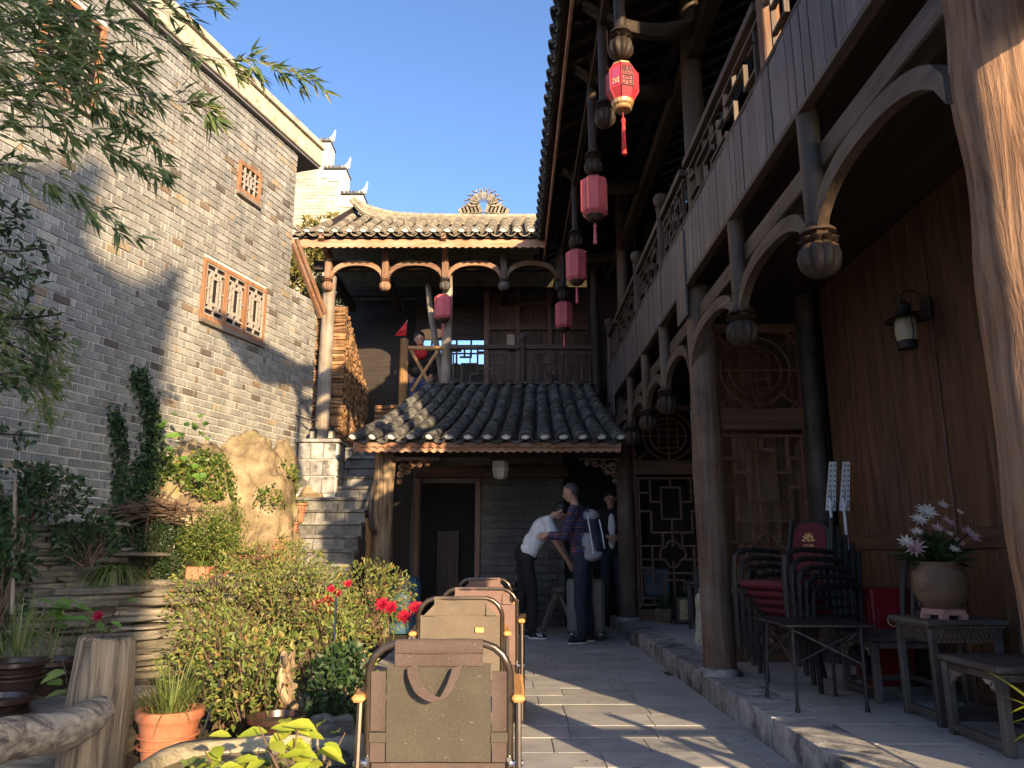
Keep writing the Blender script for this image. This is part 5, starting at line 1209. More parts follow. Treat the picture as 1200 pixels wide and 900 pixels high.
b = MB().lathe([(.07, PL), (.075, PL + .06), (.055, PL + .14), (.06, PL + .22), (.045, PL + .30), (.05, PL + .34), (.055, PL + .40), (.04, PL + .45), (.02, PL + .47)], (1.80, 7.6, 0), 14, 5, .12)
tag(b.build('stone_figure', M['coping'], smooth=True), 'small pale stone figure half hidden by the round column', 'statue')
t = thing('tea_table', 'grey stone-topped tea table in the passage behind the lattice screen', 'table', (2.0, 7.0, PL))
MB().lathe([(.26, .66), (.27, .675), (.26, .69)], (1.93, 7.05, 0), 24).build('top', M['slab'], t); MB().lathe([(.16, PL), (.10, PL + .08), (.09, .5), (.2, .655)], (1.93, 7.05, 0), 16).build('pedestal', M['blackwood_z'], t, True)
t = thing('screen_plant', 'leafy plant with pale blooms seen through the lattice screen', 'potted plant', (2.2, 7.2, .9))
b = MB()
for k in range(90):
    p = Vector((2.12 + rnd.gauss(0, .12), 7.2 + rnd.gauss(0, .08), 1.05 + rnd.gauss(0, .14))); b.leaf(p, Vector((rnd.uniform(-1, 1), rnd.uniform(-1, .2), rnd.uniform(-.4, 1))), (0, -1, .4), rnd.uniform(.06, .12), rnd.uniform(.03, .05))
b.build('leaves', M['dark_leaf'], t, kind='stuff')
for k in range(8): bloom(t, (1.98 + rnd.uniform(-.08, .3), 7.1, 1.05 + rnd.uniform(-.12, .2)), (0, -1, .2), .045, 7, M['white_petal'], .4)
MB().lathe([(.06, .69), (.1, .78), (.08, .90), (.09, .92)], (2.12, 7.2, 0), 16).build('pot', M['brown_pot'], t, True)
t = thing('blue_chair_back', 'dusty blue padded chair behind the far lattice screen', 'chair', (1.95, 10.55, PL))
MB().box((1.92, 10.5, .62), (.34, .05, .36), Matrix.Rotation(-.1, 3, 'X')).build('back', M['bluegrey'], t, bevel=.02); MB().box((1.92, 10.72, .42), (.36, .38, .06)).build('seat', M['bluegrey'], t, bevel=.02)
for sx in (-.15, .15):
    for sy in (10.56, 10.88): MB().cyl((1.92 + sx, sy, PL), (1.92 + sx, sy, .40), .012, .012, 8).build('leg', M['black_metal'], t)
# things under the tiled porch
t = thing('blue_barrel', 'blue plastic water barrel in the shade of the tiled porch', 'barrel', (-1.45, 10.4, 0))
MB().lathe([(.20, 0), (.23, .05), (.235, .3), (.225, .33), (.235, .36), (.23, .62), (.2, .66), (.19, .66), (.20, .62)], (-1.42, 10.35, 0), 22).build('drum', M['blue_bin'], t, True); MB().lathe([(.21, .662), (.215, .69), (.17, .70)], (-1.42, 10.35, 0), 22).build('lid', M['blue_bin'], t, True)
t = thing('work_bench', 'low dark wooden bench with a lantern on it against the brick wall', 'bench', (-.05, 10.9, 0))
MB().bb(-.35, .25, 10.72, 11.04, .50, .55).build('top', M['wall_x'], t, bevel=.005)
for x_ in (-.3, .2):
    for y_ in (10.76, 11.0): MB().bb(x_ - .025, x_ + .025, y_ - .025, y_ + .025, 0, .498).build('leg', M['dark_z'], t)
t = thing('storm_lantern', 'black storm lantern standing on the low bench', 'lantern', (.10, 10.88, .55))
MB().lathe([(.06, .552), (.065, .59), (.03, .61)], (.1, 10.88, 0), 14).build('base', M['black_metal'], t, True); MB().lathe([(.032, .61), (.05, .66), (.032, .72)], (.1, 10.88, 0), 14).build('globe', M['lamp_glass'], t, True); MB().lathe([(.045, .722), (.04, .77), (.015, .79)], (.1, 10.88, 0), 14).build('top', M['black_metal'], t, True)
MB().tube([(.1 + .065*math.cos(a), 10.88, .68 + .16*math.sin(a)) for a in [k*math.pi/10 for k in range(11)]], .003, 5).build('handle', M['black_metal'], t)
t = thing('sawhorse', 'rough timber trestle behind the suitcase', 'trestle', (.55, 10.5, 0))
for a, c in (((.40, 10.4, 0), (.60, 10.45, .50)), ((.82, 10.4, 0), (.62, 10.45, .50)), ((.40, 10.8, 0), (.60, 10.75, .50)), ((.82, 10.8, 0), (.62, 10.75, .50))): MB().bar(a, c, .07, .035).build('leg', M['weather_z'], t)
MB().bb(.54, .68, 10.36, 10.84, .50, .56).build('beam', M['weather_y'], t)
t = thing('ladle', 'steel ladle hanging on the porch post', 'ladle', (-1.47, 9.64, .6))
MB().cyl((-1.475, 9.62, 1.35), (-1.465, 9.60, .72), .008, .008, 6).build('handle', M['steel'], t); b = MB().lathe([(.01, .63), (.045, .645), (.06, .68), (.062, .70), (.055, .695), (.04, .66)], (-1.455, 9.58, 0), 16, caps=False); b.build('bowl', M['steel'], t, True)
t = thing('red_flag', 'small red flag stuck on the log post of the gallery', 'flag', (-1.56, GY - .05, 4.03))
MB().cyl((-1.555, GY - .05, 4.02), (-1.53, GY - .05, 4.32), .008, .008, 6).build('stick', M['black_metal'], t)
b = MB(); b.add([(-1.54, GY - .05, 4.30), (-1.53, GY - .09, 4.17), (-1.54, GY - .05, 4.08), (-1.62, GY - .13, 4.12), (-1.70, GY - .10, 4.07)], [(0, 1, 3), (1, 2, 4, 3), (0, 3, 4)]); b.build('cloth', M['red_cloth'], t)
b = MB().tube(curve_pts([(-2.85, 9.93, 3.6), (-2.95, 9.9, 3.2), (-2.92, 9.9, 2.85), (-2.72, 9.93, 2.72), (-2.55, 9.96, 2.70)], 8), .01, 6)
tag(b.build('cable', M['black_metal'], smooth=True), 'dark cable looping down the corner of the brick house', 'cable')
# ================================================================== rocks, ivy, garden
boulder('cliff_rock', 'tan rock face rising against the brick wall left of the steps', (-3.02, 8.80, 1.05), (.62, .55, 1.2), M['rock'], 7, .24, None, 70, 56, 1.9)
boulder('ivy_rock', 'tan boulder under the ivy on the brick wall', (-3.36, 8.08, .95), (.48, .5, 1.22), M['rock'], 12, .30, None, 40, 30, 1.9)
def rvec(): 
    while True:
        v = Vector((rnd.uniform(-1, 1), rnd.uniform(-1, 1), rnd.uniform(-1, 1)))
        if .05 < v.length < 1: return v.normalized()
def leaves_on(b, n, c, r, size, face=(.5, -1, .3), asp=.8, jit=.06, front=True, mask=None):
    f = Vector(face).normalized(); k = 0; tries = 0
    while k < n and tries < n*12:
        tries += 1; d = rvec()
        if front and d.dot(f) < -.15: continue
        p = Vector((c[0] + d.x*r[0], c[1] + d.y*r[1], c[2] + d.z*r[2])) + rvec()*jit*rnd.random()
        if noise.noise(p*3.1) < -.22 + (.25 if d.z > .8 else 0): continue
        if mask and not mask(p): continue
        nr = (d + rvec()*.7).normalized(); dr = (Vector((rnd.uniform(-1, 1), rnd.uniform(-1, 1), -.5)) - nr*0).normalized(); s_ = rnd.uniform(*size)
        b.leaf(p, dr, nr, s_, s_*asp); k += 1
iv = thing('ivy', 'sunlit green ivy creeping over the boulder and brick wall', 'ivy', (-3.1, 8.0, 0))
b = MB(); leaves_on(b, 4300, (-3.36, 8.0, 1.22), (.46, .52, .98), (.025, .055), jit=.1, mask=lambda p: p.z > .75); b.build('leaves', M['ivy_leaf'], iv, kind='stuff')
b = MB(); leaves_on(b, 260, (-2.66, 8.95, 1.80), (.16, .2, .25), (.02, .05), jit=.08); leaves_on(b, 150, (-2.66, 8.45, 1.55), (.12, .15, .16), (.02, .05), jit=.08); b.build('leaves', M['ivy_leaf'], iv, kind='stuff')
for k in range(22):
    p = at(rnd.uniform(190, 262), rnd.uniform(478, 560), y=7.45) if k > 12 else at(rnd.uniform(185, 238), rnd.uniform(482, 508), y=7.5)
    s_ = rnd.uniform(.055, .095); m_ = MB(); d = Vector((rnd.uniform(-.6, .6), -.5, rnd.uniform(-1, .1))).normalized(); x = d.cross(Vector((.3, -1, .5))).normalized(); nn_ = x.cross(d)
    pts = [(0, 0), (.28, .42), (.55, .45), (.85, .2), (1, 0)]; vs = [p + d*s_*a + x*s_*w for a, w in pts] + [p + d*s_*a - x*s_*w for a, w in pts[1:4]] + [p + d*s_*.5 - nn_*s_*.10]
    m_.add(vs, [(0, 1, 8), (1, 2, 8), (2, 3, 8), (3, 4, 8), (4, 7, 8), (7, 6, 8), (6, 5, 8), (5, 0, 8)]); m_.build('large_leaf', M['big_leaf'], iv)
iv2 = thing('shaded_ivy', 'ivy climbing the shaded brick wall in two tongues, leaf colour darkened for shade', 'ivy', (-3.6, 7.4, 0))  # same ivy as the sunlit part, shade put into a darker leaf colour
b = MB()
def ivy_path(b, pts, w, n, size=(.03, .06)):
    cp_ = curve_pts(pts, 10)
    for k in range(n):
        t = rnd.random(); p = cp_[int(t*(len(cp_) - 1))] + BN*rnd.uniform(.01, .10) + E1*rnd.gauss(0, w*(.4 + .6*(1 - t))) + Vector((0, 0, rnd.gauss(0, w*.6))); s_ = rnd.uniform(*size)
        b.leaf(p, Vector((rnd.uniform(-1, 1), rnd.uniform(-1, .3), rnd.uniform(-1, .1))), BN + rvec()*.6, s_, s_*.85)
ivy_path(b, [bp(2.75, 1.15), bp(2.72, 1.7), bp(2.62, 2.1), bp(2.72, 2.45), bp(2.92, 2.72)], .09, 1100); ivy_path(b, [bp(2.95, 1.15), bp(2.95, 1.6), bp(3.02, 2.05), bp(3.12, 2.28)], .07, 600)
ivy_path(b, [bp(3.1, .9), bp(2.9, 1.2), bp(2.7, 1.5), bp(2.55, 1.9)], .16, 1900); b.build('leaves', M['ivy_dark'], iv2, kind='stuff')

def shrub(name, label, cat, blobs, n, size, mat, asp=.5, stems=14, base=None, smat='dry_twig', group=None, core=.75):
    c = base or (blobs[0][0][0], blobs[0][0][1], 0); t = thing(name, label, cat, c, 0, group); b = MB(); s_ = MB()
    tot = sum(r[0]*r[2] for _, r in blobs)
    for cc, r in blobs:
        m_ = int(n*r[0]*r[2]/tot); k = 0
        while k < m_:
            d = rvec(); rad = rnd.random()**.4; p = Vector((cc[0] + d.x*r[0]*rad, cc[1] + d.y*r[1]*rad, cc[2] + d.z*r[2]*rad))
            if noise.noise(p*4.3 + Vector((len(label), 0, 0))) < -.12 - .1*(1 - rad) or p.z < .0: k += .25; continue
            L = rnd.uniform(*size); b.leaf(p, d*.8 + rvec() + Vector((0, 0, .3)), rvec() + Vector((0, 0, .6)), L, L*asp); k += 1
        for q in range(stems):
            d = rvec(); e = Vector((cc[0] + d.x*r[0]*.95, cc[1] + d.y*r[1]*.95, cc[2] + abs(d.z)*r[2])); o_ = Vector((cc[0] + rnd.uniform(-.3, .3)*r[0], cc[1] + rnd.uniform(-.3, .3)*r[1], max(0, cc[2] - r[2])))
            s_.tube([o_, (o_ + e)/2 + rvec()*.05, e], [.007, .005, .002], 4)
    b.build('foliage', M[mat], t, kind='stuff'); s_.build('twigs', M[smat], t, kind='stuff'); return t
shrub('boxwood_shrub', 'dense dark small-leaved shrub in the shade below the ivy', 'shrub', [((-3.28, 7.05, .98), (.36, .3, .36)), ((-3.05, 7.0, .75), (.25, .25, .3))], 6500, (.02, .036), 'dark_leaf')  # leaves darker than on its sunlit twin, shade put into the tone
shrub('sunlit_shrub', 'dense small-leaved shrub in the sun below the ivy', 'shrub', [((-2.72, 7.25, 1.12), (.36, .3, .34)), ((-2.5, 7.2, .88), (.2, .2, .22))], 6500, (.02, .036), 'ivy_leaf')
t = thing('brushwood', 'heap of dry brown twigs on top of the dark shrub', 'twigs', (-3.3, 7.1, 1.3)); b = MB()
for k in range(110):
    p = Vector((-3.22 + rnd.gauss(0, .14), 7.1 + rnd.gauss(0, .1), 1.36 + rnd.gauss(0, .045))); d = Vector((rnd.uniform(-1, 1), rnd.uniform(-.4, .4), rnd.uniform(-.25, .25))).normalized(); L = rnd.uniform(.12, .3)
    b.tube([p - d*L, p + Vector((0, 0, rnd.uniform(-.02, .03))), p + d*L], [.006, .005, .003], 4)
b.build('twigs', M['dry_twig'], t, kind='stuff')
# slate terraces: thin irregular stones
SW = thing('slate_terrace', 'terraced dry wall of thin layered slate at the foot of the brick house', 'stone wall', (-3.4, 6, 0))
def slate_stone(c, L, D, h, rz):
    m_ = rnd.randint(6, 8); po = [(math.cos(2*math.pi*k/m_)*L/2*rnd.uniform(.8, 1.1), math.sin(2*math.pi*k/m_)*D/2*rnd.uniform(.8, 1.1)) for k in range(m_)]
    b = MB(); Rm = Matrix.Rotation(rz, 3, 'Z') @ Matrix.Rotation(rnd.uniform(-.05, .05), 3, 'X') @ Matrix.Rotation(rnd.uniform(-.04, .04), 3, 'Y')
    ring = []
    for z_, k_ in ((-h/2, .93), (-h*.3, 1.0), (h*.3, rnd.uniform(.96, 1.03)), (h/2, .92)): ring.append([Vector(c) + Rm @ Vector((p[0]*k_*rnd.uniform(.97, 1.03), p[1]*k_*rnd.uniform(.97, 1.03), z_)) for p in po])
    vs = [p for r_ in ring for p in r_]; fs = [(j*m_+k, j*m_+(k+1) % m_, (j+1)*m_+(k+1) % m_, (j+1)*m_+k) for j in range(3) for k in range(m_)] + [tuple(range(m_))[::-1], tuple(range(3*m_, 4*m_))]
    b.add(vs, fs); b.build('slate_stone', M['slate'], SW)
for (x0, y0, x1, y1, z0, z1) in ((-4.6, 5.35, -3.45, 6.35, .55, 1.22), (-4.1, 4.75, -2.05, 6.6, .05, .74), (-2.55, 6.6, -1.95, 6.95, .3, .80)):
    d = Vector((x1 - x0, y1 - y0, 0)); nr = Vector((d.y, -d.x, 0)).normalized(); MB().prism([(0, 0), (1, 0), (1, z1 - z0 - .02), (0, z1 - z0 - .02)], Vector((x0, y0, z0)) - nr*.10, d, (0, 0, 1), -nr*.3).build('rubble_core', M['slate'], SW)
    z = z0; Ln = d.length; a = math.atan2(d.y, d.x); d.normalize(); nr = Vector((d.y, -d.x, 0))
    while z < z1:
        h = rnd.uniform(.02, .062); p = rnd.uniform(-.2, .1)
        while p < Ln:
            L = rnd.uniform(.25, .85); c = Vector((x0, y0, z + h/2)) + d*(p + L/2) - nr*((z - z0)*.18 + rnd.uniform(-.08, .07)); slate_stone(c, L*1.2, rnd.uniform(.28, .46), h, a + rnd.uniform(-.1, .1)); p += L*.92
        z += h*.95
for k in range(10): slate_stone((rnd.uniform(-3.6, -2.4), rnd.uniform(4.6, 5.4), .08 + .05*k % .2), rnd.uniform(.4, .7), rnd.uniform(.3, .5), .07, rnd.uniform(0, 3))
def grass_tuft(name, label, base, n, L, w, mat, spread=.1, droop=(.3, .9), e0=(.6, 1.4), cat='grass'):
    t = thing(name, label, cat, base); b = MB()
    for k in range(n):
        a = rnd.uniform(0, 6.28); e = rnd.uniform(*e0); r_ = rnd.uniform(0, spread); blade(b, (base[0] + r_*math.cos(a), base[1] + r_*math.sin(a), base[2]), (math.cos(a)*math.cos(e), math.sin(a)*math.cos(e), math.sin(e)), rnd.uniform(*L), w, rnd.uniform(*droop))
    b.build('blades', M[mat], t, kind='stuff'); return t
grass_tuft('grass_tuft', 'tuft of long drooping grass hanging over the shaded slate', (-3.10, 6.18, .86), 170, (.2, .45), .010, 'grass_leaf', .14, (.9, 2.2), (.2, 1.2))
# pots left of the log post
def round_pot(name, label, c, r, h, mat, soil=True, rim=.02):
    t = thing(name, label, 'pot', c); x, y, z = c
    MB().lathe([(r*.62, z), (r*.78, z + h*.4), (r*.93, z + h*.8), (r, z + h*.86), (r + rim, z + h*.9), (r + rim, z + h), (r - .012, z + h), (r - .02, z + h*.86)], (x, y, 0), 26, caps=False).build('pot_body', M[mat], t, smooth=True)
    MB().lathe([(r*.62, z), (.001, z)], (x, y, 0), 26, caps=False).build('pot_bottom', M[mat], t)
    for zz in (.55, .68): MB().tube([((r*(.80 + .1*zz) + .012)*math.cos(2*math.pi*k/26) + x, (r*(.80 + .1*zz) + .012)*math.sin(2*math.pi*k/26) + y, z + h*zz) for k in range(27)], .006, 5, False).build('pot_band', M[mat], t)
    if soil: MB().lathe([(.001, z + h*.9), (r - .015, z + h*.88)], (x, y, 0), 20, caps=False).build('soil', M['soil'], t)
    return t
def pz0(u, v, y): return at(u, v, y=y)
p = at(52, 808, y=4.3); round_pot('glazed_pot', 'wide dark brown glazed pot under the slate terrace', (p.x, 4.3, p.z - .05), .155, .20, 'dark_glaze')
p = at(12, 812, y=4.0); round_pot('glazed_pot', 'dark glazed pot wedged between two others by the log rail', (p.x, 4.0, p.z - .03), .14, .18, 'dark_glaze')
p = at(0, 852, y=3.75); round_pot('glazed_pot', 'dark glazed pot with pale rim right behind the log rail', (p.x - .03, 3.75, p.z - .07), .14, .20, 'dark_glaze')
MB_ = MB().bb(-2.9, -1.95, 3.6, 4.55, -.05, .28); tag(MB_.build('stone_bench', M['slate'], bevel=.02), 'rough slate ledge the dark glazed pots stand on', 'ledge')
grass_tuft('pot_seedling', 'grassy seedlings sprouting from the small dark pot', (at(15, 805, y=4.0).x, 4.0, .53), 60, (.15, .42), .008, 'grass_leaf', .1, (.05, .4), (.9, 1.5))
def sprig(name, label, base, n, L, mat, h, cat='plant'):
    t = thing(name, label, cat, base); s_ = MB(); base = Vector(base)
    for q in range(max(1, n//7)):
        tip = base + Vector((rnd.uniform(-.14, .14), rnd.uniform(-.08, .08), h*rnd.uniform(.7, 1.05))); s_.tube([base, (base + tip)/2 + rvec()*.02, tip], [.005, .004, .002], 5)
    s_.build('stem', M['dry_twig'], t)
    for k in range(n):
        tt = .35 + .65*rnd.random(); p = base + Vector((rnd.uniform(-.14, .14)*tt, rnd.uniform(-.08, .08), h*tt)); a = rnd.uniform(0, 6.28); d = Vector((math.cos(a), math.sin(a)*.7 - .2, rnd.uniform(-.35, .5))).normalized(); s2 = rnd.uniform(*L); x = d.cross(Vector((0, -.5, 1))).normalized(); nn_ = x.cross(d)
        pts = [(0, 0), (.2, .18), (.5, .26), (.8, .14), (1, 0)]; m_ = MB(); dr = lambda a_: Vector((0, 0, -.18*a_*a_*s2))
        vs = [p + d*s2*a_ + x*s2*w + nn_*s2*w*.35 + dr(a_) for a_, w in pts] + [p + d*s2*a_ - x*s2*w + nn_*s2*w*.35 + dr(a_) for a_, w in pts[1:4]] + [p + d*s2*a_ + dr(a_) for a_ in (.2, .5, .8)]
        m_.add(vs, [(0, 1, 8), (1, 2, 9, 8), (2, 3, 10, 9), (3, 4, 10), (4, 7, 10), (7, 6, 9, 10), (6, 5, 8, 9), (5, 0, 8)]); m_.build('leaf', M[mat], t, smooth='all')
    return t
sprig('leafy_seedling', 'bright green seedling growing in the wide dark pot', (at(55, 765, y=4.25).x, 4.25, .50), 16, (.07, .12), 'big_leaf', .26)
sprig('leafy_seedling', 'small green sprig with a magenta bud behind the log post', (at(112, 742, y=3.9).x, 3.9, .55), 7, (.06, .09), 'big_leaf', .22)
sprig('leafy_seedling', 'green weeds growing at the foot of the log rail', (at(80, 830, y=3.5).x, 3.5, .30), 14, (.06, .11), 'pad_leaf', .25)
c_ = MB().cyl(at(14, 720, y=4.6), at(18, 560, y=4.6), .012, .010, 8); tag(c_.build('bamboo_stake', M['weather_z'], smooth=True), 'thin bamboo stake standing among the dark pots', 'stake')
# log fence
FP = at(125, 746, y=3.30)
b = MB().tube([(FP.x - .02, 3.32, -.03), (FP.x - .012, 3.31, .25), (FP.x, 3.30, .5), (FP.x + .005, 3.30, FP.z - .015), (FP.x + .005, 3.30, FP.z)], [.128, .12, .116, .112, .10], 26).jitter(.015, 6, 2)
LF = thing('log_fence', 'weathered log fence with thick post and horizontal rail', 'fence', (FP.x, 3.3, 0))
po_ = b.build('post', M['log_old'], LF, smooth=True)
cr = MB()
for k in range(9):
    a = k*.7 + rnd.uniform(-.2, .2); cr.bar((FP.x + .01*math.cos(a), 3.3 + .01*math.sin(a), FP.z + .002), (FP.x + .085*math.cos(a), 3.3 + .085*math.sin(a), FP.z + .002), .004, .003)
cr.build('end_cracks', M['black_ink'], po_)
A, B_ = at(-60, 890, y=2.75), at(128, 832, y=3.12)
pts = [A + (B_ - A)*k/8 + Vector((0, 0, .018*math.sin(k*.9))) for k in range(9)]; b = MB().tube(pts, [.080, .078, .076, .074, .073, .072, .07, .062, .045], 20).jitter(.02, 5, 3); b.build('rail', M['log_rail'], LF, smooth=True)
# terracotta pot with grass
p = at(200, 830, y=3.95); tp = round_pot('terracotta_pot', 'tall terracotta pot of grass beside the log post', (p.x, 3.95, p.z - .36), .145, .36, 'terracotta', True, .012)
grass_tuft('pot_grass', 'long wispy green grass filling the terracotta pot', (p.x, 3.95, p.z - .02), 210, (.16, .48), .007, 'grass_leaf', .12, (.1, .9), (.5, 1.5))
# stone basin with lily pads
BS = thing('stone_basin', 'rough stone trough of murky water with lily pads', 'basin', (-.98, 3.05, 0)); bc = Vector((-.92, 3.05, 0)); rim_z = .27
vs_o = []; b = MB(); n_ = 30
rings = [(.36, .30, 0), (.42, .34, .2), (.45, .36, rim_z - .03), (.44, .35, rim_z), (.39, .30, rim_z), (.37, .28, rim_z - .07), (.36, .27, rim_z - .14)]
vs = []
for (rx, ry, z) in rings:
    for k in range(n_): a = 2*math.pi*k/n_; sq = 1/max(abs(math.cos(a)), abs(math.sin(a)))**.45; vs.append(bc + Vector((rx*math.cos(a)*sq, ry*math.sin(a)*sq, z)))
b.add(vs, [(j*n_+k, j*n_+(k+1) % n_, (j+1)*n_+(k+1) % n_, (j+1)*n_+k) for j in range(len(rings)-1) for k in range(n_)]); b.jitter(.03, 5); b.build('trough', M['basin'], BS, smooth='all')
b = MB(); b.add([bc + Vector((.41*math.cos(2*math.pi*k/24)*1.12, .31*math.sin(2*math.pi*k/24)*1.12, rim_z - .05)) for k in range(24)], [tuple(range(24))]); b.build('water', M['water'], BS)
for k in range(9):
    c = bc + Vector((rnd.uniform(-.30, .05), rnd.uniform(-.2, .12), rim_z - .045 + .004*k)); r_ = rnd.uniform(.035, .06); b = MB(); a0 = rnd.uniform(0, 6.28)
    b.add([c] + [c + Vector((r_*math.cos(a0 + .35 + 5.6*q/12), r_*math.sin(a0 + .35 + 5.6*q/12), .012*(q % 2))) for q in range(13)], [(0, q, q+1) for q in range(1, 13)]); b.build('lily_pad', M['pad_leaf'], BS)
for k in range(14): boulder('pebble', None, (bc.x + .12 + rnd.uniform(-.2, .22), bc.y + .18 + rnd.uniform(-.08, .1), rim_z - .06), (.04, .04, .03), M['slate'], k, .3, BS, 10, 7)
boulder('boulder', 'grey rock at the back rim of the stone trough', (-.78, 3.42, .18), (.14, .1, .16), M['slate'], 21)
# lime green plant by the chair
sprig('lime_plant', 'plant with glowing lime green leaves at the foot of the olive chair', (-.68, 2.62, .24), 34, (.06, .10), 'lime_leaf', .24)
sprig('lime_plant', 'second lime green plant leaning over the trough beside the first', (-.84, 2.60, .24), 22, (.055, .09), 'lime_leaf', .19)
# garden shrubs
shrub('rose_shrub', 'wide straggly green and russet shrub with red roses in the sun', 'shrub', [((-1.72, 6.3, .62), (.55, .5, .35)), ((-2.30, 6.2, .60), (.45, .4, .36)), ((-1.20, 6.7, .62), (.40, .4, .33)), ((-1.85, 5.2, .38), (.42, .35, .3)), ((-1.30, 5.7, .45), (.35, .35, .28)), ((-2.1, 6.9, .9), (.5, .3, .22))], 11500, (.022, .05), 'shrub_leaf', .45, 40)
shrub('garden_shrub', 'pale yellow-green bush in front of the rose shrub, above the trough', 'shrub', [((-1.30, 4.3, .30), (.30, .3, .30)), ((-.98, 4.5, .34), (.26, .3, .28)), ((-1.62, 4.6, .35), (.2, .2, .3))], 2300, (.03, .055), 'shrub_leaf', .5, 34)
shrub('jade_shrub', 'rounded dark-green bush beside the camp chairs', 'shrub', [((-.83, 3.95, .35), (.16, .2, .22)), ((-.72, 4.1, .22), (.14, .16, .18))], 1500, (.03, .05), 'ivy_dark', .7, 8)
t = thing('driftwood_stump', 'pale twisted root stump among the garden shrubs', 'stump', (-.95, 4.2, 0))
for k in range(9):
    a = rnd.uniform(-1, 1); p0 = Vector((-.95 + rnd.uniform(-.1, .1), 4.15, 0)); MB().tube(curve_pts([p0, p0 + Vector((a*.08, -.02, .18)), p0 + Vector((a*.2, rnd.uniform(-.1, .1), .34)), p0 + Vector((a*.22, rnd.uniform(-.1, .1), .50))], 4), [.04 - .0022*q for q in range(13)], 7).jitter(.02, 8, k).build('root', M['log_old'], t, smooth=True)
round_pot('garden_pot', 'dark round pot half hidden under the yellow-green bush', (-1.12, 3.95, 0), .13, .24, 'dark_glaze')
roses = [(715, 355), (716, 360), (372, 710), (382, 704), (368, 716), (388, 690), (408, 684), (395, 695), (448, 708), (458, 712), (474, 722), (487, 712), (384, 716), (115, 722)]
for k, (u_, v_) in enumerate(roses[2:]):
    y = 5.55 if u_ > 440 else 5.8
    if u_ == 115: y = 4.2
    c = at(u_, v_, y=y); big = u_ > 440 or k < 2
    lb = 'red rose bloom at the chair end of the sunny shrub' if u_ > 440 else ('magenta bud behind the log post' if u_ == 115 else 'small red rose bloom on the sunny shrub beside the steps')
    t = thing('rose', lb, 'rose', c, 0, 'red roses')
    st_ = MB().tube([c - Vector((0, 0, .0)), c + Vector((.02, .05, -.15)), c + Vector((.0, .12, -.35))], .004, 5); st_.build('stem', M['shrub_leaf'], t)
    for (r_, up, n_) in ((.05 if big else .03, .3, 8), (.038 if big else .022, .8, 7), (.026 if big else .016, 1.8, 6)): bloom(t, c, (0, -.8, .5), r_*1.15, n_, M['rose_petal'], .85, up)
for k, (u0, v0, u1, v1) in enumerate(((278, 738, 237, 862), (394, 700, 390, 790))):
    b = MB().cyl(at(u0, v0, y=4.6), at(u1, v1, y=4.2), .006, .006, 6); tag(b.build('plant_stake', M['steel'], smooth=True), ['slanted thin metal stake in front of the sunny shrub', 'upright thin metal stake between sunny shrub and camp chairs'][k], 'stake')
# spider plants in pots up the side of the steps
for k, (u_, v_, y) in enumerate(((352, 590, 9.25), (342, 612, 8.9), (326, 632, 8.55))):
    p = at(u_, v_, y=y); t = round_pot('step_pot', ['slim brown pot beside the upper steps', 'slim brown pot beside the middle steps', 'slim brown pot beside the lower steps'][k], (p.x, y, p.z - .22), .07, .22, 'terracotta')
    grass_tuft('spider_plant', ['spider plant in the pot beside the upper steps', 'spider plant in the pot beside the middle steps', 'spider plant in the pot beside the lower steps'][k], (p.x, y, p.z - .02), 70, (.12, .3), .013, 'grass_leaf', .05, (.5, 1.3), (.4, 1.4))
    boulder('boulder', ['stone carrying the upper spider plant pot', 'stone carrying the middle spider plant pot', 'stone carrying the lower spider plant pot'][k], (p.x - .10, y, p.z - .62), (.11, .14, .42), M['rock'], 30 + k, .2)
for k, (u_, v_, y) in enumerate(((235, 664, 7.0), (283, 668, 7.1), (296, 650, 7.3))):
    p = at(u_, v_, y=y); t = thing('brick_planter', ['small terracotta block planter above the sunlit slate', 'long terracotta planter at the foot of the rock', 'terracotta planter tucked behind the long one'][k], 'planter', (p.x, y, p.z - .12))
    w = .10 if k == 0 else .2; MB().bb(p.x - w, p.x + w, y - .08, y + .08, p.z - .13, p.z).build('trough', M['terracotta'], t, bevel=.01); MB().bb(p.x - w + .015, p.x + w - .015, y - .065, y + .065, p.z - .01, p.z + .004).build('soil', M['soil'], t)
    grass_tuft('planter_grass', ['greens sprouting from the small block planter', 'greens sprouting from the long planter', 'greens sprouting from the tucked-away planter'][k], (p.x, y, p.z), 60, (.08, .22), .012, 'ivy_leaf', w*.9, (.3, .9))
boulder('boulder', 'sunlit flat-topped stone below the small planters', (-2.55, 7.15, .35), (.55, .3, .42), M['rock'], 41, .2); boulder('boulder', 'low stone under the rose shrub beside the steps', (-2.0, 7.3, .3), (.5, .25, .40), M['rock'], 43, .2)
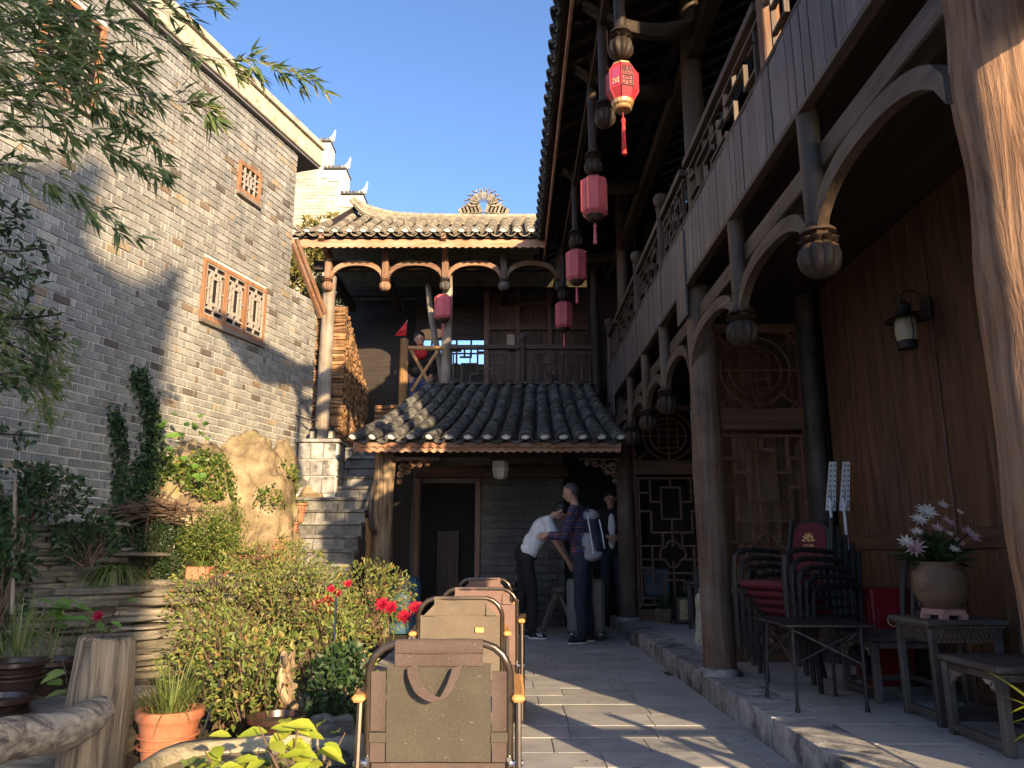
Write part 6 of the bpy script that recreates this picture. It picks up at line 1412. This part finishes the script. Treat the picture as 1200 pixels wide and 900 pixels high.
# lime leaves entering by the carved chair
t = thing('reed_plant', 'reed with long yellow-green blades beside the worn carved chair', 'plant', (1.95, 2.55, PL))
for (u0, v0, u1, v1, y) in ((1215, 826, 1150, 778, 2.6), (1220, 835, 1165, 810, 2.62), (1222, 800, 1168, 790, 2.6), (1225, 852, 1188, 868, 2.58), (1230, 840, 1185, 845, 2.6), (1225, 822, 1182, 835, 2.64)):
    a, c = at(u0, v0, y=y), at(u1, v1, y=y - .1); b = MB(); blade(b, a, (c - a) + Vector((0, 0, .02)), (c - a).length*1.02, .022, .12, 8); b.build('blade', M['lime_leaf'], t)
s_ = MB()
for k in range(4): s_.tube([(1.96 + .02*k, 2.55, PL), (1.93 + .02*k, 2.55, .45), at(1216 + 3*k, 830 - 6*k, y=2.6)], .006, 5)
s_.build('stalks', M['grass_leaf'], t)
for k in range(14): b = MB(); a = rnd.uniform(-.8, 1.5); blade(b, (1.97 + .03*rnd.random(), 2.5, .45 + rnd.uniform(0, .15)), (math.cos(a), rnd.uniform(-.8, .2), .8), rnd.uniform(.2, .4), .022, .6, 6); b.build('blade', M['lime_leaf'], t)
# ================================================================== bamboo and trees
def bamboo_leafcluster(b, p, d, n, L, w):
    for k in range(n):
        q = (Vector(d).normalized() + rvec()*.75 + Vector((.1, 0, -.35))).normalized(); ll = L*rnd.uniform(.6, 1.15); b.leaf(p + rvec()*.012, q, rvec() + Vector((0, -.7, .5)), ll, w*rnd.uniform(.8, 1.2), 0, .15, .3)
def bamboo(name, label, paths, step, L, w, per, mat, y0, sub=.18):
    t = thing(name, label, 'bamboo', (-3.2, y0, 0)); br = MB(); lf = MB()
    for pts in paths:
        cp_ = curve_pts([at(u_, v_, y=y0 + dy) for u_, v_, dy in pts], 8); br.tube(cp_, [max(.0018, .007*(1 - k/len(cp_))) for k in range(len(cp_))], 5)
        ln = sum((cp_[k+1] - cp_[k]).length for k in range(len(cp_) - 1)); n = int(ln/step)
        for k in range(n):
            tt = (k + rnd.random())/n; i = min(len(cp_) - 2, int(tt*(len(cp_) - 1))); p = cp_[i].lerp(cp_[i+1], rnd.random()); d = (cp_[i+1] - cp_[i]).normalized()
            sd = (d + rvec()*.8 + Vector((.15, 0, -.2))).normalized(); ll = sub*rnd.uniform(.3, 1)*(1 - .5*tt); e = p + sd*ll + Vector((0, 0, -.1*ll)); br.tube([p, e], [.0022, .001], 3)
            bamboo_leafcluster(lf, e, sd, rnd.randint(*per), L, w)
            if rnd.random() < .6: bamboo_leafcluster(lf, p.lerp(e, .5), sd, 2, L, w)
    br.build('branch', M['weather_x'], t); lf.build('leaves', M[mat], t, kind='stuff'); return t
bb1 = bamboo('bamboo', 'bamboo sprays with long narrow leaves arching over the court', [
    [(-60, 60, 0), (40, 20, .1), (130, 25, .2), (240, 65, .3), (300, 72, .35), (368, 92, .4)], [(-60, 120, 0), (60, 95, .1), (150, 110, .2), (225, 122, .25), (245, 132, .3)], [(-50, 150, 0), (60, 150, .1), (130, 175, .2), (192, 200, .25)],
    [(-50, 190, 0), (30, 195, .0), (85, 225, .1), (142, 268, .15)], [(-40, -40, .1), (100, -20, .2), (190, 10, .3), (262, -5, .4)], [(-40, 20, .2), (60, 60, .2), (130, 130, .3), (180, 165, .3)], [(-60, 80, .1), (30, 60, .15), (110, 80, .2), (170, 100, .3)],
    [(-30, -20, .3), (60, 10, .3), (120, 60, .35), (170, 80, .4)]], .030, .11, .0165, (3, 6), 'bamboo_leaf', 3.1)
bb2 = bamboo('bamboo', 'thick leafy bamboo mass in the top corner above the brick wall', [[(-60, y_, .0), (-10, y_ - 8, .1), (50, y_ + rnd.uniform(-15, 25), .2), (100 + rnd.uniform(-20, 20), y_ + rnd.uniform(0, 50), .3)] for y_ in (-30, 0, 25, 50, 75, 100, 125)], .034, .115, .0175, (3, 6), 'bamboo_leaf', 2.9)
bb3 = bamboo('bamboo', 'fine-leaved bamboo clump hanging low in front of the shaded bricks', [[(-70, 330 + 12*k, 0), (-10, 340 + 16*k, .1), (35, 365 + 14*k, .2), (72 - 3*k, 400 + 14*k, .3)] for k in range(7)], .02, .075, .008, (4, 7), 'bamboo_leaf', 3.5)
t = thing('camellia_tree', 'glossy dark broad-leaved branches below the bamboo', 'tree', (-3.2, 3.6, 0)); br = MB(); lf = MB()
for k in range(12):
    p0 = at(-60, 230 + 24*k, y=3.6); p1 = at(rnd.uniform(20, 74), 250 + 22*k + rnd.uniform(-20, 20), y=3.6 + rnd.uniform(-.2, .2)); cp_ = curve_pts([p0, (p0 + p1)/2 + rvec()*.06, p1], 8); br.tube(cp_, .005, 5)
    for q in range(40): p = cp_[rnd.randint(3, len(cp_) - 1)] + rvec()*.07*rnd.random(); lf.leaf(p, rvec() + Vector((.4, 0, -.1)), rvec() + Vector((0, -.5, .8)), rnd.uniform(.04, .075), rnd.uniform(.02, .032), 0, .15)
br.tube([at(-70, 620, y=3.7), at(-66, 400, y=3.65), at(-60, 220, y=3.6)], [.03, .025, .015], 8); br.tube([(-2.7, 3.75, 0), at(-70, 620, y=3.7)], [.035, .03], 8)
br.build('branch', M['dark_z'], t); lf.build('leaves', M['dark_leaf'], t, kind='stuff')
for th_ in (bb1, bb2, bb3):
    k = [bb1, bb2, bb3].index(th_); MB().tube([(-3.05 - .15*k, 2.9 + .2*k, 0), (-3.0 - .1*k, 2.9 + .2*k, 2.0), at(-60, 60 + 60*k, y=[3.1, 2.9, 3.5][k])], [.03, .025, .012], 8).build('culm', M['log_yellow'], th_, smooth=True)
shrub('creeper', 'leafy creeper hanging over the shaded slate under the bamboo', 'creeper', [((-3.55, 5.6, 1.42), (.5, .25, .22)), ((-3.2, 5.9, 1.1), (.25, .2, .2)), ((-3.0, 4.6, .9), (.2, .2, .4))], 2200, (.04, .07), 'ivy_dark', .6, 18)
grass_tuft('tall_weeds', 'thin tall weeds growing in front of the slate terrace', (-2.75, 4.6, .3), 110, (.3, .8), .007, 'grass_leaf', .4, (.02, .3), (1.1, 1.55))
def tree(name, label, c, trunk_h, blobs, n, size, mat):
    t = thing(name, label, 'tree', c); x, y, z = c
    tr = MB().tube([(x, y, z - .2), (x + .05, y, z + trunk_h*.5), (x, y, z + trunk_h)], [.11, .085, .06], 10); lf = MB()
    for cc, r in blobs:
        tr.tube([(x, y, z + trunk_h*.7), ((x + cc[0])/2, (y + cc[1])/2, (z + trunk_h + cc[2])/2), cc], [.05, .035, .015], 6)
        for k in range(n):
            d = rvec(); rad = rnd.random()**.5; p = Vector((cc[0] + d.x*r[0]*rad, cc[1] + d.y*r[1]*rad, cc[2] + d.z*r[2]*rad))
            if noise.noise(p*2.6) < -.15: continue
            L = rnd.uniform(*size)
            for q in range(5): lf.leaf(p, d*.6 + rvec() + Vector((0, 0, .5)), rvec() + Vector((0, -.3, .6)), L, L*.3)
    tr.build('trunk', M['dark_z'], t, smooth=True); lf.build('crown', M[mat], t, kind='stuff'); return t
tree('osmanthus_tree', 'golden-green tree rising between brick house and gallery roof', (-3.7, 14, 2.4), 3.2, [((-3.70, 14, 6.95), (.50, .45, .55)), ((-3.35, 14.1, 6.6), (.5, .4, .5)), ((-4.1, 14, 6.3), (.45, .4, .6)), ((-3.7, 13.8, 5.6), (.5, .4, .6))], 330, (.10, .2), 'osmanthus_leaf')
tree('osmanthus_tree', 'golden-green tree showing above the gallery ridge', (-2.6, 15, 2.5), 3.4, [((-2.55, 15, 7.35), (.45, .4, .40)), ((-2.1, 15.2, 7.15), (.35, .3, .3)), ((-3.0, 15, 7.5), (.4, .4, .5)), ((-1.6, 15.2, 6.95), (.3, .3, .25))], 240, (.09, .18), 'osmanthus_leaf')

fl_ = MB()
for k in range(90):
    p = Vector((rnd.uniform(-.6, 1.33), rnd.uniform(3.4, 9.5), .012)) if k < 70 else Vector((rnd.uniform(1.45, 2.2), rnd.uniform(3.2, 8), PL + .012)); a = rnd.uniform(0, 6.28); fl_.leaf(p, (math.cos(a), math.sin(a), .1), (0, 0, 1), rnd.uniform(.015, .04), rnd.uniform(.008, .014))
tag(fl_.build('fallen_leaves', M['dry_twig']), 'scattered dry leaves on the paving', 'leaves', kind='stuff')
# ================================================================== people
def blob(shapes, voxel=.012, smooth_it=4):
    """one continuous skin from overlapping tapered limbs and ellipsoids"""
    b = MB()
    for s_ in shapes:
        if s_[0] == 'l': _, p, q, r0, r1 = s_; p, q = Vector(p), Vector(q); b.tube([p, p.lerp(q, .5), q], [r0, (r0 + r1)/2, r1], 12); b.sphere(p, r0, 12, 8); b.sphere(q, r1, 12, 8)
        else: b.sphere(s_[1], s_[2], 14, 10, 0, s_[3] if len(s_) > 3 else None)
    me = b.mesh('tmp'); o = bpy.data.objects.new('tmp', me); TMP.collection.objects.link(o)
    m = o.modifiers.new('r', 'REMESH'); m.mode = 'VOXEL'; m.voxel_size = voxel
    s2 = o.modifiers.new('s', 'SMOOTH'); s2.factor = .5; s2.iterations = smooth_it
    TMP.view_layers[0].update(); out = bpy.data.meshes.new_from_object(o.evaluated_get(TMP.view_layers[0].depsgraph))
    bpy.data.objects.remove(o); bpy.data.meshes.remove(me); return out
def put(me, name, mat, parent, wrinkle=0.0):
    me.name = name; me.materials.clear(); me.materials.append(mat)
    if wrinkle:
        for v in me.vertices: v.co += v.normal * noise.noise(Vector((v.co.x*9, v.co.y*9, v.co.z*6))) * wrinkle
    me.transform(wm(parent).inverted()); me.polygons.foreach_set('use_smooth', [True]*len(me.polygons))
    o = bpy.data.objects.new(name, me); COL.objects.link(o); o.parent = parent; return o
def person(label, base, J, top, bottom, hair, shoe, sole, short=False, jacket=None, bald=False, face=(0, -1, 0), thick=1.0):
    t = thing('person', label, 'person', base)
    V = {k: Vector(p) for k, p in J.items()}; f = Vector(face).normalized(); up = (V['head'] - V['neck']).normalized(); sd = f.cross(up).normalized(); f = up.cross(sd).normalized() * (1 if up.cross(sd).dot(f) > 0 else -1)
    Rm = Matrix((sd, f, up)).transposed(); h = V['head']; k = thick
    skin = [('e', h, (.072, .088, .112), Rm), ('e', h - up*.055 + f*.02, (.055, .065, .06), Rm), ('l', V['neck'], h - up*.06, .05, .047), ('e', h + f*.095 - up*.012, (.012, .02, .022), Rm), ('e', h + f*.088 - up*.05, (.022, .012, .008), Rm)]
    for s_ in (-1, 1): skin += [('e', h + sd*.075*s_ - f*.01, (.012, .022, .03), Rm), ('e', h + sd*.03*s_ + f*.075 + up*.018, (.018, .014, .008), Rm)]
    skin += [('l', V['chest'], V['neck'], .09*k, .05), ('l', V['pelvis'], V['chest'], .10*k, .10*k)]
    for s_ in 'LR':
        skin += [('l', V['sh'+s_], V['el'+s_], .042*k, .036*k), ('l', V['el'+s_], V['ha'+s_], .037*k, .026), ('l', V['hip'+s_], V['kn'+s_], .07*k, .05*k), ('l', V['kn'+s_], V['an'+s_], .05*k, .035)]
        d = (V['ha'+s_] - V['el'+s_]).normalized(); x = d.cross(Vector((.3, -1, .4))).normalized(); y = d.cross(x); c = V['ha'+s_] + d*.05
        skin += [('e', c, (.036, .018, .048), Matrix((x, y, d)).transposed())]
        for q, ln in enumerate((.062, .075, .07, .055)): a = c + d*.035 + x*(-.026 + .0175*q); m_ = a + d*ln*.5 + y*.008; skin += [('l', a, m_, .0095, .009), ('l', m_, m_ + d*ln*.45 + y*.022, .009, .008)]
        a = c - d*.02 - x*.03; skin += [('l', a, a - x*.022 + d*.035, .0105, .0095), ('l', a - x*.022 + d*.035, a - x*.02 + d*.065, .0095, .008)]
    put(blob(skin, .0075, 3), 'body', M['skin'], t)
    # trousers
    tr = [('e', V['pelvis'], (.155*k, .125*k, .12), None), ('l', V['pelvis'] + Vector((0, 0, .05)), V['pelvis'] + (V['chest'] - V['pelvis']).normalized()*.10, .125*k, .12*k)]
    for s_ in 'LR': tr += [('l', V['hip'+s_], V['kn'+s_], .098*k, .074*k), ('l', V['kn'+s_], V['an'+s_] + Vector((0, 0, .03)), .073*k, .056*k)]
    put(blob(tr, .012, 5), 'trousers', M[bottom], t, .012)
    ax = (V['shL'] - V['shR']).normalized(); sp = (V['neck'] - V['pelvis']).normalized(); fw = ax.cross(sp); RT = Matrix((ax, fw, sp)).transposed()
    ts = [('e', V['chest'], (.19*k, .135*k, .19), RT), ('e', V['pelvis'].lerp(V['chest'], .5), (.165*k, .13*k, .17), RT), ('e', V['pelvis'] + sp*.06, (.165*k, .135*k, .10), RT), ('l', V['shL'], V['shR'], .072*k, .072*k), ('l', V['chest'], V['neck'] - sp*.02, .11*k, .058)]
    for s_ in 'LR':
        e = V['sh'+s_].lerp(V['el'+s_], .72) if short else V['el'+s_]; ts += [('l', V['sh'+s_], e, .072*k, .062*k if short else .055*k)]
        if not short: ts += [('l', V['el'+s_], V['el'+s_].lerp(V['ha'+s_], .82), .053*k, .044*k)]
    put(blob(ts, .012, 5), 'shirt' if not jacket else 'jacket', M[top], t, .012)
    if jacket: put(blob([('e', V['chest'] + fw*0 + f*.10 - sp*.03, (.055, .05, .17), RT), ('e', V['pelvis'].lerp(V['chest'], .35) + f*.095, (.06, .05, .13), RT)], .012, 3), 'shirt_front', M[jacket], t)
    # hair: cap over crown and back
    hs = [('e', h + up*.040 - f*.012, (.081, .092, .088), Rm), ('e', h - f*.045 - up*.01, (.07, .05, .075), Rm)] if not bald else [('e', h - f*.035 + up*.012, (.079, .075, .075), Rm), ('e', h - f*.05 - up*.02, (.07, .045, .06), Rm), ('e', h + up*.045 - f*.01, (.068, .075, .072), Rm)]
    put(blob(hs, .008, 2), 'hair', M[hair], t, .004)
    for s_ in (-1, 1): MB().sphere(h + sd*.03*s_ + f*.084 + up*.008, (.009, .006, .006), 8, 6, 0, Rm).build('eye', M['black_ink'], t)
    for s_ in 'LR':
        a = V['an'+s_]; td = V.get('toe'+s_, a + f) - a; td.z = 0; td.normalize(); Rs = Matrix((td.cross(Vector((0, 0, 1))), td, Vector((0, 0, 1)))).transposed(); g = base[2]
        put(blob([('e', Vector((a.x, a.y, g + .055)) + td*.02, (.047, .075, .05), Rs), ('e', Vector((a.x, a.y, g + .045)) + td*.10, (.045, .085, .035), Rs), ('l', Vector((a.x, a.y, g + .06)), Vector((a.x, a.y, g + .10)), .042, .04)], .01, 3), 'shoe', M[shoe], t)
        put(blob([('e', Vector((a.x, a.y, g + .018)) + td*.03, (.048, .09, .02), Rs), ('e', Vector((a.x, a.y, g + .018)) + td*.11, (.046, .08, .018), Rs)], .01, 2), 'shoe_sole', M[sole], t)
    return t, V, Rm, sd, f, up
Y = 9.0
pm, V, Rm, sd, f, up = person('man in a plaid shirt and navy trousers holding a phone, backpack on', (.76, Y, 0), dict(
    pelvis=(.80, Y + .02, .97), chest=(.755, Y + .03, 1.34), neck=(.735, Y + .04, 1.54), head=(.690, Y + .05, 1.69), shL=(.70, Y - .14, 1.46), elL=(.60, Y - .14, 1.18), haL=(.42, Y - .02, 1.20), shR=(.74, Y + .22, 1.46), elR=(.60, Y + .28, 1.2), haR=(.42, Y + .12, 1.19),
    hipL=(.79, Y - .06, .90), knL=(.77, Y - .06, .50), anL=(.79, Y - .02, .09), toeL=(.60, Y - .08, 0), hipR=(.83, Y + .10, .90), knR=(.85, Y + .14, .50), anR=(.90, Y + .22, .09), toeR=(.75, Y + .3, 0)), 'plaid', 'navy_cloth', 'grey_hair', 'black_cloth', 'white_rubber', bald=True, face=(-.9, .35, -.15))
MB().lathe([(.03, 1.16), (.031, 1.19)], (.485, Y - .06, 0), 12).build('wristwatch', M['black_metal'], pm); b = MB().box((.375, Y + .03, 1.215), (.09, .07, .01), Matrix.Rotation(.5, 3, 'Y')); tag(b.build('phone', M['white_metal'], bevel=.003), 'phone held in the hand of the man in plaid', 'phone')
BKP = thing('backpack', 'grey and navy backpack on the plaid-shirted man', 'backpack', (.93, Y, 1.05)); Rb = Matrix.Rotation(R(-12), 3, 'Y')
bc_ = Vector((.93, Y - .03, 1.21))
put(blob([('e', bc_ + Vector((.01, 0, -.10)), (.13, .16, .19), Rb), ('e', bc_ + Vector((-.02, 0, .10)), (.105, .145, .17), Rb), ('e', bc_ + Vector((.09, -.01, -.08)), (.07, .12, .14), Rb)], .012, 4), 'main_bag', M['pack_navy'], BKP, .008)
put(blob([('e', bc_ + Vector((-.055, -.085, -.13)), (.085, .09, .15), Rb), ('e', bc_ + Vector((-.01, -.06, -.24)), (.12, .11, .06), Rb)], .01, 4), 'side_pocket', M['pack_grey'], BKP, .006)
put(blob([('e', bc_ + Vector((-.03, -.02, .20)), (.10, .13, .075), Rb)], .01, 4), 'top_flap', M['pack_grey'], BKP, .006)
for a_, c_ in (((-.075, -.13, .20), (-.02, -.175, -.22)), ((.06, -.12, .16), (.11, -.14, -.16))): MB().tube(curve_pts([bc_ + Vector(a_), bc_ + Vector(((a_[0] + c_[0])/2, -.172, 0)), bc_ + Vector(c_)], 5), .007, 5).build('zip_band', M['white_cloth'], BKP)
MB().tube(curve_pts([bc_ + Vector((-.04, -.10, .24)), (.76, Y - .205, 1.52), (.68, Y - .215, 1.44), (.655, Y - .19, 1.30), (.72, Y - .18, 1.13), bc_ + Vector((-.06, -.13, -.2))], 6), .009, 6).build('shoulder_strap', M['pack_navy'], BKP, smooth=True)
MB().tube(curve_pts([bc_ + Vector((-.02, .10, .25)), (.76, Y + .24, 1.52), (.66, Y + .2, 1.38)], 6), .009, 6).build('shoulder_strap', M['pack_navy'], BKP, smooth=True)
MB().tube(curve_pts([bc_ + Vector((-.06, -.04, .26)), bc_ + Vector((-.05, 0, .31)), bc_ + Vector((-.06, .04, .26))], 5), .008, 5).build('grab_loop', M['pack_navy'], BKP)
Y = 9.6
person('man in a white T-shirt and black trousers bending over the suitcase', (.25, Y, 0), dict(
    pelvis=(.17, Y, .98), chest=(.36, Y - .0, 1.27), neck=(.50, Y, 1.43), head=(.60, Y, 1.50), shL=(.45, Y + .16, 1.38), elL=(.60, Y + .12, 1.12), haL=(.68, Y - .02, .93), shR=(.43, Y - .17, 1.37), elR=(.53, Y - .18, 1.12), haR=(.66, Y - .16, .92),
    hipL=(.16, Y + .10, .92), knL=(.13, Y + .14, .50), anL=(.05, Y + .16, .09), toeL=(.25, Y + .1, 0), hipR=(.17, Y - .09, .92), knR=(.245, Y - .10, .50), anR=(.24, Y - .10, .09), toeR=(.45, Y - .18, 0)), 'white_cloth', 'black_cloth', 'hair', 'black_cloth', 'white_rubber', short=True, face=(.75, .1, -.65))
for k in range(3): MB().box((.30 + .022*k, Y - .175 - .004*k, .06), (.008, .005, .045), Matrix.Rotation(-.5, 3, 'Y')).build('shoe_stripe', M['white_rubber'], [o for o in bpy.data.objects if o.name.startswith('person') and 'label' in o.keys() and 'T-shirt' in o['label']][0])
Y = 10.75
person('person in dark jacket and white shirt standing behind the far column', (1.36, Y, PL), dict(
    pelvis=(1.37, Y, PL + .92), chest=(1.37, Y, PL + 1.25), neck=(1.37, Y - .01, PL + 1.44), head=(1.36, Y - .03, PL + 1.58), shL=(1.55, Y, PL + 1.37), elL=(1.60, Y - .05, PL + 1.10), haL=(1.45, Y - .22, PL + 1.06), shR=(1.19, Y, PL + 1.37), elR=(1.16, Y - .05, PL + 1.10), haR=(1.28, Y - .22, PL + 1.06),
    hipL=(1.46, Y, PL + .86), knL=(1.46, Y - .02, PL + .47), anL=(1.46, Y, PL + .08), toeL=(1.48, Y - .3, 0), hipR=(1.28, Y, PL + .86), knR=(1.28, Y - .02, PL + .47), anR=(1.28, Y, PL + .08), toeR=(1.26, Y - .3, 0)), 'black_cloth', 'navy_cloth', 'hair', 'black_cloth', 'rubber', jacket='white_cloth', face=(-.1, -1, -.25), thick=.92)
Y = 11.25
wz = 2.65
pw_, V, Rm, sd, f, up = person('woman in dark coat and red scarf at the log rail of the gallery', (-1.40, Y, wz), dict(
    pelvis=(-1.38, Y, wz + .88), chest=(-1.38, Y, wz + 1.18), neck=(-1.38, Y, wz + 1.37), head=(-1.40, Y - .02, wz + 1.52), shL=(-1.20, Y, wz + 1.31), elL=(-1.15, Y - .05, wz + 1.04), haL=(-1.2, Y - .2, wz + .9), shR=(-1.55, Y, wz + 1.31), elR=(-1.60, Y - .05, wz + 1.04), haR=(-1.52, Y - .2, wz + .9),
    hipL=(-1.30, Y, wz + .82), knL=(-1.30, Y - .02, wz + .46), anL=(-1.30, Y, wz + .08), toeL=(-1.3, Y - .3, 0), hipR=(-1.46, Y, wz + .82), knR=(-1.46, Y - .02, wz + .46), anR=(-1.46, Y, wz + .08), toeR=(-1.46, Y - .3, 0)), 'black_cloth', 'blue_cloth', 'hair', 'black_cloth', 'rubber', face=(.05, -1, -.05), thick=.9)
put(blob([('e', Vector((-1.38, Y - .03, wz + 1.36)), (.12, .11, .055), None), ('e', Vector((-1.37, Y - .12, wz + 1.26)), (.11, .06, .09), None)], .012, 3), 'scarf', M['red_cloth'], pw_, .01)
# suitcase
SC = thing('suitcase', 'large grey ribbed hard-shell suitcase between the two men', 'suitcase', (.88, 9.5, 0), R(-8)); WORLD[SC.name] = Matrix.Translation(Vector((.88, 9.5, 0))) @ Matrix.Rotation(R(-8), 4, 'Z')
MB().box((0, 0, .385), (.44, .27, .62)).build('shell', M['suitcase'], SC, world=False, bevel=.035)
for k in range(17): MB().box((0, -.1365, .13 + .032*k), (.37, .008, .014)).build('shell_rib', M['suitcase'], SC, world=False, bevel=.003)
MB().box((0, 0, .385), (.452, .018, .635)).build('zip_seam', M['rubber'], SC, world=False, bevel=.004); MB().box((.15, -.10, .385), (.15, .085, .64)).build('corner_guard', M['rubber'], SC, world=False, bevel=.02) if False else None
for sx in (-1, 1):
    for sy in (-1, 1): w = MB().cyl((sx*.17 - .018, sy*.09, .033), (sx*.17 + .018, sy*.09, .033), .032, .032, 14).build('wheel', M['rubber'], SC, True, False); MB().box((sx*.17, sy*.09, .068), (.035, .035, .03)).build('caster', M['steel'], w, world=False)
    MB().cyl((sx*.08, .09, .69), (sx*.08, .09, .93), .008, .008, 8).build('handle_tube', M['steel'], SC, True, False)
MB().box((0, .09, .94), (.19, .028, .028)).build('handle_grip', M['rubber'], SC, world=False, bevel=.008)
bpy.data.scenes.remove(TMP)
